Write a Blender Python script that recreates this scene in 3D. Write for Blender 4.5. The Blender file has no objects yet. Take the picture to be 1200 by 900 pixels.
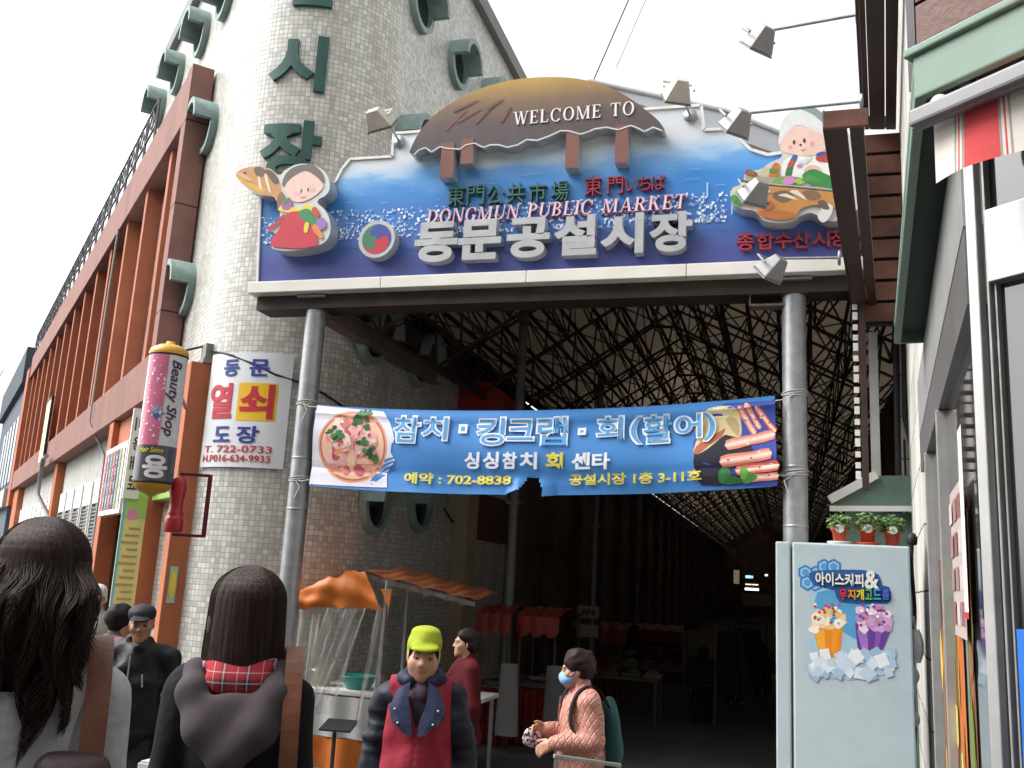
import bpy, bmesh, math, random
import numpy as np
from mathutils import Vector, Matrix
from math import sin, cos, pi, radians, sqrt, atan2
random.seed(7); RNG = np.random.default_rng(5)
SC = bpy.context.scene
COL = SC.collection

# ------------------------------------------------------------------ camera, sky, sun, exposure
EYE = Vector((0, 0, 1.6))
FPX = 1100.0                     # focal length in photo pixels (photo 1200 x 900)
_u = Vector((.054 * FPX * FPX / 227, -FPX * FPX / 227, FPX)).normalized()     # world up seen by the camera (x right, y down, z forward)
_y = Vector((325, -(_u.x * 325 + _u.z * FPX) / _u.y, FPX)).normalized()
_x = _y.cross(_u)
if _x.x < 0: _x = -_x
R3 = Matrix((_x, _y, _u))        # camera -> world
cam = bpy.data.cameras.new('camera'); cam_o = bpy.data.objects.new('camera', cam); COL.objects.link(cam_o)
cam.sensor_width = 36; cam.lens = 36 * FPX / 1200; cam.clip_start = .05; cam.clip_end = 2000
_m = (R3 @ Matrix(((1, 0, 0), (0, -1, 0), (0, 0, -1)))).to_4x4(); _m.translation = EYE
cam_o.matrix_world = _m; SC.camera = cam_o

SUN_EL, SUN_AZ = radians(48), radians(250)      # high veiled sun behind the photographer's left
w = bpy.data.worlds.new('World'); SC.world = w; w.use_nodes = True
nt = w.node_tree; bg = nt.nodes['Background']
sky = nt.nodes.new('ShaderNodeTexSky'); sky.sky_type = 'NISHITA'; sky.sun_disc = False
sky.sun_elevation = SUN_EL; sky.sun_rotation = SUN_AZ; sky.air_density = 1.0; sky.dust_density = 4.0; sky.ozone_density = 1.0
hsv = nt.nodes.new('ShaderNodeHueSaturation'); hsv.inputs['Saturation'].default_value = .06     # overcast: the blue is veiled
nt.links.new(sky.outputs[0], hsv.inputs['Color']); nt.links.new(hsv.outputs[0], bg.inputs[0]); bg.inputs[1].default_value = .15
sl = bpy.data.lights.new('sun', 'SUN'); sl.energy = .7; sl.angle = radians(35); sl.color = (1, .96, .9)
so = bpy.data.objects.new('sun', sl); COL.objects.link(so)
_sd = Vector((cos(SUN_EL) * sin(SUN_AZ), cos(SUN_EL) * cos(SUN_AZ), sin(SUN_EL)))
so.rotation_euler = _sd.to_track_quat('Z', 'Y').to_euler(); so.location = (0, -20, 40)
SC.view_settings.view_transform = 'Standard'; SC.view_settings.look = 'None'; SC.view_settings.gamma = 1
SC.view_settings.use_curve_mapping = False
SC.view_settings.exposure = 1.4
SC.cycles.max_bounces = 6; SC.cycles.use_denoising = True

# ------------------------------------------------------------------ surveying: a photo pixel and a known plane give a real point
def ray(px, py): return R3 @ Vector((px - 600, py - 450, FPX))
def atY(px, py, y): r = ray(px, py); return EYE + r * (y / r.y)
def atX(px, py, x): r = ray(px, py); return EYE + r * (x / r.x)
def atZ(px, py, z): r = ray(px, py); return EYE + r * ((z - EYE.z) / r.z)
def atD(px, py, d): return EYE + ray(px, py) * (d / FPX)
def atP(px, py, p0, n): r = ray(px, py); return EYE + r * ((Vector(p0) - EYE).dot(n) / r.dot(n))
def gz(y): return -.05 * min(max(y, 0), 10)      # the street falls gently towards the market

# ------------------------------------------------------------------ materials
def mat(name, col, rough=.6, metal=0., var=.12, scale=6., bump=0., bscale=60., dirt=None, dirt_amt=.0, dirt_scale=3., spec=.4, coat=0, alpha=1, trans=0, sheen=0, streak=0):
    m = bpy.data.materials.new(name); m.use_nodes = True
    t = m.node_tree; p = t.nodes['Principled BSDF']; L = t.links.new
    p.inputs['Roughness'].default_value = rough; p.inputs['Metallic'].default_value = metal
    p.inputs['Specular IOR Level'].default_value = spec
    if coat: p.inputs['Coat Weight'].default_value = coat
    if sheen: p.inputs['Sheen Weight'].default_value = sheen
    if alpha < 1: p.inputs['Alpha'].default_value = alpha
    if trans: p.inputs['Transmission Weight'].default_value = trans
    tc = t.nodes.new('ShaderNodeTexCoord')
    n = t.nodes.new('ShaderNodeTexNoise'); n.inputs['Scale'].default_value = scale; n.inputs['Detail'].default_value = 5
    L(tc.outputs['Object'], n.inputs['Vector'])
    mr = t.nodes.new('ShaderNodeMapRange'); mr.inputs[1].default_value = .3; mr.inputs[2].default_value = .7
    mr.inputs[3].default_value = 1 - var; mr.inputs[4].default_value = 1 + var
    L(n.outputs['Fac'], mr.inputs[0])
    vm = t.nodes.new('ShaderNodeVectorMath'); vm.operation = 'SCALE'; vm.inputs[0].default_value = col[:3]
    L(mr.outputs[0], vm.inputs['Scale'])
    out = vm.outputs[0]
    if dirt_amt:
        mp = t.nodes.new('ShaderNodeMapping'); L(tc.outputs['Object'], mp.inputs[0])
        mp.inputs['Scale'].default_value = (1, 1, .12 if streak else 1)
        n2 = t.nodes.new('ShaderNodeTexNoise'); n2.inputs['Scale'].default_value = dirt_scale; n2.inputs['Detail'].default_value = 8; n2.inputs['Roughness'].default_value = .65
        L(mp.outputs[0], n2.inputs['Vector'])
        r2 = t.nodes.new('ShaderNodeMapRange'); r2.inputs[1].default_value = .48; r2.inputs[2].default_value = .75; r2.inputs[3].default_value = 0; r2.inputs[4].default_value = dirt_amt
        L(n2.outputs['Fac'], r2.inputs[0])
        mx = t.nodes.new('ShaderNodeMix'); mx.data_type = 'RGBA'
        L(r2.outputs[0], mx.inputs['Factor']); L(out, mx.inputs['A']); mx.inputs['B'].default_value = (*(dirt or (.1, .085, .07)), 1)
        out = mx.outputs['Result']
    L(out, p.inputs['Base Color'])
    rr = t.nodes.new('ShaderNodeMapRange'); rr.inputs[3].default_value = max(0, rough - .08); rr.inputs[4].default_value = min(1, rough + .08)
    L(n.outputs['Fac'], rr.inputs[0]); L(rr.outputs[0], p.inputs['Roughness'])
    if bump:
        n3 = t.nodes.new('ShaderNodeTexNoise'); n3.inputs['Scale'].default_value = bscale; n3.inputs['Detail'].default_value = 4
        L(tc.outputs['Object'], n3.inputs['Vector'])
        b = t.nodes.new('ShaderNodeBump'); b.inputs['Strength'].default_value = bump; b.inputs['Distance'].default_value = .01
        L(n3.outputs['Fac'], b.inputs['Height']); L(b.outputs[0], p.inputs['Normal'])
    return m
def nodes(m):
    t = m.node_tree
    return t, t.nodes['Principled BSDF'], t.links.new
_flat = {}
def flat(col, rough=.5):
    """printed ink of one colour"""
    k = (tuple(round(c, 3) for c in col), rough)
    if k not in _flat: _flat[k] = mat('print_ink', col, rough, var=.05, scale=12)
    return _flat[k]
def srgb(h):
    h = h.lstrip('#'); v = [int(h[i:i + 2], 16) / 255 for i in (0, 2, 4)]
    return tuple(c / 12.92 if c <= .04045 else ((c + .055) / 1.055) ** 2.4 for c in v)
def emit(name, col, s):
    m = bpy.data.materials.new(name); m.use_nodes = True; t, p, L = nodes(m)
    p.inputs['Base Color'].default_value = (*col, 1); p.inputs['Emission Color'].default_value = (*col, 1); p.inputs['Emission Strength'].default_value = s
    return m

# ------------------------------------------------------------------ objects
ORG = {}
def tag(o, label=None, cat=None, group=None, kind=None):
    if label: o['label'] = label
    if cat: o['category'] = cat
    if group: o['group'] = group
    if kind: o['kind'] = kind
    return o
def empty(name, loc, label=None, cat=None, group=None, rz=0):
    o = bpy.data.objects.new(name, None); COL.objects.link(o); o.empty_display_size = .1
    o.location = loc; o.rotation_euler = (0, 0, rz)
    ORG[o.name] = Vector(loc) if not rz else Vector((0, 0, 0))
    return tag(o, label, cat, group)
def copy_tree(o, parent=None):
    c = o.copy(); COL.objects.link(c)
    if parent is not None: c.parent = parent
    for ch in list(o.children): copy_tree(ch, c)
    return c
class MB:
    def __init__(s): s.v = []; s.f = []; s.m = []; s.sm = []
    def add(s, vs, fs, mi=0, smooth=False):
        b = len(s.v); s.v += [tuple(v) for v in vs]
        for f in fs: s.f.append(tuple(b + i for i in f)); s.m.append(mi); s.sm.append(smooth)
        return s
    def hexa(s, p, mi=0):   # 8 corners: bottom 4 ccw, top 4 ccw
        return s.add(p, [(3, 2, 1, 0), (4, 5, 6, 7), (0, 1, 5, 4), (1, 2, 6, 5), (2, 3, 7, 6), (3, 0, 4, 7)], mi)
    def box(s, lo, hi, mi=0):
        x0, y0, z0 = lo; x1, y1, z1 = hi
        return s.hexa([(x0, y0, z0), (x1, y0, z0), (x1, y1, z0), (x0, y1, z0), (x0, y0, z1), (x1, y0, z1), (x1, y1, z1), (x0, y1, z1)], mi)
    def obox(s, o, a, b, c, mi=0):      # corner and three edge vectors
        o, a, b, c = map(Vector, (o, a, b, c))
        if a.cross(b).dot(c) < 0: a, b = b, a
        return s.hexa([o, o + a, o + a + b, o + b, o + c, o + a + c, o + a + b + c, o + b + c], mi)
    def bar(s, p, q, w, h=None, mi=0, up=(0, 0, 1)):
        p, q = Vector(p), Vector(q); h = h or w; t = (q - p).normalized(); u = Vector(up)
        if abs(t.dot(u)) > .98: u = Vector((1, 0, 0))
        a = t.cross(u).normalized() * w; b = a.cross(t).normalized() * h
        return s.obox(p - a / 2 - b / 2, a, b, q - p, mi)
    def tube(s, pts, r, n=8, mi=0, caps=True, smooth=True):
        pts = [Vector(p) for p in pts]; rs = r if isinstance(r, (list, tuple)) else [r] * len(pts)
        vs = []; fs = []; u = None
        for i, p in enumerate(pts):
            t = (pts[min(i + 1, len(pts) - 1)] - pts[max(i - 1, 0)]).normalized()
            if u is None: u = t.orthogonal().normalized()
            u = (u - t * u.dot(t)).normalized(); v = t.cross(u)
            for k in range(n):
                a = 2 * pi * k / n; vs.append(p + (u * cos(a) + v * sin(a)) * rs[i])
        for i in range(len(pts) - 1):
            for k in range(n):
                fs.append((i * n + k, i * n + (k + 1) % n, (i + 1) * n + (k + 1) % n, (i + 1) * n + k))
        s.add(vs, fs, mi, smooth)
        if caps:
            s.add(vs[:n], [tuple(reversed(range(n)))], mi); s.add(vs[-n:], [tuple(range(n))], mi)
        return s
    def lathe(s, prof, c=(0, 0, 0), n=24, mi=0, smooth=True, axis=None):
        """prof: (radius, height) pairs round the z axis at c"""
        c = Vector(c); q = Vector(axis).to_track_quat('Z', 'Y') if axis else None
        vs = []; fs = []
        for r, h in prof:
            for k in range(n):
                p = Vector((r * cos(2 * pi * k / n), r * sin(2 * pi * k / n), h))
                vs.append(c + (q @ p if q else p))
        for i in range(len(prof) - 1):
            for k in range(n): fs.append((i * n + k, i * n + (k + 1) % n, (i + 1) * n + (k + 1) % n, (i + 1) * n + k))
        return s.add(vs, fs, mi, smooth)
    def prism(s, poly, fr, d0, d1, mi=0, mi_side=None):
        """polygon in frame fr=(O,X,Y,N), pushed from depth d0 to d1 along N (d1 is the face seen)"""
        O, X, Y, N = map(Vector, fr); ms = mi if mi_side is None else mi_side
        a = [O + X * x + Y * y + N * d1 for x, y in poly]; b = [O + X * x + Y * y + N * d0 for x, y in poly]
        n = len(poly)
        area = sum(poly[i][0] * poly[(i + 1) % n][1] - poly[(i + 1) % n][0] * poly[i][1] for i in range(n))
        idx = list(range(n)); 
        if (area < 0) != (X.cross(Y).dot(N) < 0): idx.reverse()
        from mathutils.geometry import tessellate_polygon
        tr = tessellate_polygon([[Vector((x, y, 0)) for x, y in poly]])
        for t in tr:
            pa = [poly[i] for i in t]
            ar = (pa[1][0] - pa[0][0]) * (pa[2][1] - pa[0][1]) - (pa[2][0] - pa[0][0]) * (pa[1][1] - pa[0][1])
            if (ar < 0) != (X.cross(Y).dot(N) < 0): t = tuple(reversed(t))
            s.add([a[i] for i in t], [(0, 1, 2)], mi); s.add([b[i] for i in t], [(2, 1, 0)], ms)
        for i in range(n):
            j = (i + 1) % n; q = [b[i], b[j], a[j], a[i]]
            s.add(q, [(0, 1, 2, 3) if idx[0] == 0 else (3, 2, 1, 0)], ms)
        return s
    def sheet(s, fn, nu, nv, mi=0, smooth=True, skip=None):
        vs = [fn(i / nu, j / nv) for j in range(nv + 1) for i in range(nu + 1)]
        fs = [(j * (nu + 1) + i, j * (nu + 1) + i + 1, (j + 1) * (nu + 1) + i + 1, (j + 1) * (nu + 1) + i)
              for j in range(nv) for i in range(nu) if not (skip and skip((i + .5) / nu, (j + .5) / nv))]
        return s.add(vs, fs, mi, smooth)
    def ball(s, c, r, n=12, m=8, mi=0):
        c = Vector(c); r = Vector(r) if hasattr(r, '__len__') else Vector((r, r, r))
        vs = [c + Vector((r.x * sin(pi * j / m) * cos(2 * pi * i / n), r.y * sin(pi * j / m) * sin(2 * pi * i / n), r.z * cos(pi * j / m))) for j in range(m + 1) for i in range(n)]
        fs = [(j * n + i, (j + 1) * n + i, (j + 1) * n + (i + 1) % n, j * n + (i + 1) % n) for j in range(m) for i in range(n)]
        return s.add(vs, fs, mi, True)
    def mesh(s, name, mats, off=None):
        me = bpy.data.meshes.new(name)
        v = s.v if off is None else [(a - off.x, b - off.y, c - off.z) for a, b, c in s.v]
        me.from_pydata(v, [], s.f)
        for m in (mats if isinstance(mats, (list, tuple)) else [mats]): me.materials.append(m)
        me.polygons.foreach_set('material_index', s.m); me.polygons.foreach_set('use_smooth', s.sm); me.update()
        return me
    def build(s, name, mats, parent=None, local=False, bevel=0, weld=False, seg=2):
        root = parent
        while root is not None and root.parent is not None: root = root.parent
        off = None
        if root is not None and not local: off = ORG.get(root.name)
        me = s.mesh(name, mats, off)
        if weld or bevel:
            b = bmesh.new(); b.from_mesh(me); bmesh.ops.remove_doubles(b, verts=b.verts, dist=1e-5)
            if bevel: bmesh.ops.bevel(b, geom=[e for e in b.edges if len(e.link_faces) == 2 and e.calc_face_angle(0) > .5], offset=bevel, segments=seg, profile=.6, affect='EDGES', clamp_overlap=True)
            b.to_mesh(me); b.free()
        o = bpy.data.objects.new(name, me); COL.objects.link(o)
        if parent is not None: o.parent = parent
        return o
def top(mb, name, mats, label, cat, group=None, kind=None, origin=None, **k):
    """a thing that is one mesh; its origin at its base"""
    if origin is None:
        a = np.array(mb.v); origin = Vector((a[:, 0].mean(), a[:, 1].mean(), a[:, 2].min()))
    origin = Vector(origin)
    mb.v = [(x - origin.x, y - origin.y, z - origin.z) for x, y, z in mb.v]
    o = mb.build(name, mats, None, **k); o.location = origin
    ORG[o.name] = origin
    return tag(o, label, cat, group, kind)

# ------------------------------------------------------------------ lettering (Blender's own font)
def text_mesh(s, bold=0., extrude=0., shear=0., bevel=0.):
    c = bpy.data.curves.new('lettering', 'FONT'); c.body = s; c.size = 1; c.offset = bold; c.extrude = extrude; c.shear = shear
    c.resolution_u = 4
    if bevel: c.bevel_depth = bevel; c.bevel_resolution = 1
    o = bpy.data.objects.new('lettering', c); COL.objects.link(o)
    dg = bpy.context.evaluated_depsgraph_get(); dg.update()
    m = bpy.data.meshes.new_from_object(o.evaluated_get(dg))
    bpy.data.objects.remove(o); bpy.data.curves.remove(c)
    return m
def lettering(name, s, fr, box, material, parent, depth=.004, bold=.0, shear=0., warp=None, lift=0., cuts=0, face=None, rot90=False):
    """letters fitted into box=(x0,x1,y0,y1) of frame fr, raised by depth along N"""
    me = text_mesh(s, bold, .5, shear)
    bm = bmesh.new(); bm.from_mesh(me)
    if rot90:
        for v in bm.verts: v.co.x, v.co.y = v.co.y, -v.co.x
    xs = [v.co.x for v in bm.verts]; ys = [v.co.y for v in bm.verts]
    ax, bx, ay, by = min(xs), max(xs), min(ys), max(ys)
    x0, x1, y0, y1 = box
    for v in bm.verts:
        v.co = Vector((x0 + (v.co.x - ax) / (bx - ax) * (x1 - x0), y0 + (v.co.y - ay) / (by - ay) * (y1 - y0), lift + (v.co.z + .5) * depth))
    for i in range(1, cuts):
        x = x0 + (x1 - x0) * i / cuts
        bmesh.ops.bisect_plane(bm, geom=bm.verts[:] + bm.edges[:] + bm.faces[:], plane_co=(x, 0, 0), plane_no=(1, 0, 0))
    mats = [material]
    if face:
        mats.append(face)
        for f in bm.faces:
            f.normal_update()
            if f.normal.z > .9: f.material_index = 1
    if warp:
        for v in bm.verts: v.co = warp(v.co.x, v.co.y, v.co.z)
    else:
        O, X, Y, N = map(Vector, fr)
        for v in bm.verts: v.co = O + X * v.co.x + Y * v.co.y + N * v.co.z
    root = parent
    while root is not None and root.parent is not None: root = root.parent
    if root is not None and root.name in ORG:
        for v in bm.verts: v.co -= ORG[root.name]
    bm.normal_update(); bm.to_mesh(me); bm.free()
    me.materials.clear()
    for m in mats: me.materials.append(m)
    o = bpy.data.objects.new(name, me); COL.objects.link(o); o.parent = parent
    return o
def circle(cx, cy, r, n=28, ry=None, a0=0, a1=2 * pi):
    ry = r if ry is None else ry
    return [(cx + r * cos(a0 + (a1 - a0) * i / n), cy + ry * sin(a0 + (a1 - a0) * i / n)) for i in range(n + (0 if abs(a1 - a0 - 2 * pi) < 1e-6 else 1))]
def smooth_poly(pts, n=4, closed=True):
    """Catmull-Rom through pts"""
    out = []; N = len(pts)
    for i in range(N if closed else N - 1):
        p0, p1, p2, p3 = [pts[(i + k) % N] if closed else pts[min(max(i + k, 0), N - 1)] for k in (-1, 0, 1, 2)]
        for j in range(n):
            t = j / n
            out.append(tuple(.5 * ((2 * b) + (c - a) * t + (2 * a - 5 * b + 4 * c - d) * t * t + (-a + 3 * b - 3 * c + d) * t ** 3) for a, b, c, d in zip(p0, p1, p2, p3)))
    if not closed: out.append(tuple(pts[-1]))
    return out
def art(name, shapes, parent, fn, step=.0012, start=.002, cuts=None):
    """a print: flat polygons [(points, colour)] laid one just above the other on a surface fn(x, y, lift)"""
    from mathutils.geometry import tessellate_polygon
    mb = MB(); mats = []; ids = {}
    for k, (pts, col) in enumerate(shapes):
        key = tuple(col)
        if key not in ids: ids[key] = len(mats); mats.append(flat(col))
        lift = start + step * k
        tr = tessellate_polygon([[Vector((x, y, 0)) for x, y in pts]])
        if cuts:                      # follow a curved surface
            bm = bmesh.new(); bv = [bm.verts.new((x, y, 0)) for x, y in pts]
            for t in tr:
                try: bm.faces.new([bv[i] for i in t])
                except ValueError: pass
            xs = [q[0] for q in pts]; ys_ = [q[1] for q in pts]
            for ax, lo, hi in ((0, min(xs), max(xs)), (1, min(ys_), max(ys_))):
                q = math.ceil(lo / cuts) * cuts
                while q < hi:
                    co = (q, 0, 0) if ax == 0 else (0, q, 0); no = (1, 0, 0) if ax == 0 else (0, 1, 0)
                    bmesh.ops.bisect_plane(bm, geom=bm.verts[:] + bm.edges[:] + bm.faces[:], plane_co=co, plane_no=no); q += cuts
            bm.verts.index_update(); bm.normal_update()
            mb.add([fn(v.co.x, v.co.y, lift) for v in bm.verts], [tuple(v.index for v in (f.verts if f.normal.z > 0 else reversed(f.verts))) for f in bm.faces], ids[key])
            bm.free(); continue
        vs = [fn(x, y, lift) for x, y in pts]
        fs = []
        for t in tr:
            a, b, c = [pts[i] for i in t]
            fs.append(t if (b[0] - a[0]) * (c[1] - a[1]) - (c[0] - a[0]) * (b[1] - a[1]) > 0 else t[::-1])
        mb.add(vs, fs, ids[key])
    return mb.build(name, mats, parent)
def frame_fn(fr):
    O, X, Y, N = map(Vector, fr)
    return lambda x, y, l: O + X * x + Y * y + N * l
def blob(cx, cy, rx, ry, n=12, j=.2, rot=0, seed=0):
    r = random.Random(seed * 77 + int(cx * 991) + int(cy * 577))
    pts = []
    for i in range(n):
        a = 2 * pi * i / n; q = 1 + r.uniform(-j, j)
        x, y = rx * q * cos(a), ry * q * sin(a)
        pts.append((cx + x * cos(rot) - y * sin(rot), cy + x * sin(rot) + y * cos(rot)))
    return smooth_poly(pts, 2)
# ================================================================== MATERIALS OF THE PLACE
def tile_mat(name, size, tile, grout, gap=.09, stain=.35):
    m = bpy.data.materials.new(name); m.use_nodes = True; t, p, L = nodes(m)
    uv = t.nodes.new('ShaderNodeUVMap'); uv.uv_map = 'UVMap'
    sc_ = t.nodes.new('ShaderNodeVectorMath'); sc_.operation = 'SCALE'; sc_.inputs['Scale'].default_value = 1 / size; L(uv.outputs[0], sc_.inputs[0])
    # hand-set tiles: rows wander a little
    wn = t.nodes.new('ShaderNodeTexNoise'); wn.inputs['Scale'].default_value = .9; L(sc_.outputs[0], wn.inputs['Vector'])
    wm = t.nodes.new('ShaderNodeVectorMath'); wm.operation = 'MULTIPLY_ADD'; wm.inputs[1].default_value = (.12, .12, 0); L(wn.outputs['Color'], wm.inputs[0]); L(sc_.outputs[0], wm.inputs[2])
    fr = t.nodes.new('ShaderNodeVectorMath'); fr.operation = 'FRACTION'; L(wm.outputs[0], fr.inputs[0])
    fl = t.nodes.new('ShaderNodeVectorMath'); fl.operation = 'FLOOR'; L(wm.outputs[0], fl.inputs[0])
    sep = t.nodes.new('ShaderNodeSeparateXYZ'); L(fr.outputs[0], sep.inputs[0])
    def edge(o):
        a = t.nodes.new('ShaderNodeMath'); a.operation = 'PINGPONG'; a.inputs[1].default_value = .5; L(o, a.inputs[0])
        return a.outputs[0]
    mn = t.nodes.new('ShaderNodeMath'); mn.operation = 'MINIMUM'; L(edge(sep.outputs[0]), mn.inputs[0]); L(edge(sep.outputs[1]), mn.inputs[1])
    gr = t.nodes.new('ShaderNodeMapRange'); gr.interpolation_type = 'SMOOTHSTEP'; gr.inputs[1].default_value = gap * .45; gr.inputs[2].default_value = gap; L(mn.outputs[0], gr.inputs[0])
    wh = t.nodes.new('ShaderNodeTexWhiteNoise'); wh.noise_dimensions = '3D'; L(fl.outputs[0], wh.inputs['Vector'])
    tv = t.nodes.new('ShaderNodeMapRange'); tv.inputs[3].default_value = .70; tv.inputs[4].default_value = 1.14; L(wh.outputs['Value'], tv.inputs[0])
    tcn = t.nodes.new('ShaderNodeVectorMath'); tcn.operation = 'SCALE'; tcn.inputs[0].default_value = tile; L(tv.outputs[0], tcn.inputs['Scale'])
    # rain streaks and grime
    mp = t.nodes.new('ShaderNodeMapping'); mp.inputs['Scale'].default_value = (1.6, .22, 1); L(uv.outputs[0], mp.inputs[0])
    n2 = t.nodes.new('ShaderNodeTexNoise'); n2.inputs['Scale'].default_value = 1.3; n2.inputs['Detail'].default_value = 8; n2.inputs['Roughness'].default_value = .62; L(mp.outputs[0], n2.inputs['Vector'])
    r2 = t.nodes.new('ShaderNodeMapRange'); r2.inputs[1].default_value = .46; r2.inputs[2].default_value = .76; r2.inputs[4].default_value = stain; L(n2.outputs['Fac'], r2.inputs[0])
    st = t.nodes.new('ShaderNodeMix'); st.data_type = 'RGBA'; L(r2.outputs[0], st.inputs['Factor']); L(tcn.outputs[0], st.inputs['A']); st.inputs['B'].default_value = (.20, .165, .12, 1)
    mx = t.nodes.new('ShaderNodeMix'); mx.data_type = 'RGBA'; L(gr.outputs[0], mx.inputs['Factor']); mx.inputs['A'].default_value = (*grout, 1); L(st.outputs['Result'], mx.inputs['B'])
    L(mx.outputs['Result'], p.inputs['Base Color'])
    rr = t.nodes.new('ShaderNodeMapRange'); rr.inputs[3].default_value = .85; rr.inputs[4].default_value = .28; L(gr.outputs[0], rr.inputs[0]); L(rr.outputs[0], p.inputs['Roughness'])
    b = t.nodes.new('ShaderNodeBump'); b.inputs['Strength'].default_value = .5; b.inputs['Distance'].default_value = .004; L(gr.outputs[0], b.inputs['Height']); L(b.outputs[0], p.inputs['Normal'])
    return m
TILE = tile_mat('glazed_wall_tile', .0635, (.62, .615, .57), (.31, .30, .265), gap=.08, stain=.5)
PALE_TILE = tile_mat('pale_stone_tile', .42, (.56, .54, .50), (.08, .075, .07), gap=.022, stain=.25)
COPPER = mat('weathered_teal_paint', (.235, .33, .31), .6, var=.2, scale=5, dirt=(.09, .11, .1), dirt_amt=.5, dirt_scale=4, bump=.2)
LETTER_GREEN = mat('dark_green_lettering', (.022, .085, .07), .5, var=.15)
COPING = mat('grey_coping', (.23, .24, .235), .8, var=.15, dirt_amt=.5)
DARKGLASS = mat('dark_glass', (.015, .018, .02), .12, var=.1, spec=.6)
BROWN_RED = mat('brown_red_render', (.255, .128, .106), .8, var=.12, scale=3, bump=.25, bscale=30, dirt=(.12, .07, .06), dirt_amt=.55, dirt_scale=2.2, streak=1)
ORANGE_RED = mat('orange_red_render', (.41, .135, .072), .75, var=.1, scale=3, bump=.15, bscale=30, dirt=(.25, .09, .05), dirt_amt=.4, dirt_scale=2, streak=1)
ORANGE = mat('orange_render', (.44, .135, .06), .72, var=.08, scale=3, bump=.15, bscale=30, dirt=(.3, .13, .08), dirt_amt=.35, dirt_scale=2.5, streak=1)
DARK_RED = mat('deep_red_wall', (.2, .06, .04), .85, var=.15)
SOFFIT = mat('grey_soffit', (.16, .13, .12), .85, var=.12)
GREY_WALL = mat('grey_render', (.42, .42, .39), .85, var=.1, dirt=(.22, .2, .17), dirt_amt=.6, dirt_scale=2, bump=.2, streak=1)
WHITE_PAINT = mat('white_paint', (.74, .74, .71), .5, var=.06, dirt=(.4, .37, .32), dirt_amt=.35, dirt_scale=5)
CREAM = mat('cream_painted_steel', (.66, .62, .55), .45, var=.06, dirt=(.35, .3, .22), dirt_amt=.4, dirt_scale=6)
GALV = mat('galvanised_steel', (.36, .375, .39), .42, metal=.55, var=.14, scale=9, dirt=(.16, .16, .16), dirt_amt=.35, dirt_scale=5, bump=.08)
DARK_STEEL = mat('dark_brown_steel', (.05, .038, .032), .6, metal=.2, var=.25, scale=5, dirt=(.12, .06, .03), dirt_amt=.4)
ROOF_SHEET = mat('tan_roof_sheet', (.30, .26, .22), .8, var=.15, scale=1.5, dirt=(.14, .1, .08), dirt_amt=.6, dirt_scale=1.2)
t, p, L = nodes(ROOF_SHEET); tl_ = t.nodes.new('ShaderNodeBsdfTranslucent'); tl_.inputs[0].default_value = (.46, .405, .345, 1)
mx_ = t.nodes.new('ShaderNodeMixShader'); mx_.inputs[0].default_value = .45
L(p.outputs[0], mx_.inputs[1]); L(tl_.outputs[0], mx_.inputs[2]); L(mx_.outputs[0], t.nodes['Material Output'].inputs['Surface'])
BLACK_METAL = mat('black_iron', (.02, .022, .024), .5, var=.2)
BLACK_RUBBER = mat('black_rubber', (.015, .015, .016), .6, var=.2)
ASPHALT = mat('asphalt', (.06, .058, .055), .85, var=.25, scale=2, bump=.5, bscale=90, dirt=(.03, .03, .03), dirt_amt=.5, dirt_scale=1.2)
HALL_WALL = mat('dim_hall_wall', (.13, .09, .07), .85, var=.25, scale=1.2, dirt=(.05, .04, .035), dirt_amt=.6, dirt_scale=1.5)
SHUTTER = mat('grey_shutter', (.2, .2, .2), .5, metal=.4, var=.12)
BEIGE = mat('beige_pilaster', (.42, .34, .25), .8, var=.12, dirt_amt=.4)
RED_PLASTIC = mat('red_plastic_sheet', (.15, .009, .007), .5, var=.2, bump=.2, bscale=14)
RED_PAINT = mat('red_paint', (.42, .02, .03), .35, var=.12, dirt=(.15, .02, .02), dirt_amt=.4, coat=.3)
WOOD_DARK = mat('dark_stained_wood', (.045, .022, .018), .55, var=.3, scale=4, bump=.3, bscale=40)
WOOD_BROWN = mat('brown_stained_wood', (.125, .05, .033), .55, var=.3, scale=5, bump=.3, bscale=40, dirt=(.05, .025, .02), dirt_amt=.5, dirt_scale=6)
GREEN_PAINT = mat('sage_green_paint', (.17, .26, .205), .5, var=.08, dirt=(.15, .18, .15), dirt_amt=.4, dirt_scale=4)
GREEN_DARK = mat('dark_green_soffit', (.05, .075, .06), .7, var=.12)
ALU = mat('brushed_aluminium', (.46, .46, .45), .38, metal=.5, var=.08, scale=14, dirt=(.4, .36, .32), dirt_amt=.3)
FRIDGE = mat('pale_blue_enamel', (.52, .62, .66), .35, var=.03, dirt=(.4, .48, .5), dirt_amt=.35, dirt_scale=4, coat=.25)
TERRACOTTA = mat('red_plant_pot', (.45, .06, .03), .5, var=.12, dirt=(.25, .1, .06), dirt_amt=.3)
LEAF = mat('leaf_green', (.07, .14, .03), .5, var=.35, scale=20)
LEAF2 = mat('leaf_pale_green', (.13, .22, .06), .5, var=.3, scale=20)

# ================================================================== GROUND
mb = MB()
ys = [-60, 0] + [i for i in range(1, 11)] + [20, 60, 200, 900]
ym = lambda y: gz(y)
for a, b in zip(ys, ys[1:]):
    mb.add([(-900, a, ym(a)), (900, a, ym(a)), (900, b, ym(b)), (-900, b, ym(b))], [(0, 1, 2, 3)])
tag(mb.build('street', ASPHALT, weld=True), 'grey worn street running into the market hall', None, None, 'structure')

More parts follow.
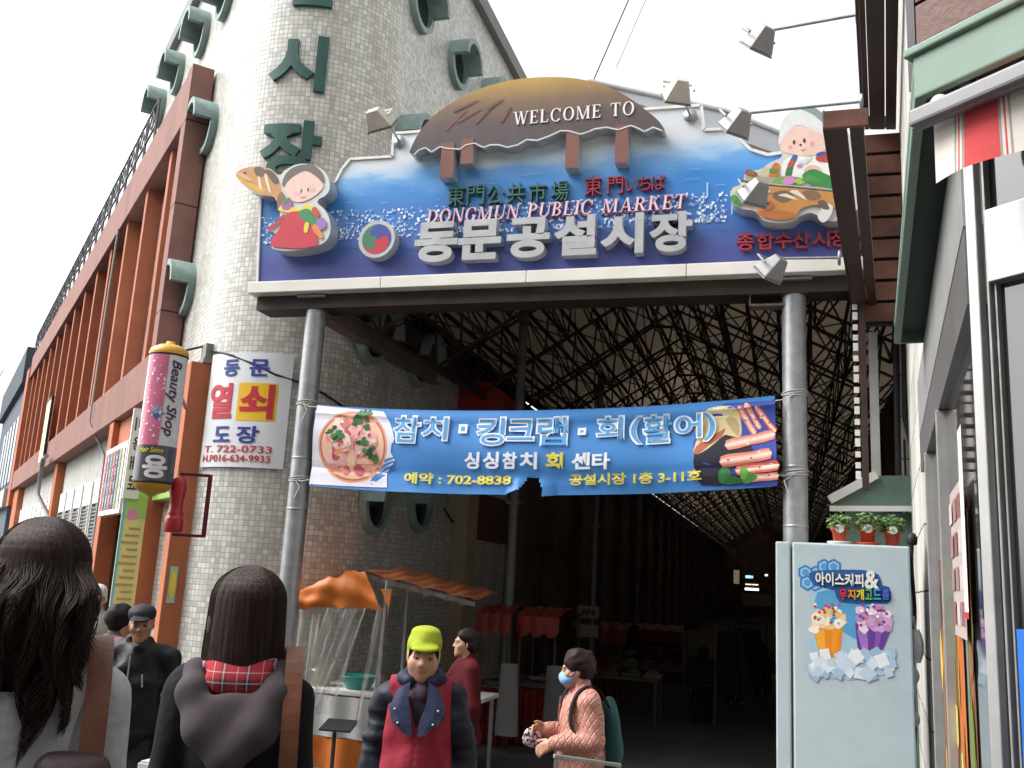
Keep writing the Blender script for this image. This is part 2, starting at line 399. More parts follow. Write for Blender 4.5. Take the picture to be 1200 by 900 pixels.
# ================================================================== TILED CORNER BUILDING
D3 = Vector((-.739, .674, 0)).normalized()        # the street front runs away to the left
N3 = Vector((-.674, -.739, 0)).normalized()
XF = -5.1; TR = 1.2; TC = Vector((-6.3, 10.9, 0)); L0 = TC + N3 * TR; ROOFZ = 11.15
def uvmesh(name, path, z0, z1, material, parent, nz=1, close=None):
    me = bpy.data.meshes.new(name); vs = []; fs = []; us = [0]
    for a, b in zip(path, path[1:]): us.append(us[-1] + (Vector(b) - Vector(a)).length)
    root = parent; off = ORG.get(root.name, Vector())
    n = len(path)
    for z in (z0, z1):
        for p in path: vs.append((p[0] - off.x, p[1] - off.y, z - off.z))
    for i in range(n - 1): fs.append((i, i + 1, n + i + 1, n + i))
    if close: fs.append(tuple(range(n, 2 * n)))
    me.from_pydata(vs, [], fs); uv = me.uv_layers.new(name='UVMap')
    for pl in me.polygons:
        for li in pl.loop_indices:
            vi = me.loops[li].vertex_index
            uv.data[li].uv = (us[vi % n], z0 if vi < n else z1)
        pl.use_smooth = len(pl.vertices) == 4
    me.materials.append(material); me.update()
    o = bpy.data.objects.new(name, me); COL.objects.link(o); o.parent = parent
    return o
a0 = atan2(N3.y, N3.x) % (2 * pi); a1 = 2 * pi
arc = [TC + Vector((cos(a0 + (a1 - a0) * i / 36), sin(a0 + (a1 - a0) * i / 36), 0)) * TR for i in range(37)]
def face_pt(p): return (p.x, p.y)
LF = L0 + D3 * 6.9; RF = Vector((XF, 17.4, 0))
path = [LF] + arc + [RF]
tb = empty('tiled_building', (TC.x, TC.y, -.5), 'white tiled corner building with rounded corner, green porthole hoods and green wall letters', 'building')
# split the flat walls so the smooth shading of the curve stays on the curve
wall = uvmesh('tiled_wall', [face_pt(p) for p in path], -.6, ROOFZ, TILE, tb)
back = LF + (RF - LF) * .5 + Vector((0, 4.5, 0))
mb = MB()
foot = [LF + N3 * .12] + [TC + (p - TC) * 1.1 for p in arc] + [RF + Vector((.12, 0, 0)), RF + Vector((0, 1.5, 0)), back, LF]
O = (0, 0, 0)
mb.prism([(p.x, p.y) for p in foot], ((0, 0, 0), (1, 0, 0), (0, 1, 0), (0, 0, 1)), ROOFZ, ROOFZ + .28)
mb.build('roof_coping', COPING, tb)
mb = MB(); mb.add([(LF.x, LF.y, -.6), (back.x, back.y, -.6), (back.x, back.y, ROOFZ), (LF.x, LF.y, ROOFZ)], [(0, 1, 2, 3)])
mb.add([(RF.x, RF.y, -.6), (back.x, back.y, -.6), (back.x, back.y, ROOFZ), (RF.x, RF.y, ROOFZ)], [(0, 1, 2, 3)])
mb.build('rear_wall', GREY_WALL, tb)
# portholes: a ring with a half-pipe hood over its upper half
def porthole():
    mb = MB(); n = 40; ro, ri = .385, .30
    for i in range(n):
        t0, t1 = 2 * pi * i / n, 2 * pi * (i + 1) / n
        dep = .34 if i < n // 2 else .1
        P = lambda r, t, y: (r * cos(t), y, r * sin(t))
        mb.hexa([P(ri, t0, 0), P(ro, t0, 0), P(ro, t0, -dep), P(ri, t0, -dep), P(ri, t1, 0), P(ro, t1, 0), P(ro, t1, -dep), P(ri, t1, -dep)])
    return mb
def place_port(p, nrm, first=[None]):
    rz = atan2(nrm.y, nrm.x) + pi / 2
    if first[0] is None:
        o = porthole().build('porthole_hood', COPPER, tb, local=True, weld=True)
        g = MB(); g.lathe([(0, 0), (.31, 0)], (0, -.03, 0), 32, axis=(0, -1, 0), smooth=False); g.build('glass', DARKGLASS, o, local=True)
        first[0] = o
    else: o = copy_tree(first[0], tb)
    o.location = Vector(p) - ORG[tb.name]; o.rotation_euler = (0, 0, rz)
for px, py in ((491, 8), (534, 77), (571, 118), (476, 168), (432, 392), (487, 423), (436, 590), (489, 592), (545, 300)):
    q = atX(px, py, XF)
    if q.y < 17.2: place_port(q, Vector((1, 0, 0)))
for px, py in ((248, 152), (222, 340), (268, -4), (240, 42), (211, 88), (190, 128)):
    place_port(atP(px, py, L0, N3), N3)
# the letters down the rounded corner
def cyl_warp(amid, r):
    def f(x, y, z):
        a = amid + x / r
        return Vector((TC.x + (r + z) * cos(a), TC.y + (r + z) * sin(a), y))
    return f
def ang_at(px, py):      # where the view ray meets the round corner
    r = ray(px, py); dx, dy = r.x, r.y; ex, ey = -TC.x, -TC.y
    A = dx * dx + dy * dy; B = 2 * (ex * dx + ey * dy); C_ = ex * ex + ey * ey - TR * TR
    t = (-B - sqrt(max(0, B * B - 4 * A * C_))) / (2 * A); p = EYE + r * t
    return atan2(p.y - TC.y, p.x - TC.x), p.z
for ch, (l, m_, t_, b_) in {'시': ((317, 88), (384, 70), (345, 43), (345, 107)), '장': ((308, 168), (378, 160), (340, 142), (340, 214))}.items():
    al, _ = ang_at(*l); ar, _ = ang_at(*m_); _, zt = ang_at(*t_); _, zb = ang_at(*b_)
    am = (al + ar) / 2; hw = (ar - al) / 2 * TR
    lettering('wall_letter', ch, None, (-hw, hw, zb, zt), LETTER_GREEN, tb, .05, .035, warp=cyl_warp(am, TR), cuts=10, lift=.004)
al, _ = ang_at(334, 4); ar, _ = ang_at(390, 4); _, zb = ang_at(360, 8)
lettering('wall_letter', '설', None, (-(ar - al) / 2 * TR, (ar - al) / 2 * TR, zb, zb + .66), LETTER_GREEN, tb, .05, .035, warp=cyl_warp((al + ar) / 2, TR), cuts=10, lift=.004)
# locksmith's board bent round the corner
lk = empty('locksmith_sign', (TC.x + TR * cos(-1.7), TC.y + TR * sin(-1.7), 2.9), 'white board with red and blue lettering bent round the tiled corner beside the grey post', 'sign')
al, zt = ang_at(252, 417); ar, _ = ang_at(346, 420); _, zb = ang_at(290, 548); al2, _ = ang_at(245, 545)
am = (al + ar) / 2; hw = (ar - al) / 2 * TR; W_ = cyl_warp(am, TR + .02)
mb = MB()
for s0, zz in ((0, 0), (0, .012)): pass
mb.sheet(lambda u, v: W_(-hw + 2 * hw * u, zb + (zt - zb) * v, .012), 16, 1)
mb.sheet(lambda u, v: W_(-hw + 2 * hw * u, zb + (zt - zb) * v, 0), 16, 1)
for e in (0, 1):
    mb.sheet(lambda u, v: W_(-hw + 2 * hw * u, zt if e else zb, .012 * v), 16, 1); mb.sheet(lambda u, v: W_(hw if e else -hw, zb + (zt - zb) * u, .012 * v), 1, 1)
mb.build('board', mat('white_sign_board', (.72, .74, .76), .4, var=.03, dirt=(.5, .5, .48), dirt_amt=.3), lk)
HH = zt - zb; BLUE_INK = mat('blue_ink', (.03, .055, .28), .4, var=.05); RED_INK = mat('red_ink', (.52, .03, .05), .4, var=.05); YEL_INK = mat('yellow_ink', (.8, .48, .03), .4, var=.05)
Bx = lambda u, v: (-hw + 2 * hw * u, zb + HH * v)
def lk_text(s, u0, u1, v0, v1, m, b=.02): 
    x0, y0 = Bx(u0, v0); x1, y1 = Bx(u1, v1)
    lettering('lettering', s, None, (x0, x1, y0, y1), m, lk, .003, b, warp=W_, cuts=8, lift=.017)
mb = MB(); x0, y0 = Bx(.44, .40); x1, y1 = Bx(.87, .73)
mb.sheet(lambda u, v: W_(x0 + (x1 - x0) * u, y0 + (y1 - y0) * v, .0145), 8, 1); mb.build('yellow_panel', YEL_INK, lk)
lk_text('동', .22, .42, .79, .94, BLUE_INK, .025); lk_text('문', .54, .76, .79, .94, BLUE_INK, .025)
lk_text('열', .06, .38, .42, .73, RED_INK, .03); lk_text('쇠', .47, .84, .42, .72, RED_INK, .03)
lk_text('도', .18, .40, .215, .35, BLUE_INK, .025); lk_text('장', .47, .72, .205, .355, BLUE_INK, .025)
lk_text('T. 722-0733', .06, .87, .125, .185, RED_INK, .008); lk_text('H.P016-634-9933', .05, .86, .045, .105, RED_INK, .012)

# ================================================================== RED ARCADE BUILDING
OFF = .34
def S(s, o, z): p = L0 + D3 * s + N3 * o; return Vector((p.x, p.y, z))
def sbox(mb, s0, s1, o0, o1, z0, z1, mi=0): return mb.obox(S(s0, o0, z0), D3 * (s1 - s0), N3 * (o1 - o0), Vector((0, 0, z1 - z0)), mi)
ab = empty('arcade_building', tuple(S(12, 0, -.5)), 'long red brown building with tall orange fins and balcony railing beside the tiled corner', 'building')
END = 27.0
def part(fn, name, m, parent=None, bev=0):
    mb = MB(); fn(mb); return mb.build(name, m, parent or ab, bevel=bev)
part(lambda b: sbox(b, 1.78, END, .02, OFF, 7.95, 8.78), 'cornice', BROWN_RED, bev=.015)
part(lambda b: sbox(b, 1.5, END, -1.0, .015, 8.25, 8.5), 'roof_slab', SOFFIT)
part(lambda b: (sbox(b, 1.45, 1.78, .03, OFF + .005, 3.76, 8.8), sbox(b, 1.445, 1.785, .03, OFF + .008, 6.6, 6.615, 1), sbox(b, 1.445, 1.785, .03, OFF + .008, 5.0, 5.015, 1), sbox(b, 1.445, 1.785, .03, OFF + .008, 7.9, 7.915, 1)), 'end_pillar', [BROWN_RED, BLACK_RUBBER])
part(lambda b: sbox(b, 1.2, END, .02, OFF + .02, 3.76, 4.42), 'floor_band', BROWN_RED, bev=.015)
part(lambda b: sbox(b, 1.2, END, -1.2, .015, 3.8, 3.95), 'floor_slab', SOFFIT)
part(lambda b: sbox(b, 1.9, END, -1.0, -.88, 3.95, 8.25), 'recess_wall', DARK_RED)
s = 2.75; k = 0
fin0 = None
while s < END - .5:
    f = part(lambda b: sbox(b, s, s + .2, -.85, OFF - .08, 4.38, 8.0), 'fin', ORANGE_RED, bev=.01); 
    s += 1.95
part(lambda b: sbox(b, END, END + 1.2, .0, OFF + .04, 3.2, 8.4), 'end_pier', ORANGE_RED)
# windows in the recess behind the fins
for i in range(12):
    s_ = 3.15 + i * 1.95
    w_ = part(lambda b: (sbox(b, s_, s_ + 1.3, -.88, -.85, 4.9, 7.0), ), 'upper_window', BLACK_METAL)
    part(lambda b: (sbox(b, s_ + .05, s_ + .62, -.848, -.842, 4.95, 6.95), sbox(b, s_ + .68, s_ + 1.25, -.848, -.842, 4.95, 6.95)), 'glass', DARKGLASS, w_)
# balustrade over the cornice
def rail(b):
    for z in (9.12, 9.62): b.bar(S(4.6, .3, z), S(END, .3, z), .03)
    s = 4.6
    while s < END:
        b.bar(S(s, .3, 8.5), S(s, .3, 9.62), .035)
        b.bar(S(s, .3, 9.12), S(s + .5, .3, 9.62), .02); b.bar(S(s + .5, .3, 9.62), S(s + 1, .3, 9.12), .02)
        b.tube([S(s + .5, .3, 9.12) + (D3 * cos(t) + Vector((0, 0, sin(t)))) * .15 + Vector((0, 0, .25)) for t in np.linspace(0, 2 * pi, 11)], .012, 4)
        s += 1.0
part(rail, 'railing', BLACK_METAL)
# ground floor
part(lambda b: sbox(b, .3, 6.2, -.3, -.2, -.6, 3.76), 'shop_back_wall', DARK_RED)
def column(s0, s1, z1, name='column', o=OFF):
    return part(lambda b: sbox(b, s0, s1, -.2, o, -.6, z1), name, ORANGE, bev=.012)
column(-.30, -.06, 4.0, o=.2); column(1.32, 1.78, 3.75, o=.27); column(4.35, 4.75, 3.75)
part(lambda b: sbox(b, 1.78, 4.35, -.2, OFF - .1, 2.95, 3.75), 'shop_lintel', ORANGE, bev=.01)
part(lambda b: (sbox(b, -.32, -.05, -.15, .07, 4.0, 4.06), sbox(b, -.31, -.07, -.15, .05, 4.06, 4.25)), 'column_cap', COPING)
d_ = part(lambda b: (sbox(b, 1.8, 4.33, .0, .05, -.6, 2.2)), 'shop_door', mat('brown_door', (.12, .05, .035), .5, var=.2), bev=.01)
part(lambda b: [sbox(b, x, x + .06, .05, .09, -.6, 2.25) for x in (1.79, 3.0, 4.28)], 'door_frame', mat('dark_bronze', (.06, .055, .05), .4, metal=.4), d_)
d_ = part(lambda b: sbox(b, -.19, 1.31, -.15, -.1, -.6, 2.5), 'shop_door', mat('dark_glass_door', (.03, .028, .03), .2))
part(lambda b: (sbox(b, .55, .9, -.095, -.08, .6, 1.0), sbox(b, .3, .5, -.095, -.08, 1.5, 2.1)), 'notice', mat('paper_notice', (.7, .55, .15), .6), d_)
# grey part with its row of windows
part(lambda b: sbox(b, 4.75, END, -.05, .05, -.6, 3.76), 'grey_wall', GREY_WALL)
for i in range(15):
    s_ = 5.0 + i * 1.4
    if 12.4 < s_ < 13.6: continue
    w_ = part(lambda b: (sbox(b, s_, s_ + 1.12, .05, .09, 2.55, 3.0), [sbox(b, x, x + .05, .05, .1, .6, 2.55) for x in (s_, s_ + 1.07)]), 'shop_window', WHITE_PAINT)
    part(lambda b: sbox(b, s_ + .05, s_ + 1.07, .052, .06, .6, 2.55), 'glass', DARKGLASS, w_)
    part(lambda b: [sbox(b, s_ + .06, s_ + 1.06, .062, .08, z, z + .035) for z in np.arange(1.75, 2.5, .07)], 'louvre', SHUTTER, w_)
column(13.2, 13.8, 3.75, o=OFF - .1)
column(END - 2, END, 3.75, o=OFF - .1)
part(lambda b: b.tube([S(13.4, .5, 3.9), S(14.2, .5, 3.9), S(14.2, .5, 3.0), S(13.5, .2, 2.4), S(13.5, .2, .2)], .06, 8), 'drain_pipe', GALV)
part(lambda b: b.tube([S(7.1, .37, 7.9), S(7.3, .36, 6.4), S(7.0, .4, 4.5), S(6.8, .42, 4.0), S(6.6, .1, 3.4), S(6.6, .1, 1.2)], .02, 6), 'cable', mat('grey_cable', (.3, .3, .3), .6))
for s_, z_ in ((20.5, 8.8), (22.5, 8.8), (24.5, 8.8)):
    part(lambda b: (sbox(b, s_, s_ + .9, -.1, .25, z_, z_ + .8), [sbox(b, s_ + .1, s_ + .8, .25, .27, z_ + .1 + j * .1, z_ + .15 + j * .1) for j in range(6)]), 'air_conditioner', CREAM, bev=.02)
# signs on the arcade building
def blade(name, s0, z0, z1, w, label, base, cat='sign', th=.06, ob=OFF + .01):
    t = empty(name, tuple(S(s0, ob, z0)), label, cat)
    part(lambda b: sbox(b, s0, s0 + th, ob, ob + w, z0, z1), 'panel', base, t, .006)
    fr = (S(s0 - .002, ob, z0), N3, Vector((0, 0, 1)), -D3)
    return t, fr
wt, fr = blade('blade_sign', 1.2, 2.35, 3.55, .2, 'narrow white vertical sign with black lettering behind the pink cylinder sign', WHITE_PAINT)
INK = mat('black_ink', (.02, .02, .022), .5)
for i, ch in enumerate('미용재료'): lettering('lettering', ch, fr, (.04, .16, .9 - i * .26, 1.08 - i * .26), INK, wt, .003, .01)
yt, fr = blade('banner_sign', 1.25, .95, 2.28, .3, 'tall yellow menu banner with green top hanging on the orange column', mat('yellow_banner', (.75, .68, .28), .6, var=.05), th=.03, ob=OFF - .12)
art('print', [([(0, 1.15), (.3, 1.15), (.3, 1.53), (0, 1.53)], srgb('#a8cf6a')), (circle(.17, 1.2, .07, 14), srgb('#e58ab8')), ([(.265, 0), (.3, 0), (.3, 1.5), (.265, 1.5)], srgb('#6fc0d8'))] +
    [([(.05, 1.0 - .09 * i), (.05 + .14 + .04 * ((i * 7) % 3), 1.0 - .09 * i), (.05 + .14 + .04 * ((i * 7) % 3), 1.03 - .09 * i), (.05, 1.03 - .09 * i)], srgb('#b09a5a')) for i in range(11)], yt, frame_fn(fr))
gs = empty('green_shop_sign', tuple(S(.2, OFF, 2.55)), 'green strip sign over the dark doorway below the pink cylinder sign', 'sign')
part(lambda b: sbox(b, -.19, 1.31, .0, .16, 2.35, 2.8), 'panel', mat('lime_sign', (.3, .5, .12), .4), gs, .01)
ss = empty('striped_shop_board', tuple(S(2.8, OFF, 2.3)), 'shop board of coloured upright stripes with white lettering over the brown door', 'sign')
part(lambda b: sbox(b, 2.3, 4.25, OFF - .05, OFF + .06, 2.2, 3.25), 'panel', WHITE_PAINT, ss, .01)
fr = (S(4.25, OFF + .061, 2.2), -D3, Vector((0, 0, 1)), N3)
cols = ['#b03a4a', '#4a4a86', '#4f7a4c', '#b8404c', '#3c4680', '#8a9a4a', '#c9c9c0']
art('print', [([(.08 + i * .26, .08), (.28 + i * .26, .08), (.28 + i * .26, .97), (.08 + i * .26, .97)], srgb(cols[i % 7])) for i in range(7)], ss, frame_fn(fr))
for i in range(7):
    for j, ch in enumerate('한복이불'): lettering('lettering', ch, fr, (.12 + i * .26, .24 + i * .26, .75 - j * .2, .89 - j * .2), WHITE_PAINT, ss, .002, .0, lift=.012)
yb = empty('hanging_banner', tuple(S(15.5, OFF, 4.5)), 'small pale yellow banner hanging between the orange fins', 'banner')
part(lambda b: sbox(b, 15.2, 16.4, OFF + .05, OFF + .09, 3.95, 5.6), 'cloth', mat('pale_yellow_cloth', (.72, .68, .4), .7), yb)
part(lambda b: (sbox(b, 15.14, 15.2, OFF + .03, OFF + .1, 3.9, 5.65), sbox(b, 15.14, 16.46, OFF + .03, OFF + .1, 5.6, 5.66)), 'frame', BLACK_METAL, yb)
sk = empty('sticker_board', tuple(S(0, OFF, 1)), 'small yellow and green notice on the corner column of orange', 'sign')
part(lambda b: b.obox(S(-.305, .06, 1.1), N3 * .09, -D3 * .012, Vector((0, 0, .42))), 'panel', mat('green_notice', (.35, .55, .35), .5), sk)
fr = (S(-.318, .06, 1.1), N3, Vector((0, 0, 1)), -D3)
art('print', [(circle(.045, .21, .032, 20, ry=.16), srgb('#f0d040'))] , sk, frame_fn(fr))
# far building down the street
fb = empty('far_building', tuple(S(34, .5, -.5)), 'dark blue grey building with pipes at the far end of the red arcade', 'building')
part(lambda b: sbox(b, END + 1.4, END + 16, -4, .3, -.6, 8.0), 'wall', mat('slate_blue_wall', (.09, .11, .14), .8, var=.2), fb)
part(lambda b: sbox(b, END + 1.3, END + 16, -4.2, .5, 8.0, 9.4), 'roof', mat('slate_roof', (.04, .055, .075), .7, var=.2), fb)
for j in range(5): part(lambda b: sbox(b, END + 2 + j * 1.9, END + 3.1 + j * 1.9, .3, .36, 4.2, 6.8), 'window', mat('pale_window', (.3, .36, .4), .2), fb)
part(lambda b: sbox(b, END + 1.4, END + 16, .3, .5, 3.2, 3.9), 'awning', GREY_WALL, fb)
# ================================================================== GATE
YG = 9.0
G = lambda px, py, y=YG: atY(px, py, y)
def gx(px, py, y=YG): return G(px, py, y).x
def gzz(px, py, y=YG): return G(px, py, y).z
gate = empty('market_gate', (-2.5, YG + .15, gz(9)), 'wide market gate on two grey posts with blue sea picture sign and thatched cutout', 'gate')
ZB = 4.58                     # underside of the white sill
def post(x, y, r, z0, z1, parent, name='post'):
    mb = MB(); mb.tube([(x, y, z0), (x, y, z1)], r, 24)
    for z in (z0 + .02, z1 - .03): mb.box((x - r * 1.5, y - r * 1.5, z - .012), (x + r * 1.5, y + r * 1.5, z + .012))
    p = mb.build(name, GALV, parent)
    mb = MB()
    for z in (z0 + 2.65, z0 + 3.2): mb.lathe([(r + .001, -.012), (r + .004, -.006), (r + .004, .006), (r + .001, .012)], (x, y, z), 24)
    mb.build('weld_seam', GALV, p)
    return p
post(-5.09, YG + .14, .112, gz(9), ZB, gate); post(.06, YG + .14, .112, gz(9), ZB, gate)
GF = ((0, YG, 0), (1, 0, 0), (0, 0, 1), (0, -1, 0))      # gate face: x, z, towards the street
# sign outline (half measured, the other half mirrored)
p2 = lambda px, py: (lambda q: (q.x, q.z))(G(px, py))
left = [p2(303, 325), p2(306, 232), p2(330, 215), p2(372, 226), p2(394, 213), p2(402, 198), p2(411, 187), p2(460, 184), p2(462, 157), p2(510, 153)]
xc = (p2(487, 185)[0] + p2(782, 158)[0]) / 2
right = [p2(763, 128), p2(822, 124), p2(825, 153), p2(862, 151), p2(869, 166), p2(880, 176), p2(900, 182), p2(925, 178), (2 * xc - left[0][0] - .1, p2(940, 170)[1]), (2 * xc - left[0][0], left[0][1])]
outline = left + right
zlo = 4.70
outline[0] = (outline[0][0], zlo); outline[-1] = (outline[-1][0], zlo)
# printed sea picture: cloud, sky, town lights, dark water (it is what is printed on the board)
SEA = bpy.data.materials.new('printed_sea_picture'); SEA.use_nodes = True
t, p, L = nodes(SEA); p.inputs['Roughness'].default_value = .35; p.inputs['Coat Weight'].default_value = .2
tc = t.nodes.new('ShaderNodeTexCoord'); sp = t.nodes.new('ShaderNodeSeparateXYZ'); L(tc.outputs['Object'], sp.inputs[0])
nz = t.nodes.new('ShaderNodeTexNoise'); nz.inputs['Scale'].default_value = 1.3; nz.inputs['Detail'].default_value = 6
mp = t.nodes.new('ShaderNodeMapping'); mp.inputs['Scale'].default_value = (1, 1, 3); L(tc.outputs['Object'], mp.inputs[0]); L(mp.outputs[0], nz.inputs[0])
ma = t.nodes.new('ShaderNodeMath'); ma.operation = 'MULTIPLY_ADD'; ma.inputs[1].default_value = .5; L(nz.outputs['Fac'], ma.inputs[0]); L(sp.outputs[2], ma.inputs[2])
ORG_SIGN = ORG[gate.name]
mr = t.nodes.new('ShaderNodeMapRange'); mr.inputs[1].default_value = zlo - ORG_SIGN.z + .25; mr.inputs[2].default_value = 6.35 - ORG_SIGN.z + .25; L(ma.outputs[0], mr.inputs[0])
cr = t.nodes.new('ShaderNodeValToRGB'); L(mr.outputs[0], cr.inputs[0]); e = cr.color_ramp.elements
stops = [(0, '#454c8e'), (.13, '#4b5598'), (.26, '#4a66aa'), (.33, '#4272b8'), (.48, '#387cc6'), (.62, '#3d8ad4'), (.72, '#68a6e0'), (.78, '#b0cbe4'), (.85, '#d4d9de')]
e[0].position, e[0].color = stops[0][0], (*srgb(stops[0][1]), 1); e[1].position, e[1].color = stops[-1][0], (*srgb(stops[-1][1]), 1)
for q, c in stops[1:-1]: x = e.new(q); x.color = (*srgb(c), 1)
L(cr.outputs[0], p.inputs['Base Color'])
mb = MB(); mb.prism(outline, GF, -.16, 0, 0, 1)
mb.build('sign_panel', [SEA, CREAM], gate)
# white trim round the edge
mb = MB()
for a, b in zip(outline, outline[1:]): mb.bar((a[0], YG - .004, a[1]), (b[0], YG - .004, b[1]), .03, .035, up=(0, 1, 0))
mb.build('edge_trim', WHITE_PAINT, gate)
mb = MB(); x0, x1 = p2(297, 340)[0], -2 * 0 + outline[-1][0] + .04
for a in range(4):
    xa, xb = x0 + (x1 - x0) * a / 4, x0 + (x1 - x0) * (a + 1) / 4 - .006
    mb.box((xa, YG - .12, ZB), (xb, YG + .3, ZB + .13))
mb.build('sill', mat('white_enamel_sill', (.80, .78, .73), .35, var=.05, dirt=(.5, .42, .3), dirt_amt=.35), gate, bevel=.008)
mb = MB(); mb.box((x0 + .05, YG + .02, ZB - .16), (x1, YG + .34, ZB - .005)); mb.build('lintel_beam', DARK_STEEL, gate)
mb = MB()
for x in np.arange(x0 + .3, x1, .8): mb.bar((x, YG + .2, ZB + .12), (x, YG + .2, 5.5), .05); mb.bar((x, YG + .2, 5.4), (x, YG + .9, ZB), .05)
for z in (5.0, 5.45): mb.bar((x0 + .2, YG + .22, z), (x1, YG + .22, z), .05)
mb.build('rear_frame', DARK_STEEL, gate)
RUSTY = mat('rusty_beam', (.17, .14, .125), .7, var=.25, dirt=(.14, .06, .03), dirt_amt=.6)
# side beams from posts into the hall
mb = MB(); mb.bar((-5.0, YG + .2, 4.42), (-4.95, YG + 3.6, 4.42), .02, .2); 
for z in (4.32, 4.52): mb.bar((-5.0, YG + .2, z), (-4.95, YG + 3.6, z), .16, .02)
mb.build('side_beam', RUSTY, gate); mb = MB()
for z in (4.32, 4.52): mb.bar((-.35, YG + .14, z), (.0, YG + .14, z), .16, .02)
mb.box((-.36, YG + .06, 4.31), (-.345, YG + .22, 4.53)); mb.box((-.28, YG + .05, 4.53), (-.06, YG + .2, 4.72))
mb.build('beam_stub', RUSTY, gate)
# town on the far shore, printed
shapes = []
r = random.Random(3)
def px_rect(px, py, w_, h_, c): x, z = p2(px, py); return ([(x, z), (x + w_, z), (x + w_, z + h_), (x, z + h_)], c)
for i in range(1700):
    px = r.uniform(306, 850); 
    if 480 < px < 815 and r.random() < .35: continue
    base = 287 - (px - 300) * .048
    w_ = r.uniform(.008, .034); py = base - r.random() ** 1.5 * 34
    shapes.append(px_rect(px, py, w_, r.uniform(.008, .034), srgb(r.choice(['#cfe0f2', '#e8eef6', '#a9c8e8', '#8fb6e0', '#f2f2f0', '#6f9cd4']))))
for px in (447, 452, 457, 462, 467, 472): shapes.append(px_rect(px - 20, 285, .03, .16, srgb('#a8cdea')))
for px, py, w_, h_ in ((824, 238, .012, .11), (828, 232, .015, .16), (857, 252, .012, .2), (832, 246, .02, .06)): shapes.append(px_rect(px, py, w_, h_, srgb('#a9d4f4')))
for i in range(60):
    px, py = r.uniform(310, 960), r.uniform(288, 316); w_ = r.uniform(.04, .25)
    shapes.append(px_rect(px, py - (px - 300) * .04, w_, .006, srgb(r.choice(['#4458a8', '#3a4692', '#5a4a78', '#3c62b8']))))
for i in range(40):
    px, py = r.uniform(400, 850), r.uniform(205, 262); w_ = r.uniform(.02, .14)
    shapes.append(px_rect(px, py - (px - 400) * .04, w_, .005, srgb(r.choice(['#7db8ee', '#4a98e0', '#8cc4f0']))))
art('town_print', shapes, gate, frame_fn(GF), step=.00001, start=.003)
# thatched roof cutout
dome = [p2(*q) for q in ((486, 186), (492, 172), (503, 155), (520, 139), (545, 123), (575, 110), (608, 102), (645, 99), (680, 101), (712, 109), (738, 122), (760, 138), (774, 150), (781, 160))]
low = [p2(*q) for q in ((778, 162), (768, 158), (758, 163), (748, 158), (742, 156), (728, 161), (714, 158), (700, 160), (694, 163), (684, 166), (670, 162), (661, 162), (648, 168), (634, 173), (622, 172), (612, 178), (600, 181), (590, 178), (580, 178), (572, 181), (562, 176), (552, 178), (545, 183), (530, 182), (522, 180), (512, 186), (505, 181), (497, 184), (492, 189))]
dome_poly = smooth_poly(dome, 3, False) + low
THATCH = bpy.data.materials.new('painted_thatch'); THATCH.use_nodes = True
t, p, L = nodes(THATCH); p.inputs['Roughness'].default_value = .4
tc = t.nodes.new('ShaderNodeTexCoord'); sp = t.nodes.new('ShaderNodeSeparateXYZ'); L(tc.outputs['Object'], sp.inputs[0])
mr = t.nodes.new('ShaderNodeMapRange'); mr.inputs[1].default_value = 6.1 - ORG_SIGN.z; mr.inputs[2].default_value = 6.95 - ORG_SIGN.z; L(sp.outputs[2], mr.inputs[0])
cr = t.nodes.new('ShaderNodeValToRGB'); L(mr.outputs[0], cr.inputs[0]); e = cr.color_ramp.elements
e[0].position, e[0].color = 0, (*srgb('#4b4348'), 1); e[1].position, e[1].color = 1, (*srgb('#c9a23c'), 1)
for q, c in ((.35, '#5b4a48'), (.6, '#7b6146'), (.82, '#a98842')): x = e.new(q); x.color = (*srgb(c), 1)
nz = t.nodes.new('ShaderNodeTexNoise'); nz.inputs['Scale'].default_value = 6; mp = t.nodes.new('ShaderNodeMapping'); mp.inputs['Scale'].default_value = (1, 1, .25); mp.inputs['Rotation'].default_value = (0, .9, 0)
L(tc.outputs['Object'], mp.inputs[0]); L(mp.outputs[0], nz.inputs[0])
mv = t.nodes.new('ShaderNodeMapRange'); mv.inputs[3].default_value = .8; mv.inputs[4].default_value = 1.2; L(nz.outputs['Fac'], mv.inputs[0])
vs = t.nodes.new('ShaderNodeVectorMath'); vs.operation = 'SCALE'; L(cr.outputs[0], vs.inputs[0]); L(mv.outputs[0], vs.inputs['Scale']); L(vs.outputs[0], p.inputs['Base Color'])
SILVER = mat('silver_return', (.46, .47, .48), .4, metal=.3, var=.08)
mb = MB(); mb.prism(dome_poly, GF, .0, .16, 0, 1); th = mb.build('thatch_cutout', [THATCH, SILVER], gate)
mb = MB()
for a, b in zip(low, low[1:]): mb.bar((a[0], YG - .165, a[1]), (b[0], YG - .165, b[1]), .012, .02, up=(0, 1, 0))
mb.build('white_edge', WHITE_PAINT, th)
for (xa, za, xb, zb_) in ((524, 176, 536, 215), (547, 171, 559, 199), (668, 164, 681, 204), (725, 156, 738, 198)):
    a, b = p2(xa, za), p2(xb, zb_)
    mb = MB(); mb.prism([(a[0], b[1]), (b[0], b[1]), (b[0], a[1]), (a[0], a[1])], GF, 0, .15 + .02, 0, 1)
    mb.build('thatch_post', [mat('brown_board', srgb('#7d5348'), .5, var=.06), SILVER], gate)
fn = frame_fn(GF)
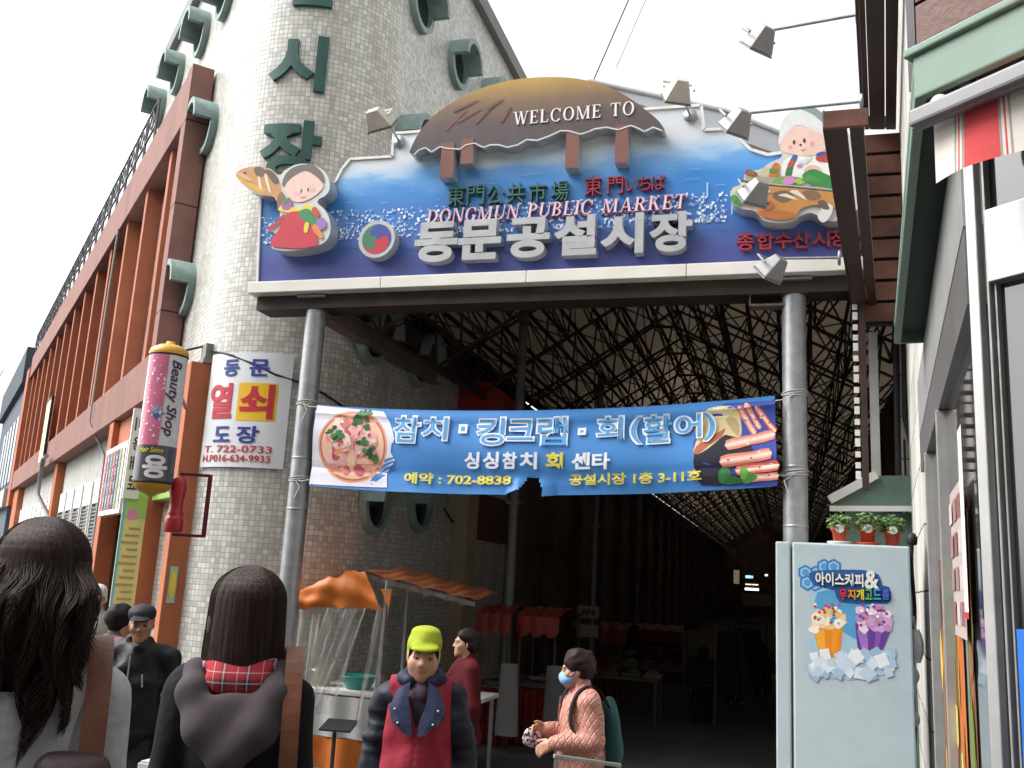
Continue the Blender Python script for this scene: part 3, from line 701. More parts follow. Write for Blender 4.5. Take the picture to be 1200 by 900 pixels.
art('red_brush_marks', [([p2(600, 146), p2(640, 140), p2(668, 138), p2(640, 142)], srgb('#84483f'))] + [([p2(x, y), p2(x + w1, y - h1), p2(x + w1 + 3, y - h1), p2(x + 4, y + 2)], srgb('#74484a')) for x, y, w1, h1 in ((525, 160, 25, 22), (540, 150, 28, 14), (560, 152, 20, 18), (590, 150, 12, 16), (535, 138, 30, 12), (575, 135, 18, 10))], th, lambda x, y, l: fn(x, y, l + .161))

# serif capitals built from stems, hairlines and bowls
def glyph(ch):
    T, h, s = .15, .055, .05      # stem, hairline, serif thickness
    B = lambda x0, y0, x1, y1: [(x0, y0), (x1, y0), (x1, y1), (x0, y1)]
    def stem(x, y0=0, y1=1, w=T, f=.07): return [B(x, y0, x + w, y1), B(x - f, y0, x + w + f, y0 + s), B(x - f, y1 - s, x + w + f, y1)]
    def dia(xa, ya, xb, yb, w): return [[(xa, ya), (xa + w, ya), (xb + w, yb), (xb, yb)]]
    def ser(x, y, w, f=.07): return [B(x - f, y, x + w + f, y + s)]
    def ring(cx, cy, rx, ry, a0, a1, wt=T, wh=h, n=18):
        out = []
        for i in range(n):
            q = []
            for k, inn in ((i, 0), (i + 1, 0), (i + 1, 1), (i, 1)):
                a = a0 + (a1 - a0) * k / n
                q.append((cx + (rx - wt * inn) * cos(a), cy + (ry - wh * inn) * sin(a)))
            out.append(q)
        return out
    if ch == 'I': return stem(.07), .29
    if ch == 'L': return stem(.07) + [B(.2, 0, .62, h), B(.57, 0, .62, .25)], .66
    if ch == 'E': return stem(.07) + [B(.2, 0, .62, h), B(.57, 0, .62, .22), B(.2, 1 - h, .6, 1), B(.55, .8, .6, 1), B(.2, .48, .48, .48 + h), B(.44, .4, .48, .62)], .66
    if ch == 'T': return stem(.31, w=T) + [B(.02, 1 - h, .75, 1), B(.02, .78, .07, 1), B(.7, .78, .75, 1)], .77
    if ch == 'O': return ring(.42, .5, .42, .52, 0, 2 * pi, n=30), .84
    if ch in 'CG':
        g = ring(.42, .5, .42, .52, radians(42), radians(322), n=26) + [B(.7, .66, .75, .98)]
        return (g + (stem(.6, 0, .42, w=.14, f=.06) if ch == 'G' else [])), .82
    if ch == 'D': return stem(.07) + ring(.22, .5, .58, .5, -pi / 2, pi / 2, n=20), .82
    if ch == 'P': return stem(.07) + ring(.22, .73, .42, .27, -pi / 2, pi / 2), .66
    if ch == 'B': return stem(.07) + ring(.22, .75, .38, .25, -pi / 2, pi / 2) + ring(.22, .27, .44, .27, -pi / 2, pi / 2), .68
    if ch == 'R': return stem(.07) + ring(.22, .73, .42, .27, -pi / 2, pi / 2) + dia(.6, 0, .3, .48, .17) + ser(.6, 0, .17, .05), .8
    if ch == 'K': return stem(.07) + dia(.2, .42, .6, 1, .06) + dia(.6, 0, .3, .56, .17) + ser(.6, 0, .17, .05) + ser(.58, 1 - s, .08), .82
    if ch == 'U': return [B(.09, .3, .09 + T, 1), B(.68, .3, .68 + h, 1)] + ser(.09, 1 - s, T) + ser(.68, 1 - s, h) + ring(.41, .3, .325, .32, pi, 2 * pi, wt=.11), .82
    if ch == 'N': return [B(.1, 0, .1 + h, 1), B(.72, 0, .72 + h, 1)] + dia(.64, 0, .08, 1, .15) + ser(.1, 0, h) + ser(.72, 1 - s, h) + ser(.04, 1 - s, .1, .02), .86
    if ch == 'M': return [B(.1, 0, .1 + h, 1), B(.84, 0, .84 + T, 1)] + dia(.46, 0, .1, 1, .13) + dia(.5, 0, .86, 1, .06) + ser(.1, 0, h) + ser(.84, 0, T) + ser(.84, 1 - s, T) + ser(.06, 1 - s, .1, .03), 1.08
    if ch == 'W': return dia(.3, 0, .05, 1, .14) + dia(.33, 0, .55, 1, .06) + dia(.74, 0, .5, 1, .14) + dia(.78, 0, 1.02, 1, .06) + ser(.05, 1 - s, .14) + ser(.5, 1 - s, .1) + ser(1.02, 1 - s, .06), 1.14
    if ch == 'A': return dia(.08, 0, .4, 1, .06) + dia(.66, 0, .36, 1, .15) + [B(.2, .3, .68, .3 + h)] + ser(.06, 0, .06) + ser(.66, 0, .15, .05), .88
    return [], .4
def serif_text(name, s, box, material, parent, d0, d1, italic=0., gap=.16):
    polys = []; x = 0
    for ch in s:
        g, wd = glyph(ch); polys += [[(a + x, b) for a, b in q] for q in g]; x += wd + gap
    x -= gap; x0, x1, z0, z1 = box; mb = MB()
    for k, q in enumerate(polys):
        mb.prism([(x0 + (a / x) * (x1 - x0) + italic * b * (z1 - z0), z0 + b * (z1 - z0)) for a, b in q], GF, d0, d1 + .0004 * (k % 5), 0)
    return mb.build(name, material, parent)
SIGNWHITE = mat('white_sign_paint', (.85, .85, .83), .4, var=.03)
def bx(l, r_, b, t_, y=YG): return (gx(*l, y), gx(*r_, y), gzz(*b, y), gzz(*t_, y))
YT = YG - .17
serif_text('welcome_lettering', 'WELCOME TO', bx((602, 138), (743, 127), (602, 146.5), (602, 131.5), YT), SIGNWHITE, th, .162, .172)
serif_text('english_lettering', 'DONGMUN PUBLIC MARKET', bx((500, 253), (803, 236), (500, 261.5), (500, 246), YG - .05), mat('pale_pink_letter', (.80, .60, .70), .45, var=.05), gate, .03, .05, .12)
serif_text('english_lettering', 'DONGMUN PUBLIC MARKET', (lambda q: (q[0] - .012, q[1] - .012, q[2] - .014, q[3] - .014))(bx((500, 253), (803, 236), (500, 261.5), (500, 246), YG - .05)), mat('crimson_letter', (.42, .06, .12), .45, var=.05), gate, .002, .028, .12)
GREEN_L = mat('green_sign_letter', srgb('#3f6a60'), .45, var=.06); RED_L = mat('red_sign_letter', srgb('#a03a48'), .45, var=.06)
for ch, x, y in zip('東門公共市場', (536, 559, 582, 606, 631, 657), (231, 230, 229.5, 227.5, 226.5, 225)):
    lettering('chinese_letter', ch, GF, bx((x - 10, y), (x + 10, y), (x, y + 12), (x, y - 11)), GREEN_L, gate, .05, .0, lift=.003)
for ch, x, y, k in zip('東門いちば', (696, 722, 741, 756, 772), (220, 219, 218, 217, 215.5), (10, 9, 7, 7, 8)):
    lettering('japanese_letter', ch, GF, bx((x - k, y), (x + k, y), (x, y + k + 1), (x, y - k - 1)), RED_L, gate, .05, .0, lift=.003)
for ch, x, y in zip('종합수산시장', (874, 897, 918, 939, 962, 983), (286, 285, 284, 283.5, 282.5, 281.5)):
    lettering('korean_small_letter', ch, GF, bx((x - 10, y), (x + 10, y), (x, y + 9), (x, y - 10)), RED_L, gate, .05, .015, lift=.003)
FACE_GREY = mat('grey_letter_face', (.33, .33, .34), .45, var=.05, dirt=(.25, .25, .25), dirt_amt=.3)
for ch, x, y in zip('동문공설시장', (511, 562, 619, 674, 729, 786), (283, 280, 278, 275, 273, 271)):
    lettering('channel_letter', ch, GF, bx((x - 25, y), (x + 25, y), (x, y + 24), (x, y - 23), YG - .12), SILVER, gate, .12, .042, lift=.003, face=FACE_GREY)
# three-lobed emblem
ec = p2(447, 285); er = .215
em = MB(); em.prism(circle(*ec, er, 40), GF, 0, .13, 0, 0); emb = em.build('emblem', SILVER, gate)
def lobe(a, R, n=14):
    """a comma: the edge swirls out from the centre"""
    sw = lambda a_, flip=0: [(ec[0] + R * q * cos(a_ + 1.25 * sin(pi * q) * .9), ec[1] + R * q * sin(a_ + 1.25 * sin(pi * q) * .9)) for q in np.linspace(0, 1, n)]
    return sw(a) + [(ec[0] + R * cos(a + u), ec[1] + R * sin(a + u)) for u in np.linspace(0, 2 * pi / 3, 12)[1:]] + sw(a + 2 * pi / 3)[::-1][1:-1]
art('swirl', [(lobe(radians(200), er * .8), srgb('#c0344a')), (lobe(radians(320), er * .8), srgb('#3f4a94')), (lobe(radians(80), er * .8), srgb('#3d7a5c'))], emb, lambda x, y, l: fn(x, y, l + .131), step=.0004)

# ---------------- flat cut-outs on the sign
def inset(pts, d):
    n = len(pts); A = sum(pts[i][0] * pts[(i + 1) % n][1] - pts[(i + 1) % n][0] * pts[i][1] for i in range(n)); sg = 1 if A > 0 else -1; out = []
    for i in range(n):
        a, b = pts[i - 1], pts[(i + 1) % n]; tx, ty = b[0] - a[0], b[1] - a[1]; l_ = sqrt(tx * tx + ty * ty) + 1e-9
        out.append((pts[i][0] - sg * ty / l_ * d, pts[i][1] + sg * tx / l_ * d))
    return out
def cutout(name, outline_px, y, th_, parent, mats, off=.16):
    pts = smooth_poly([p2(*q) for q in outline_px], 4)
    mb = MB(); mb.prism(pts, GF, .002, off, 0, 1)
    return mb.build(name, mats, parent)
YC = YG - .2
def c2(px, py): q = atY(px, py, YC); return (q.x, q.z)
def cpoly(pts, col, sm=3): 
    w_ = [c2(*q) for q in pts]
    return (smooth_poly(w_, sm) if sm else w_, srgb(col))
def cell(cx, cy, rx, ry, col, n=20): 
    a = c2(cx, cy); b = c2(cx + rx, cy); d = c2(cx, cy - ry)
    return (circle(a[0], a[1], b[0] - a[0], n, ry=d[1] - a[1]), srgb(col))
fl = lambda x, y, l: fn(x, y, l + .2)
BOARD = mat('white_cutout_board', (.66, .66, .66), .45, var=.04)
ol = [(274, 203), (284, 195), (303, 193), (318, 196), (327, 203), (333, 198), (346, 191), (362, 190), (378, 196), (387, 208), (388, 222), (382, 231), (374, 236), (382, 244), (388, 256), (389, 272), (383, 284), (370, 291), (352, 295), (330, 296), (316, 291), (322, 276), (311, 272), (314, 266), (325, 258), (325, 244), (318, 231), (306, 231), (290, 224), (279, 213)]
g1 = MB(); g1.prism(inset(smooth_poly([c2(*q) for q in ol], 4), .022), GF, .003, .2, 0, 1); g1 = g1.build('figure_cutout', [BOARD, SILVER], gate)
sh = [cpoly([(277, 204), (287, 197), (304, 195), (318, 199), (326, 208), (330, 222), (333, 238), (322, 231), (306, 228), (292, 221), (281, 212)], '#c9955e'),
      cpoly([(279, 206), (290, 213), (302, 218), (312, 222), (305, 226), (293, 220), (283, 213)], '#d9a94e'),
      cpoly([(298, 197), (306, 196), (312, 202), (306, 208), (300, 205)], '#6a5c52'), cpoly([(311, 199), (319, 201), (327, 212), (322, 216), (315, 207)], '#5c5450'),
      cpoly([(302, 208), (305, 208), (307, 222), (304, 220)], '#e8d9c0', 2), cpoly([(310, 205), (313, 206), (318, 226), (314, 222)], '#e8d9c0', 2),
      cpoly([(278, 204), (284, 203), (290, 206), (296, 212), (290, 212), (284, 208)], '#e0b184'), cell(287, 203, 1.4, 1.3, '#2a2422', 10),
      cpoly([(325, 232), (331, 225), (336, 238), (331, 247), (326, 244)], '#8d6a50'),
      cpoly([(331, 218), (334, 206), (343, 197), (356, 193), (368, 194), (378, 203), (380, 215), (370, 206), (358, 201), (346, 206), (338, 216)], '#6e6560'),
      cpoly([(334, 220), (340, 211), (350, 204), (359, 201), (369, 206), (379, 216), (376, 224), (366, 232), (354, 237), (344, 236), (338, 230)], '#ecc9bd'),
      cell(349, 227, 4, 2.6, '#e6b3c4', 14), cell(367, 223, 4, 2.6, '#e6b3c4', 14), cell(353.5, 224, .9, 2.4, '#5a4a44', 10), cell(361.5, 222.5, .9, 2.4, '#5a4a44', 10),
      cpoly([(351, 231), (356, 232.5), (361, 229.5), (356, 231.5)], '#c06a6a', 1),
      cpoly([(326, 246), (333, 240), (343, 243), (352, 245), (360, 240), (369, 243), (372, 252), (360, 262), (346, 250), (338, 250)], '#e6cf56'),
      cpoly([(331, 238), (339, 232), (343, 238), (340, 246), (332, 246)], '#a864a8'), cpoly([(333, 236), (339, 232), (341, 235), (335, 241)], '#4f8a64'),
      cpoly([(336, 252), (346, 248), (355, 250), (363, 262), (371, 276), (372, 287), (356, 291), (336, 291), (317, 287), (328, 268)], '#c93a4c'),
      cpoly([(313, 268), (322, 262), (332, 252), (335, 254), (327, 264), (318, 270)], '#b8384c'),
      cpoly([(350, 250), (361, 245), (372, 254), (378, 262), (370, 266), (360, 262)], '#3f8a58'), cpoly([(366, 246), (371, 243), (375, 252), (371, 256)], '#c0503c'),
      cpoly([(366, 266), (372, 264), (379, 277), (376, 280), (370, 274)], '#e08a48'), cpoly([(371, 260), (380, 256), (383, 265), (376, 270)], '#9c7ab8'), cpoly([(358, 262), (363, 262), (361, 273), (357, 272)], '#e6cf56', 2)]
art('print', sh, g1, fl, step=.0006)
ol = [(853, 226), (858, 218), (868, 213), (870, 204), (877, 198), (890, 196), (902, 188), (914, 182), (912, 170), (911, 152), (917, 138), (930, 127), (946, 124), (960, 128), (969, 137), (985, 140), (1000, 160), (1010, 185), (1015, 215), (1008, 245), (990, 258), (975, 262), (962, 258), (950, 252), (938, 256), (930, 262), (910, 264), (893, 260), (884, 250), (868, 247), (857, 240)]
g2 = MB(); g2.prism(inset(smooth_poly([c2(*q) for q in ol], 4), .022), GF, .003, .2, 0, 1); g2 = g2.build('figure_cutout', [BOARD, SILVER], gate)
sh = [cpoly([(913, 170), (915, 150), (924, 136), (938, 128), (955, 128), (972, 138), (980, 156), (978, 172), (950, 152), (932, 147)], '#dfe3e2'),
      cpoly([(936, 127), (946, 125), (958, 128), (970, 140), (978, 156), (962, 142), (950, 133)], '#8ba09c'),
      cpoly([(914, 172), (920, 158), (932, 148), (946, 150), (964, 158), (970, 170), (962, 180), (946, 183), (928, 181), (918, 178)], '#eccabd'),
      cell(926, 173, 2.6, 2.6, '#e4a0a0', 14), cell(952, 169, 3, 3, '#e4a0a0', 14), cell(930.5, 167, 1.6, 2.8, '#4a3c38', 12), cell(942.5, 165, 1.6, 2.8, '#4a3c38', 12), cell(938, 170, 1.5, 1.2, '#4a3c38', 10),
      cpoly([(936, 175), (941, 177), (946, 174), (941, 176)], '#b05a5a', 1),
      cpoly([(918, 190), (930, 183), (950, 184), (966, 182), (980, 190), (985, 215), (960, 212), (935, 208), (915, 206)], '#eeeeea'),
      cpoly([(920, 206), (924, 192), (930, 182), (935, 184), (930, 196), (927, 208)], '#3c7a58'), cpoly([(923, 193), (929, 186), (932, 189), (926, 197)], '#c8504c', 2), cpoly([(927, 187), (930, 182), (935, 184), (932, 189)], '#4a62a8', 2),
      cpoly([(956, 184), (968, 178), (978, 180), (980, 190), (960, 190)], '#b84c48'), cpoly([(957, 180), (966, 178), (966, 182), (958, 184)], '#3c5a9a', 2),
      cpoly([(934, 190), (942, 188), (952, 184), (944, 193)], '#dcdcd8', 2), cell(937, 195, 3.5, 2.2, '#d08ab8', 12), cpoly([(942, 200), (950, 194), (960, 196), (962, 204), (948, 206)], '#e6b8a8'),
      cpoly([(874, 206), (902, 208), (930, 207), (926, 216), (912, 220), (890, 219), (878, 214)], '#b0a68c'), cpoly([(892, 198), (902, 197), (903, 207), (892, 207)], '#c9bfa4', 2),
      cpoly([(901, 206), (907, 192), (914, 194), (912, 206), (906, 208)], '#c87840'), cpoly([(903, 198), (911, 199), (910, 204), (902, 203)], '#5a8a4a', 2), cpoly([(873, 205), (877, 199), (888, 204), (884, 208)], '#a0503c'), cpoly([(876, 202), (882, 201), (884, 206)], '#5a8a4a', 2),
      cpoly([(858, 222), (868, 218), (890, 221), (884, 228), (864, 228)], '#d8d6b4'), cpoly([(905, 214), (914, 208), (924, 212), (920, 218), (910, 218)], '#7aa848'), cpoly([(917, 212), (926, 208), (932, 211), (928, 217), (919, 217)], '#d088c8'), cpoly([(930, 213), (938, 209), (944, 212), (938, 217)], '#a8c04c'),
      cpoly([(940, 206), (952, 199), (966, 204), (985, 214), (985, 224), (962, 222), (946, 214)], '#3c8a48'), cpoly([(938, 212), (950, 206), (962, 213), (955, 214)], '#4c9a50', 2),
      cell(866, 236, 7, 6, '#4c8a44'), cell(879, 235, 6.5, 8, '#c85a44'), cell(860, 233, 4, 4, '#5c9a4c', 14),
      cpoly([(890, 228), (905, 220), (940, 219), (972, 222), (985, 235), (980, 245), (955, 241), (938, 246), (930, 256), (908, 256), (888, 252)], '#c48a4c'),
      cpoly([(888, 250), (905, 247), (930, 250), (928, 257), (905, 258)], '#b8703c'), cpoly([(905, 228), (920, 224), (930, 230), (922, 238), (910, 236)], '#7c6250'), cpoly([(940, 226), (955, 224), (962, 232), (950, 236)], '#8a6a50'),
      cpoly([(912, 230), (922, 228), (936, 236), (920, 232)], '#e4dccc', 2), cpoly([(925, 226), (934, 224), (946, 236), (934, 230)], '#e4dccc', 2), cpoly([(890, 240), (902, 236), (908, 244), (896, 248)], '#a86a44'), cell(900, 240, 1.6, 1.6, '#2a2420', 10),
      cpoly([(968, 240), (976, 244), (972, 256), (964, 262), (958, 254)], '#d8d8d4'), cpoly([(958, 238), (966, 236), (972, 246), (964, 246)], '#6a5c50')]
art('print', sh, g2, fl, step=.0006)
# ================================================================== CLOTH BANNER BETWEEN THE POSTS
YB = YG + .02
bA, bB, bC, bD = [atY(*q, YB) for q in ((370, 474), (360, 569), (911, 570), (908, 464))]     # TL, BL, BR, TR
xl, xr = bA.x, bD.x; BW = xr - xl; zt0, zt1 = bA.z, bD.z; zb0, zb1 = bB.z, bC.z; BH = ((zt0 - zb0) + (zt1 - zb1)) / 2
def bsurf(x, y, l=0):
    """x 0..BW, y 0..BH (0 = hem) -> point on the sagging cloth; l lifts towards the street"""
    u = x / BW; v = y / BH
    sag = .10 * 4 * u * (1 - u)
    z0 = zb0 + (zb1 - zb0) * u - sag * .9; z1 = zt0 + (zt1 - zt0) * u - sag
    yy = YB + .03 * sin(u * 9 + 1) * (.4 + .6 * (1 - v)) + .02 * sin(v * 7 + u * 3) - .012 * sin(u * 31) * (1 - v)
    # the torn hem curls where the cloth has split
    du = u - .513
    if v < .24 and -.05 < du < .05:
        q = (.24 - v) / .24 * max(0, 1 - abs(abs(du) - .025) / .03)
        yy -= .07 * q; z0 += (.05 if du < 0 else -.02) * q
    fold = .014 * math.exp(-((v - .9) / .035) ** 2) - .01 * math.exp(-((v - .2 - .08 * abs(u - .5)) / .04) ** 2)
    return Vector((xl + x, yy - l - fold, z0 + (z1 - z0) * v))
bn = empty('cloth_banner', (xl + BW / 2, YB, zb0), 'torn blue cloth banner with sashimi bowl and crab legs tied between the two grey posts', 'banner')
BBLUE = bpy.data.materials.new('blue_banner_cloth'); 
BBLUE = mat('blue_banner_cloth', (.065, .245, .60), .5, var=.08, scale=2, bump=.25, bscale=5)
torn = lambda u, v: (.489 + .02 * (v * 4) < u < .541 - .012 * (v * 4)) and v < .2
mb = MB(); mb.sheet(lambda u, v: bsurf(u * BW, v * BH), 230, 20, skip=torn); mb.build('cloth', BBLUE, bn)
PXB = lambda px, py: (lambda q: (q.x - xl, (q.z - (zb0 + (zb1 - zb0) * (q.x - xl) / BW - .09 * 4 * (q.x - xl) / BW * (1 - (q.x - xl) / BW))) ))(atY(px, py, YB))
P_ = PXB
def bp(pts, col, sm=2): 
    w_ = [P_(*q) for q in pts]; return (smooth_poly(w_, sm) if sm else w_, srgb(col))
def bblob(px, py, r1, r2, col, n=9, j=.22, rot=0):
    a = P_(px, py); return (blob(a[0], a[1], r1, r2, n, j, rot), srgb(col))
sh = []
# white corner with wave edge
we = [(371, 476), (448, 482), (455, 498), (461, 512), (458, 530), (463, 540), (452, 553), (452, 571), (361, 567)]
sh.append(bp(we, '#e4e2ec', 0))
for k in range(4): sh.append(bp([(432, 566 - k * 4), (444, 556 - k * 5), (460, 548 - k * 4), (461, 550 - k * 4), (446, 559 - k * 5), (435, 567 - k * 4)], '#3f7fc4'))
sh.append(bp([(448, 482), (457, 496), (463, 515), (458, 520), (455, 505)], '#dfe6f2'))
c0 = P_(413, 523)
sh += [(circle(c0[0], c0[1], .405, 36, ry=.385), srgb('#e2a184')), (circle(c0[0], c0[1], .385, 36, ry=.365), srgb('#b8704e')), (circle(c0[0], c0[1], .365, 36, ry=.345), srgb('#f0bfa8'))]
r = random.Random(11)
for i in range(46):
    a = r.uniform(0, 2 * pi); q = sqrt(r.random()) * .29
    sh.append((blob(c0[0] + q * cos(a), c0[1] + q * sin(a) * .95, r.uniform(.04, .1), r.uniform(.03, .07), 10, .28, r.uniform(0, 3), i), srgb(r.choice(['#e9b9b4', '#dd8f8c', '#f0d2cc', '#e8ada8', '#d4787c', '#f4e2dc', '#c9626c', '#ee9a78', '#f2c8a8']))))
for i in range(34):
    a = r.uniform(0, 2 * pi); q = sqrt(r.random()) * .3
    sh.append((blob(c0[0] + q * cos(a), c0[1] + q * sin(a) * .95, r.uniform(.015, .04), r.uniform(.006, .014), 7, .2, r.uniform(0, 3), i), srgb(r.choice(['#f6ece6', '#c85a62', '#f2a24e', '#e8c4bc', '#b84a54']))))
for px, py in ((418, 492), (424, 498), (391, 507), (396, 513), (424, 520), (432, 527), (437, 539), (428, 487)):
    for k in range(5): sh.append(bblob(px + r.uniform(-6, 6), py + r.uniform(-5, 5), .035, .022, r.choice(['#2f6a3c', '#3f7d44', '#1f4f30', '#4f8c4a']), 9, .4, r.random()))
art('food_print', sh, bn, bsurf, step=.0001, start=.005, cuts=.034); sh = []
# crab picture at the other end
sh.append(bp([(905, 468), (908, 466), (911, 569), (822, 569), (818, 540), (812, 520), (816, 500), (824, 482), (850, 471)], '#3c4fa8', 0))
sh.append(bp([(814, 530), (830, 512), (852, 506), (880, 520), (884, 546), (860, 566), (822, 568), (814, 550)], '#2a2a38'))
sh += [bp([(822, 482), (845, 474), (864, 478), (869, 500), (866, 512), (850, 508), (838, 518), (822, 530), (812, 528), (820, 505)], '#d8c89a'), bp([(830, 480), (850, 476), (860, 484), (840, 488)], '#e8ddbc'),
       bp([(813, 528), (822, 516), (842, 505), (850, 500), (846, 510), (830, 522), (818, 532)], '#b86a54'), bp([(818, 484), (826, 480), (822, 495), (816, 510), (814, 500)], '#d08070'), bp([(850, 490), (858, 486), (866, 496), (866, 510), (858, 503)], '#b9a678')]
LG = ['#d8685a', '#e08874', '#c85a4e', '#e8a898']
for (xa, ya, xb, yb, w_) in ((866, 476, 884, 506, 6), (874, 472, 890, 500, 5), (886, 476, 908, 504, 6), (852, 521, 906, 508, 10), (846, 541, 902, 531, 11), (864, 551, 911, 545, 10), (872, 561, 911, 558, 7)):
    for s_, c_ in ((1, r.choice(LG[:3])), (.55, '#f0b8a6'), (.22, '#f6d8cc')):
        dx, dy = xb - xa, yb - ya; l_ = sqrt(dx * dx + dy * dy); nx_, ny_ = -dy / l_ * w_ * s_ * .6, dx / l_ * w_ * s_ * .6
        sh.append(bp([(xa - nx_, ya - ny_), (xa + dx * .33 - nx_ * 1.1, ya + dy * .33 - ny_ * 1.1), (xa + dx * .66 - nx_ * .9, ya + dy * .66 - ny_ * .9), (xb - nx_, yb - ny_), (xb + nx_, yb + ny_), (xa + dx * .5 + nx_, ya + dy * .5 + ny_), (xa + nx_, ya + ny_)], c_))
    for k in range(4): q = r.random(); sh.append(bblob(xa + (xb - xa) * q + r.uniform(-3, 3), ya + (yb - ya) * q + r.uniform(-4, 4), .012, .008, r.choice(['#f8e6dc', '#b84a3c', '#f0c0a8']), 6))
sh += [bblob(849, 557, .06, .07, '#3c7a44'), bblob(877, 560, .07, .06, '#4c8c3c'), bblob(858, 563, .09, .04, '#2f6a3c'), bblob(872, 553, .04, .06, '#6aa848')]
art('food_print', sh, bn, bsurf, step=.00016, start=.005, cuts=.034)
BW_INK = mat('banner_white_ink', (.82, .84, .88), .5, var=.03); BL_INK = mat('banner_sky_ink', (.10, .36, .72), .5, var=.03); BY_INK = mat('banner_yellow_ink', (.78, .66, .10), .5, var=.04)
def btext(s, px0, px1, pyb, pyt, m, b=.02, lift=.018, grow=0, cuts=10):
    x0, y0 = P_(px0, pyb[0] if isinstance(pyb, tuple) else pyb); x1 = P_(px1, pyb)[0]; y1 = P_((px0 + px1) / 2, pyt)[1]; y0 = P_((px0 + px1) / 2, pyb)[1]
    lettering('lettering', s, None, (x0 - grow, x1 + grow, y0 - grow, y1 + grow), m, bn, .0012, b, warp=lambda x, y, z: bsurf(x, y, z), cuts=cuts, lift=lift)
for ch, xa, xb, yt_, yb_ in (('참', 461, 492, 488, 519), ('치', 495, 525, 489, 516), ('·', 538, 549, 497, 508), ('킹', 559, 592, 489, 522), ('크', 595, 626, 491, 516), ('랩', 629, 664, 488, 522), ('·', 677, 687, 500, 509), ('회', 699, 730, 487, 515),
                             ('(', 738, 752, 487, 519), ('활', 753, 788, 485, 518), ('어', 790, 822, 484, 512), (')', 824, 838, 482, 515)):
    if ch == '·':
        a, b_ = P_(xa, yb_), P_(xb, yt_)
        art('lettering', [([(a[0], a[1]), (b_[0], a[1]), (b_[0], b_[1]), (a[0], b_[1])], (.82, .84, .88)), ([(a[0] + .025, a[1] + .025), (b_[0] - .025, a[1] + .025), (b_[0] - .025, b_[1] - .025), (a[0] + .025, b_[1] - .025)], (.10, .36, .72))], bn, bsurf, start=.018)
        continue
    btext(ch, xa, xb, yb_, yt_, BW_INK, .055, .0185, .012, 6)
    btext(ch, xa, xb, yb_, yt_, BL_INK, .008, .0225, -.006, 6)
for ch, xa, xb, m in (('싱', 545, 563, 0), ('싱', 567, 586, 0), ('참', 590, 607, 0), ('치', 610, 630, 0), ('회', 640, 660, 1), ('센', 670, 692, 0), ('타', 694, 715, 0)):
    btext(ch, xa, xb, 550, 530, BY_INK if m else BW_INK, .035, .018, 0, 4)
btext('예약 : 702-8838', 473, 600, 568.5, 555, BY_INK, .03, .018, 0, 20)
btext('공설시장 1층 3-11호', 667, 822, 567, 553, BY_INK, .03, .018, 0, 20)
mb = MB()
for px, py, xp, zz in ((371, 477, -5.09, .05), (362, 562, -5.09, .0), (908, 470, .06, .08), (909, 556, .06, .02)):
    a = atY(px, py, YB - .01); n_ = Vector((xp, YG + .03, a.z + zz))
    mb.tube([a, (a + n_) / 2 + Vector((0, 0, -.02)), n_], .006, 5)
    for k in range(3): mb.tube([Vector((xp + .12 * cos(t), YG + .14 + .12 * sin(t), n_.z + .012 * k + .015 * sin(t + k))) for t in np.linspace(0, 2 * pi, 17)], .005, 4)
    mb.tube([n_, n_ + Vector((-.1 if xp > -1 else .08, -.03, -.08)), n_ + Vector((-.06 if xp > -1 else .04, -.05, -.2))], .005, 4)
mb.build('tie_string', mat('grey_string', (.5, .5, .48), .8), bn)

# ================================================================== MARKET HALL
XL, XR, XRIDGE, ZE, ZR = -5.1, 1.75, -2.05, 4.95, 6.8
YEND = 78.0
hall = empty('market_hall_roof', (XRIDGE, 11, -.5), 'tan market hall roof carried on dark steel lattice behind the blue sign', 'roof')
def slope(q):        # 0 left eave, .5 ridge, 1 right eave
    return (XL + (XRIDGE - XL) * q * 2, ZE + (ZR - ZE) * q * 2) if q < .5 else (XRIDGE + (XR - XRIDGE) * (q - .5) * 2, ZR + (ZE - ZR) * (q - .5) * 2)
for nm, qa, qb in (('roof_sheet', 0, .5), ('roof_sheet', .5, 1)):
    (xa, za), (xb, zb_) = slope(qa), slope(qb); mb = MB()
    ny = 34; y = 9.4
    for k in range(ny):
        ya, yb_ = 9.4 + (YEND - 9.4) * k / ny, 9.4 + (YEND - 9.4) * (k + 1) / ny - .02
        mb.hexa([(xa, ya, za + .16), (xb, ya, zb_ + .16), (xb, yb_, zb_ + .16), (xa, yb_, za + .16), (xa, ya, za + .2), (xb, ya, zb_ + .2), (xb, yb_, zb_ + .2), (xa, yb_, za + .2)])
    mb.build(nm, ROOF_SHEET, hall)
def inner(q, drop=.75):
    x, z = slope(q); cx_, cz = XRIDGE, 3.2
    return (x + (cx_ - x) * .09, z - drop + .12 * abs(q - .5))
nT = 8; qs = [i / (2 * nT) for i in range(2 * nT + 1)]; qin = [(i + .5) / (2 * nT) for i in range(2 * nT)]
BAY = 1.9; yf = [9.9 + BAY * i for i in range(35)]
def tp(q, y): x, z = slope(q); return Vector((x, y, z))
def ip(q, y): x, z = inner(q); return Vector((x, y, z))
def ty(near): return .055 if near else .06
for i, y in enumerate(yf):
    mb = MB(); w_ = .04
    for a, b in zip(qs, qs[1:]): mb.bar(tp(a, y), tp(b, y), w_)
    for a, b in zip(qin, qin[1:]): mb.bar(ip(a, y), ip(b, y), w_)
    for k, q in enumerate(qin): mb.bar(ip(q, y), tp(qs[k], y), .027); mb.bar(ip(q, y), tp(qs[k + 1], y), .027)
    mb.build('roof_truss', DARK_STEEL, hall)
for q in qs:
    mb = MB(); mb.bar(tp(q, yf[0] - .5) + Vector((0, 0, .08)), tp(q, YEND) + Vector((0, 0, .08)), .04, .06); mb.build('purlin', DARK_STEEL, hall)
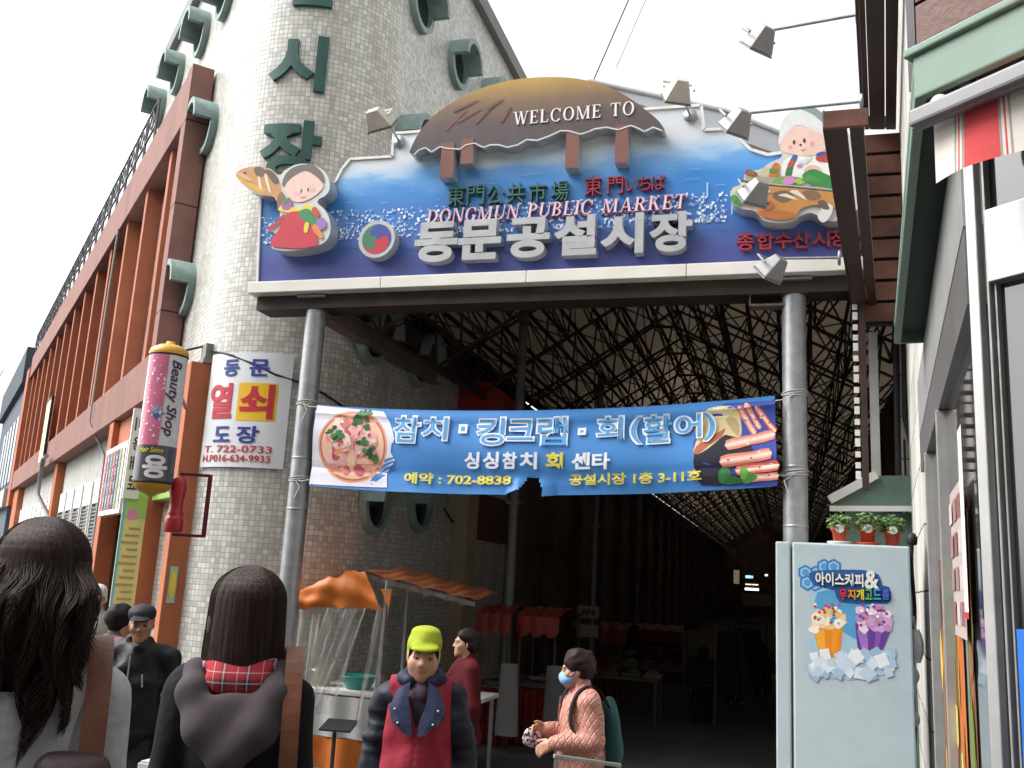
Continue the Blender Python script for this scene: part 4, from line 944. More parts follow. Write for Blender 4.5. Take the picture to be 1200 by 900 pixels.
for k, q in enumerate(qin):
    if k % 2: continue
    mb = MB(); mb.bar(ip(q, yf[0]), ip(q, YEND), .04); mb.build('lower_chord', DARK_STEEL, hall)
for i in range(len(yf) - 1):
    mb = MB()
    for k, q in enumerate(qin):
        if (k + i) % 2 == 0:
            mb.bar(ip(q, yf[i]), tp(qs[k], yf[i + 1]), .02); mb.bar(ip(q, yf[i]), tp(qs[k + 1], yf[i + 1]), .02)
        else:
            mb.bar(ip(q, yf[i + 1]), tp(qs[k], yf[i]), .02); mb.bar(ip(q, yf[i + 1]), tp(qs[k + 1], yf[i]), .02)
        if k % 2 and k + 1 < len(qin): mb.bar(ip(q, yf[i]), ip(qin[k + 1], yf[i + 1]), .018)
    for k in range(0, len(qs) - 1):
        a, b = (k, k + 1) if (i + k) % 2 else (k + 1, k)
        mb.bar(tp(qs[a], yf[i]), tp(qs[b], yf[i + 1]), .019)
    mb.build('lattice_brace', DARK_STEEL, hall)
for x, z in ((XL + .12, 4.72), (XL + .12, 5.12), (XR - .05, 4.72)):
    mb = MB(); mb.bar((x, 9.7 if z < 5 else 11, z), (x, YEND, z), .2 if z < 5 else .1, .3 if z < 5 else .12); mb.build('eave_beam', DARK_STEEL, hall)
mb = MB()
for y in np.arange(12.2, YEND, 1.9): mb.box((XL - .08, y, 4.9), (XL + .02, y + .85, 5.06))
mb.build('eave_strip', mat('pale_eave_strip', (.6, .55, .45), .6, var=.2), hall)
# front gable over the sign, grey membrane
pk, p2_, p3_ = atY(690, 95, 9.4), atY(850, 130, 9.4), atY(1000, 190, 9.4)
mb = MB(); mb.add([(XL + .3, 9.4, ZE), tuple(pk), tuple(p2_), tuple(p3_), (XR + .3, 9.4, ZE)], [(0, 1, 2), (0, 2, 3), (0, 3, 4)])
mb.add([tuple(pk), tuple(p2_), (p2_.x, 12, p2_.z + .1), (pk.x, 12, pk.z + .1)], [(0, 1, 2, 3)])
mb.tube([pk, p2_, p3_], .03, 8)
mb.build('gable_membrane', mat('grey_membrane', (.40, .42, .45), .6, var=.1, dirt_amt=.35), hall)

hw_ = empty('market_hall_wall', (XL, 40, -.5), 'dark inner wall of the market hall with brown pilasters, on the tiled building side', 'wall')
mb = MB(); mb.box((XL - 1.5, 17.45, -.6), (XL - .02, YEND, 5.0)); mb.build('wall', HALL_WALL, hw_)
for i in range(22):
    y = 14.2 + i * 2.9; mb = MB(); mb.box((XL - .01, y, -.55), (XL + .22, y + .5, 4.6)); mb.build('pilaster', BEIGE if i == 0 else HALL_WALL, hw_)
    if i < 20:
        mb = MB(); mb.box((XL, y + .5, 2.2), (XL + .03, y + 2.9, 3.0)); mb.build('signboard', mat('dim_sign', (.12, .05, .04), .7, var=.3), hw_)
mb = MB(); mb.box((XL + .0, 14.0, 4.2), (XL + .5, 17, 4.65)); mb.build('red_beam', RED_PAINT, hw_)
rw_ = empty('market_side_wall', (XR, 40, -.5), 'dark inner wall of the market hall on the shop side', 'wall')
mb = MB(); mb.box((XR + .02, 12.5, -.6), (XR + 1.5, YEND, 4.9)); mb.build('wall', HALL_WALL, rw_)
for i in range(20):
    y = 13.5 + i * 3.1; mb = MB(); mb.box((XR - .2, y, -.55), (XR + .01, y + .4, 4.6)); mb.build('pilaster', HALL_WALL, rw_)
ew = MB(); ew.box((XL - 2, YEND, -.6), (XR + 2, YEND + .3, 8)); top(ew, 'market_end_wall', HALL_WALL, 'dark end wall far inside the market hall', 'wall')
for px, y, nm in ((600, 12.6, 'first'), (697, 17.5, 'second'), (748, 23, 'third')):
    q = atY(px, 640, y); mb = MB(); mb.tube([(q.x, y, -.5), (q.x, y, 5.6)], .065, 14)
    mb.box((q.x - .14, y - .14, -.5), (q.x + .14, y + .14, -.48)); mb.box((q.x - .09, y - .09, 2.6), (q.x + .09, y + .09, 2.64))
    top(mb, 'steel_post', mat('grey_post', (.14, .145, .15), .5, metal=.3, var=.15), {'first': 'slim grey post standing just inside the market hall behind the torn middle of the banner', 'second': 'slim dark post carrying small white number plates inside the hall', 'third': 'dark slim post deepest inside the market hall'}[nm], 'post', 'posts inside the market hall')
q = atY(690, 718, 17.4); mb = MB()
for dz in (0, -.33): mb.box((q.x - .2, 17.33, q.z - .1 + dz), (q.x + .2, 17.36, q.z + .12 + dz))
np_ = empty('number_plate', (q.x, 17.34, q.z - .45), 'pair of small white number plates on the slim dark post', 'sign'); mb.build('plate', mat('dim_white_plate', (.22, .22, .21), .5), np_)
lettering('lettering', 'AF6', ((q.x, 17.328, q.z), (1, 0, 0), (0, 0, 1), (0, -1, 0)), (-.14, .14, -.05, .07), INK, np_, .003, .02)
# lamps and lit things deep in the hall
def hall_lamp(px, py, y, w_, h_, col, s_, label):
    q = atY(px, py, y); t_ = empty('hall_lamp', (q.x, y, q.z), label, 'lamp', 'lamps deep in the market hall')
    mb = MB(); mb.box((q.x - w_ / 2, y, q.z - h_ / 2), (q.x + w_ / 2, y + .08, q.z + h_ / 2)); mb.build('tube', emit('lamp_glow', col, s_), t_)
    mb = MB(); mb.box((q.x - w_ / 2 - .03, y + .085, q.z - h_ / 2 - .02), (q.x + w_ / 2 + .03, y + .14, q.z + h_ / 2 + .1)); mb.bar((q.x, y + .11, q.z + h_ / 2 + .1), (q.x, y + .11, q.z + h_ / 2 + 1.1), .03); mb.build('housing', BLACK_METAL, t_)
hall_lamp(881, 690.5, 46, .62, .10, (1, .95, .85), 1.1, 'long white lamp bar deep in the hall')
hall_lamp(881, 685, 50, .62, .05, (1, .7, .55), .8, 'thin pinkish lamp bar above the white one deep in the hall')
hall_lamp(878, 676, 48, .35, .12, (.3, .65, 1), .8, 'small bluish lit sign at the far end of the hall')
hall_lamp(898, 674, 44, .12, .08, (.6, .7, 1), 1.0, 'tiny bluish lamp nearest the pale cabinet')
hall_lamp(863, 676, 40, .22, .55, (.5, .38, .25), .12, 'dim tan lit panel beside the lamp bars')
q = atY(885, 703, 42); lb = MB(); lb.box((q.x - .55, 42, q.z - .24), (q.x + .7, 42.1, q.z + .24)); lbo = top(lb, 'hanging_sign', mat('dim_panel_sign', (.3, .28, .25), .6), 'dim hanging sign panel under the far lamps', 'sign')

# ================================================================== FLOODLIGHTS
def floodlight(p, aim, mount, arm, label, arm_r=.013, wide=.13):
    FL_ = CREAM if arm == 'sign' else FLOOD
    """lamp box at p looking along aim; a bar runs to mount"""
    p = Vector(p); aim = Vector(aim).normalized()
    t_ = empty('floodlight', tuple(p), label, 'floodlight', 'floodlights aimed at the sign')
    side = aim.cross(Vector((0, 0, 1))).normalized(); up = side.cross(aim).normalized()
    mb = MB(); a, b = wide, .075 if wide < .14 else .06
    back = [p - aim * .1 + side * (sx * a * .45) + up * (sy * b * .6) for sx, sy in ((-1, -1), (1, -1), (1, 1), (-1, 1))]
    front = [p + aim * .1 + side * (sx * a) + up * (sy * b * 1.25) for sx, sy in ((-1, -1), (1, -1), (1, 1), (-1, 1))]
    mb.hexa(back + front); mb.build('housing', FL_, t_, weld=True, bevel=.012)
    mb = MB(); mb.hexa([q + aim * .002 for q in front] + [q + aim * .02 for q in front]); mb.build('visor', FLOOD_RIM, t_)
    mb = MB(); ce = p + aim * .0
    mb.tube([ce + side * .15, ce + side * .15 + up * .12, ce - side * .15 + up * .12, ce - side * .15], .012, 6, smooth=False); mb.build('bracket', FL_, t_)
    mb = MB(); m_ = Vector(mount); mb.tube([p + up * .12, m_], arm_r, 8); mb.lathe([(0, 0), (.07, 0), (.07, .02), (0, .03)], m_, 14, axis=(0, -1, 0) if arm == 'sign' else (-1, 0, 0)); mb.build('arm', GALV, t_)
FLOOD = mat('grey_lamp_casting', (.30, .30, .31), .5, metal=.2, var=.1, dirt_amt=.3); FLOOD_RIM = mat('dark_lamp_rim', (.2, .2, .2), .5)
floodlight(atY(442, 138, 8.4), (.25, .8, -.55), atY(468, 166, YG - .02), 'sign', 'small white floodlight on a short stalk over the first step of the sign', wide=.17)
floodlight(atY(796, 104, 8.2), (-.3, .6, -.5), atY(809, 136, YG - .02), 'sign', 'small white floodlight on a stalk right of the thatched roof')
YW = 8.2
floodlight(atY(893, 44, 7.6), (-.55, .5, -.75), atY(1006, 17, 7.6), 'wall', 'grey floodlight highest up, on a long bar from the dark wooden soffit')
floodlight(atY(866, 141, 7.9), (-.55, .55, -.7), atY(1011, 119, 7.9), 'wall', 'grey floodlight on a long bar in front of the white cloud by the sign end')
floodlight(atY(887, 232 + 33, 8.3) + Vector((0, 0, .35)), (-.5, .6, -.6), atY(985, 224, 8.3), 'wall', 'grey floodlight on a bar in front of the market woman cutout')
floodlight(atY(908, 312, 8.6), (-.6, .4, -.6), atY(985, 302, 8.6), 'wall', 'grey floodlight just above the bare top of the grey post')

# ================================================================== SHOP BUILDING AT THE SIDE
E2 = Vector((.09, .996, 0)).normalized(); EN = Vector((-E2.y, E2.x, 0))     # along the shop wall, and out towards the street
DF = Vector((.739, -.674, 0)).normalized(); DN = Vector((-.674, -.739, 0)).normalized()
CANZ = 2.98
cA, cB = atZ(1072, 117, CANZ), atZ(1049, 402, CANZ); cA.z = cB.z = 0
PC = atP(1152, 700, cA - DN * .10, DN); PY = PC.y       # corner post
WO = PC.x - .0903 * PY
def Wp(y, o, z): return Vector((WO + .0903 * y, y, z)) + EN * o
shop = empty('corner_shop', tuple(Wp(4.7, -1, -.3)), 'corner shop with aluminium framed glass, green canopy and pale stone tiles beside the alley', 'building')
def spart(fn, name, m, parent=None, bev=0): mb = MB(); fn(mb); return mb.build(name, m, parent or shop, bevel=bev)
def wbox(b, y0, y1, o0, o1, z0, z1, mi=0): b.obox(Wp(y0, o0, z0), Wp(y1, o0, z0) - Wp(y0, o0, z0), EN * (o1 - o0), (0, 0, z1 - z0), mi)
def fbox(b, s0, s1, o0, o1, z0, z1, mi=0, base=None):   # along the street front from the corner post
    b.obox((base or Wp(PY, 0, 0)) + DF * s0 + DN * o0 + Vector((0, 0, z0)), DF * (s1 - s0), DN * (o1 - o0), (0, 0, z1 - z0), mi)
cp = empty('green_canopy', (cA.x, cA.y, CANZ), 'sage green metal canopy over the shop corner', 'canopy')
far = cA + DF * 3.5
def can(b):
    P3 = lambda p, z: Vector((p.x, p.y, z))
    ring_ = [cA, cB, cB + EN * -1.6, far + E2 * 2.2, far]
    b.prism([(p.x, p.y) for p in ring_], ((0, 0, 0), (1, 0, 0), (0, 1, 0), (0, 0, 1)), CANZ + .06, CANZ + .09, 0)
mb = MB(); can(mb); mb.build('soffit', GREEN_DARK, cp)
mb = MB(); mb.obox(cA + Vector((0, 0, CANZ)), cB - cA, -EN * .03, (0, 0, .13)); mb.obox(cB + Vector((0, 0, CANZ)), -EN * 1.6, E2 * .03, (0, 0, .13)); mb.build('side_fascia', GREEN_PAINT, cp, bevel=.006)
mb = MB(); mb.obox(cA + DN * .004 + Vector((0, 0, CANZ)), DF * 3.5, DN * -.03, (0, 0, .13)); mb.obox(cA + DN * .02 + DF * -.02 + Vector((0, 0, CANZ + .13)), DF * 3.5, DN * -.06, (0, 0, .025)); mb.build('front_fascia', GREEN_PAINT, cp, bevel=.006)
mb = MB()
for o in (.5, .95, 1.3): mb.obox(cA + E2 * .3 - EN * (o * .5) + Vector((0, 0, CANZ + .0)), (cB - cA) * .88, -EN * .05, (0, 0, .06))
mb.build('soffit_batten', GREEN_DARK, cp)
# brown boards over the canopy
bdz = CANZ + .17
bo = cA + E2 * .25 - EN * .02
bd = empty('wooden_shop_board', (bo.x, bo.y, bdz), 'brown wooden plank board over the green canopy at the frame corner', 'board')
for i in range(3):
    mb = MB(); mb.obox(bo + Vector((0, 0, bdz + i * .145)), DF * 3.2, DN * -.03, (0, 0, .135)); mb.build('plank', WOOD_BROWN, bd, bevel=.004)
mb = MB(); mb.obox(bo + Vector((0, 0, bdz)) - DN * .035, DF * 3.2, DN * -.03, (0, 0, .5)); mb.obox(bo + Vector((0, 0, bdz)) - DF * .03 + DN * .001, DF * .028, DN * -.06, (0, 0, .5)); mb.build('backing', BLACK_METAL, bd)
# glass walls and frames
GLASS_SHOP = mat('shop_window_glass', (.04, .042, .045), .06, var=.1, spec=.9, coat=.6)
spart(lambda b: b.prism([(p.x, p.y) for p in (Wp(PY, -.15, 0), Wp(6.5, -.15, 0), Vector((7, 6.6, 0)), Wp(PY, -.15, 0) + DF * 6)], ((0, 0, 0), (1, 0, 0), (0, 1, 0), (0, 0, 1)), 3.1, 9.0), 'upper_wall', GREY_WALL)  # upper storeys, mostly hidden, added to block the sky on this side
spart(lambda b: (fbox(b, 0.0, .03, -.03, .0, -.3, CANZ + .05), fbox(b, .045, .052, -.04, -.01, -.3, CANZ + .05)), 'corner_post', ALU, bev=.006)
spart(lambda b: fbox(b, .05, 3, -.06, -.04, -.3, CANZ), 'front_glass', GLASS_SHOP)
ZH0, ZH1 = atP(1180, 325, Wp(PY, 0, 0), DN).z, atP(1180, 238, Wp(PY, 0, 0), DN).z
spart(lambda b: (fbox(b, .055, 3, -.05, .0, ZH0, ZH1), fbox(b, .06, .066, -.05, -.02, -.3, ZH0)), 'window_head', ALU, bev=.004)
spart(lambda b: wbox(b, PY + .06, 6.5, -.06, -.03, .2, 2.4), 'side_glass', GLASS_SHOP)
spart(lambda b: (wbox(b, PY + .05, 6.5, -.1, .0, 2.4, 2.62), ), 'window_lintel', mat('dark_bronze_lintel', (.16, .15, .145), .4, metal=.3, var=.1))
spart(lambda b: (wbox(b, PY + .05, 6.5, -.1, .002, 2.625, CANZ)), 'lintel_panel', mat('grey_lintel_panel', (.36, .36, .345), .45, metal=.3, var=.1))
spart(lambda b: [wbox(b, y, y + .06, -.08, .01, -.3, 2.4) for y in (4.3, 5.6)], 'mullion', ALU, bev=.004)
spart(lambda b: wbox(b, PY, 6.5, -.1, .004, -.4, .2), 'plinth', PALE_TILE)
# posters seen in the side window
po = empty('window_posters', tuple(Wp(5.6, .02, .6)), 'food posters and price list stuck on the alley side window', 'poster')
POS = [(0, 4.98, 5.14, .3, 1.9, '#7a4a2a'), (1, 5.27, 5.5, .35, 2.02, '#b8641f'), (2, 5.52, 5.72, .6, 1.75, '#5a6a3a'), (3, 5.85, 6.05, .4, 1.95, '#8a8a52'), (4, 6.08, 6.28, .3, 1.8, '#6a3c2c')]
sh = [([(a, c), (b, c), (b, d), (a, d)], srgb(h)) for _, a, b, c, d, h in POS]
rr_ = random.Random(9)
for i in range(70):
    _, a, b, c, d, h = rr_.choice(POS); sh.append((blob(rr_.uniform(a + .03, b - .03), rr_.uniform(c + .05, d - .05), rr_.uniform(.015, .06), rr_.uniform(.03, .2), 8, .3, 0, i), srgb(rr_.choice(['#c8882c', '#a84a1c', '#d8b45a', '#6c7a30', '#40301c', '#8a5a3a', '#b0702c']))))
art('print', sh, po, lambda x, y, l: Wp(3.25 + (x - 4.9) * 1.5, -.028 + l, y), step=.00006)
pl_ = empty('price_list', tuple(Wp(5.0, .03, 1.5)), 'white price list with a red edge on the alley side window', 'poster')
sh = [([(4.84, 1.48), (5.1, 1.48), (5.1, 2.0), (4.84, 2.0)], srgb('#b8a8a4'))] + [([(4.86 + .085 * i, 1.52 + .12 * j), (4.93 + .085 * i, 1.52 + .12 * j), (4.93 + .085 * i, 1.6 + .12 * j), (4.86 + .085 * i, 1.6 + .12 * j)], srgb(rr_.choice(['#8a5a58', '#c9b8b0', '#9a7a74']))) for i in range(3) for j in range(4)]
sh += [([(4.76, 1.55), (4.83, 1.55), (4.83, 2.15), (4.76, 2.15)], srgb('#e8e4e2')), ([(4.76, 1.55), (4.83, 1.55), (4.83, 1.57), (4.76, 1.57)], srgb('#c8303c'))]
art('print', sh, pl_, lambda x, y, l: Wp(3.2 + (x - 4.76) * 2.2, -.012 + l, y), step=.0004)
# stone tiled return wall behind the cabinet, up the building
W2 = .24
def W2p(y, o, z): return Vector((W2 + .0903 * y, y, z)) + EN * o
uvmesh('stone_wall', [(W2p(12.4, 0, 0).x, 12.4), (W2p(6.55, 0, 0).x, 6.55), (W2p(6.55, 0, 0).x + .55, 6.55), (W2p(6.55, 0, 0).x + 3.5, 6.3)], -.5, 9.0, PALE_TILE, shop)
spart(lambda b: b.box((1.62, 9.75, -.5), (3.2, 9.9, 9)), 'rear_return', GREY_WALL)
uvmesh('end_wall', [(1.02, 9.7), (2.2, 9.7)], -.5, 4.3, PALE_TILE, shop)
spart(lambda b: (b.tube([(1.02, 9.6, 4.3), (1.0, 9.6, 2.2)], .03, 8), b.tube([(1.1, 9.6, 4.2), (1.08, 9.6, 3.3), (1.14, 9.6, 3.0)], .025, 8), b.bar((1.07, 9.62, 3.1), (1.07, 9.62, 1.8), .02)), 'black_pipe', BLACK_RUBBER)
spart(lambda b: b.box((.78, 9.72, 1.0), (.86, 9.8, 4.2)), 'corner_trim', WHITE_PAINT)
# striped awning
aw = empty('striped_awning', tuple(cA + DF * .35), 'red and white striped awning valance under the green canopy', 'awning')
a_l = atP(1093, 118, cA + DN * .1, DN); a_b = atP(1105, 212, cA + DN * .1, DN); AZ0, AZ1 = a_b.z, a_l.z
AO = Vector((a_l.x, a_l.y, 0))
FAB = bpy.data.materials.new('striped_canvas'); FAB.use_nodes = True
t, p, L = nodes(FAB); p.inputs['Roughness'].default_value = .85
tc = t.nodes.new('ShaderNodeUVMap'); tc.uv_map = 'UVMap'; sp = t.nodes.new('ShaderNodeSeparateXYZ'); L(tc.outputs[0], sp.inputs[0])
fr_ = t.nodes.new('ShaderNodeMath'); fr_.operation = 'MODULO'; fr_.inputs[1].default_value = .25; L(sp.outputs[0], fr_.inputs[0])
dv = t.nodes.new('ShaderNodeMath'); dv.operation = 'DIVIDE'; dv.inputs[1].default_value = .25; L(fr_.outputs[0], dv.inputs[0])
cr = t.nodes.new('ShaderNodeValToRGB'); cr.color_ramp.interpolation = 'CONSTANT'; L(dv.outputs[0], cr.inputs[0]); e = cr.color_ramp.elements
wht, rd, gy, bk = (.68, .63, .57, 1), (.58, .06, .065, 1), (.3, .29, .28, 1), (.06, .04, .04, 1)
seq = [(0, wht), (.25, gy), (.27, wht), (.29, rd), (.31, wht), (.335, gy), (.36, rd), (.72, gy), (.745, wht), (.77, rd), (.79, wht), (.82, gy), (.84, wht)]
e[0].position, e[0].color = seq[0]; e[1].position, e[1].color = seq[-1]
for q, c in seq[1:-1]: x = e.new(q); x.color = c
nz = t.nodes.new('ShaderNodeTexNoise'); nz.inputs['Scale'].default_value = 9; mv = t.nodes.new('ShaderNodeMapRange'); mv.inputs[3].default_value = .85; mv.inputs[4].default_value = 1.12; L(nz.outputs['Fac'], mv.inputs[0])
vs = t.nodes.new('ShaderNodeVectorMath'); vs.operation = 'SCALE'; L(cr.outputs[0], vs.inputs[0]); L(mv.outputs[0], vs.inputs['Scale']); L(vs.outputs[0], p.inputs['Base Color'])
def cloth_uv(fn, nu, nv, lu, lv, name, parent):
    mb = MB(); mb.sheet(fn, nu, nv); o = mb.build(name, FAB, parent)
    uv = o.data.uv_layers.new(name='UVMap')
    for pl in o.data.polygons:
        for li in pl.loop_indices:
            vi = o.data.loops[li].vertex_index; i, j = vi % (nu + 1), vi // (nu + 1); uv.data[li].uv = (lu * i / nu, lv * j / nv)
    return o
zr = AZ1 - .0
ZPIPE = atP(1095, 143, cA + DN * .1, DN).z
cloth_uv(lambda u, v: AO + DF * (2.2 * u) + DN * (.012 * sin(u * 40) * (1 - v) + .01 * sin(u * 17)) + Vector((0, 0, AZ0 + (ZPIPE - AZ0) * v + .006 * sin(u * 23) * (1 - v))), 80, 6, 2.2, .3, 'valance', aw)
cloth_uv(lambda u, v: AO + DF * (2.2 * u) - DN * (.35 * v) + Vector((0, 0, ZPIPE + .02 + .12 * v + .01 * sin(u * 20) * sin(pi * v))), 60, 6, 2.2, .5, 'roof_cloth', aw)
mb = MB(); mb.obox(AO + DN * .015 + DF * -.03 + Vector((0, 0, ZPIPE - .02)), DF * 2.3, DN * .05, (0, 0, .045)); mb.obox(AO + DN * .03 + DF * -.035 + Vector((0, 0, ZPIPE - .025)), DF * 2.3, DN * .02, (0, 0, .02)); mb.build('front_bar', mat('worn_grey_bar', (.22, .22, .23), .5, metal=.2, var=.15, dirt_amt=.4), aw, bevel=.008)
mb = MB(); mb.lathe([(0, -.03), (.022, -.03), (.025, 0), (.023, .035), (.014, .045), (0, .047)], AO + DF * .0 - DN * .03 + Vector((0, 0, ZPIPE + .04)), 16); mb.obox(AO + DF * .38 - DN * .35 + Vector((0, 0, AZ0 - .03)), DF * .35, DN * .36, (0, 0, .03)); mb.build('end_cap', CREAM, aw, bevel=.006)
# wooden slat structures on the alley side
ws = empty('wooden_soffit', tuple(atY(1030, 75, 8)), 'dark wooden plank soffit overhanging the alley at the frame top', 'soffit')
ZS = 6.15
for i, (pa, pb) in enumerate(((1013.5, 1019), (1019.5, 1037), (1038, 1050))):
    a, b = atZ(pa, 152, ZS), atZ(pb, 152, ZS); d_ = E2 * -3.6
    mb = MB(); mb.obox(a, b - a, d_, (0, 0, .04)); mb.build('plank', WOOD_DARK, ws, bevel=.004)
a = atZ(1013.5, 152, ZS); b = atZ(1050, 152, ZS)
mb = MB(); mb.obox(a + Vector((0, 0, .05)), (b - a), E2 * .06, (0, 0, .1)); mb.obox(a + Vector((-.03, 0, -.01)), E2 * -3.6, Vector((.028, 0, 0)), (0, 0, .2)); mb.build('edge_board', WOOD_DARK, ws)
wp = empty('wooden_slat_panel', tuple(atY(1030, 380, 9.1)), 'panel of wide horizontal brown planks hanging under the dark soffit beside the alley', 'panel')
for i in range(9):
    ya_, yb_ = 157 + i * 24.8, 157 + (i + 1) * 24.8 - 2.6
    a = atY(1030, ya_, 9.1); b = atY(1030, yb_ - 1.2, 9.1); xa_, xb_ = atY(1009, 260, 9.1).x, atY(1054, 260, 9.1).x + .25
    mb = MB(); mb.box((xa_, 9.1, b.z), (xb_, 9.13, a.z)); mb.build('plank', WOOD_BROWN, wp, bevel=.004)
a = atY(1008, 157, 9.1); b = atY(1008, 380, 9.1)
mb = MB(); mb.box((a.x + .02, 9.16, b.z), (a.x + .7, 9.2, a.z)); mb.build('backing', BLACK_METAL, wp)
wb = empty('wooden_eave_box', tuple(atZ(985, 300, 4.25)), 'dark wooden eave box with a slot between its boards covering the sign end', 'eave')
ZW = 4.3; a = atZ(967, 152, ZW); b = atZ(1003, 384, ZW)
ln = b - a
mb = MB(); mb.obox(a, ln, Vector((.12, 0, 0)), (0, 0, .045)); mb.build('under_board', WOOD_DARK, wb, bevel=.004)
mb = MB(); mb.obox(a + Vector((.135, 0, .0)), ln, Vector((.08, 0, 0)), (0, 0, .045)); mb.build('under_board', WOOD_DARK, wb, bevel=.004)
mb = MB(); mb.obox(a + Vector((-.012, -.03, -.005)), Vector((.25, 0, 0)), E2 * .028, (0, 0, .11)); mb.build('end_board', WOOD_BROWN, wb, bevel=.004)
mb = MB(); mb.obox(a + Vector((-.014, 0, -.004)), ln, Vector((.013, 0, 0)), (0, 0, .13)); mb.build('side_board', WOOD_DARK, wb, bevel=.003)
mb = MB(); q = atY(1009, 380, 9.05); q2 = atY(1013, 575, 9.05); mb.box((q.x - .02, 9.0, q2.z), (q.x + .035, 9.06, q.z + .3)); mb.build('corner_post', WOOD_DARK, wb)
for i in range(26):  # white blocks stand in for the bright background seen between slats
    z_ = q2.z + .1 + i * .1; mb = MB(); mb.box((q.x - .075, 9.03, z_), (q.x - .03, 9.045, z_ + (.055 if i % 3 else .075))); mb.build('bright_gap_block', WHITE_PAINT, wb)
# small green lean-to behind the cabinet
kg = empty('green_lean_to', tuple(atY(1010, 640, 9.4)), 'small green lean-to roof with white edge behind the potted plants', 'shed')
a, b = atY(972, 586, 9.4), atY(1027, 556, 9.4)
mb = MB(); mb.bar(a, b, .05, .08); mb.bar((a.x, 9.4, a.z - .08), (b.x + .3, 9.4, a.z - .06), .04, .05); mb.build('white_edge', WHITE_PAINT, kg)
mb = MB(); mb.add([(a.x, 9.42, a.z - .06), (b.x + .3, 9.42, a.z - .06), (b.x + .3, 9.42, b.z), (b.x, 9.42, b.z - .01)], [(0, 1, 2, 3)]); mb.box((a.x + .15, 9.5, -.5), (b.x + .5, 9.6, a.z - .09)); mb.build('green_board', mat('faded_green_board', (.12, .19, .15), .7, var=.15), kg)

# ================================================================== CABINET, PLANTS, BAGS
YFR = 6.4
fa, fb_ = atY(928, 635, YFR), atY(1066, 636, YFR); ft = fa.z
fr0 = empty('tall_cabinet', ((fa.x + fb_.x) / 2, YFR + .35, gz(6.4)), 'tall pale blue cabinet with an iced drink poster standing before the grey post', 'cabinet')
mb = MB(); mb.box((fa.x + .003, YFR, gz(6.4) + .06), (fb_.x, YFR + .06, ft)); mb.build('door', FRIDGE, fr0, bevel=.012)
lx = atY(909, 635, YFR).x
mb = MB(); mb.box((lx, YFR + .005, gz(6.4) + .06), (fa.x - .012, YFR + .66, ft)); mb.build('side_panel', FRIDGE, fr0, bevel=.01)
mb = MB(); mb.box((fa.x - .01, YFR + .065, gz(6.4) + .05), (fb_.x - .01, YFR + .65, ft - .012)); mb.build('body', mat('grey_cabinet_body', (.35, .4, .42), .4), fr0)
mb = MB(); mb.box((lx + .02, YFR + .03, gz(6.4) - .02), (fb_.x - .02, YFR + .6, gz(6.4) + .06)); mb.build('foot_rail', BLACK_RUBBER, fr0)
def cab(px, py): q = atY(px, py, YFR); return (q.x, q.z)
cf = lambda x, y, l: Vector((x, YFR - l, y))
def cq(pts, col, sm=2): w_ = [cab(*q) for q in pts]; return (smooth_poly(w_, sm) if sm else w_, srgb(col))
sh = [cq([(950, 690), (980, 686), (1030, 690), (1036, 706), (1030, 760), (1040, 790), (952, 792), (954, 720)], '#a8cbe0')]
sh += [cq([(958, 694), (1000, 690), (1016, 700), (1018, 735), (1008, 750), (990, 742), (960, 718)], '#5aa4d4')]
for cx_, cy_ in ((956, 672), (966, 664), (977, 664), (955, 684), (968, 677), (944, 671), (946, 683)): 
    sh += [(lambda c, R_: [(c[0] + R_ * cos(pi / 3 * i + .5), c[1] + R_ * sin(pi / 3 * i + .5)) for i in range(6)])(cab(cx_, cy_), rad) and ((lambda c, R_: [(c[0] + R_ * cos(pi / 3 * i + .5), c[1] + R_ * sin(pi / 3 * i + .5)) for i in range(6)])(cab(cx_, cy_), rad), srgb(c_)) for rad, c_ in ((.05, '#3a7fc0'), (.036, '#9ccbe8'), (.024, '#5a9fd4'))]
sh += [cq([(948, 672), (966, 668), (1012, 668), (1030, 674), (1034, 686), (1042, 688), (1044, 704), (1030, 708), (984, 706), (978, 692), (954, 686)], '#2c5f9c')]
for k in range(2):
    x0_, c1, c2_, c3 = ((952, '#f0901c', '#f8b040', '#f4a030'), (1002, '#6a3f9a', '#a878c8', '#8a5ab4'))[k]
    sh += [cq([(x0_, 735), (x0_ + 36, 735), (x0_ + 32, 772), (x0_ + 10, 772)] if k == 0 else [(x0_, 730), (x0_ + 44, 732), (x0_ + 26, 776), (x0_ + 4, 772)], c1, 0), cq([(x0_ + 2, 738), (x0_ + 14, 738), (x0_ + 16, 768), (x0_ + 9, 766)], c2_, 0), cq([(x0_ + 24, 738), (x0_ + 32, 738), (x0_ + 26, 766), (x0_ + 22, 764)], c3, 0)]
    rr_ = random.Random(k)
    for i in range(34):
        q = cab(x0_ + 18 + k * 4 + rr_.uniform(-18, 18), 728 + rr_.uniform(-14, 10) - (0 if i < 24 else 6)); sh.append((blob(q[0], q[1], .026, .022, 8, .25, 0, i), srgb(rr_.choice(['#f6ead2', '#eec98a', '#f4d8b0', '#fff4e0'] if k == 0 else ['#e8cfe6', '#d4a8d0', '#f0e2ee', '#c890c4']))))
    for i in range(22):
        q = cab(x0_ + 18 + k * 4 + rr_.uniform(-16, 16), 722 + rr_.uniform(-14, 12)); sh.append((blob(q[0], q[1], .01, .009, 6, .1, 0, i), srgb(rr_.choice(['#a8582c', '#ffffff', '#7fc4e8', '#d8406a'] if k == 0 else ['#b03a8a', '#ffffff', '#6a3a9a', '#e070a0']))))
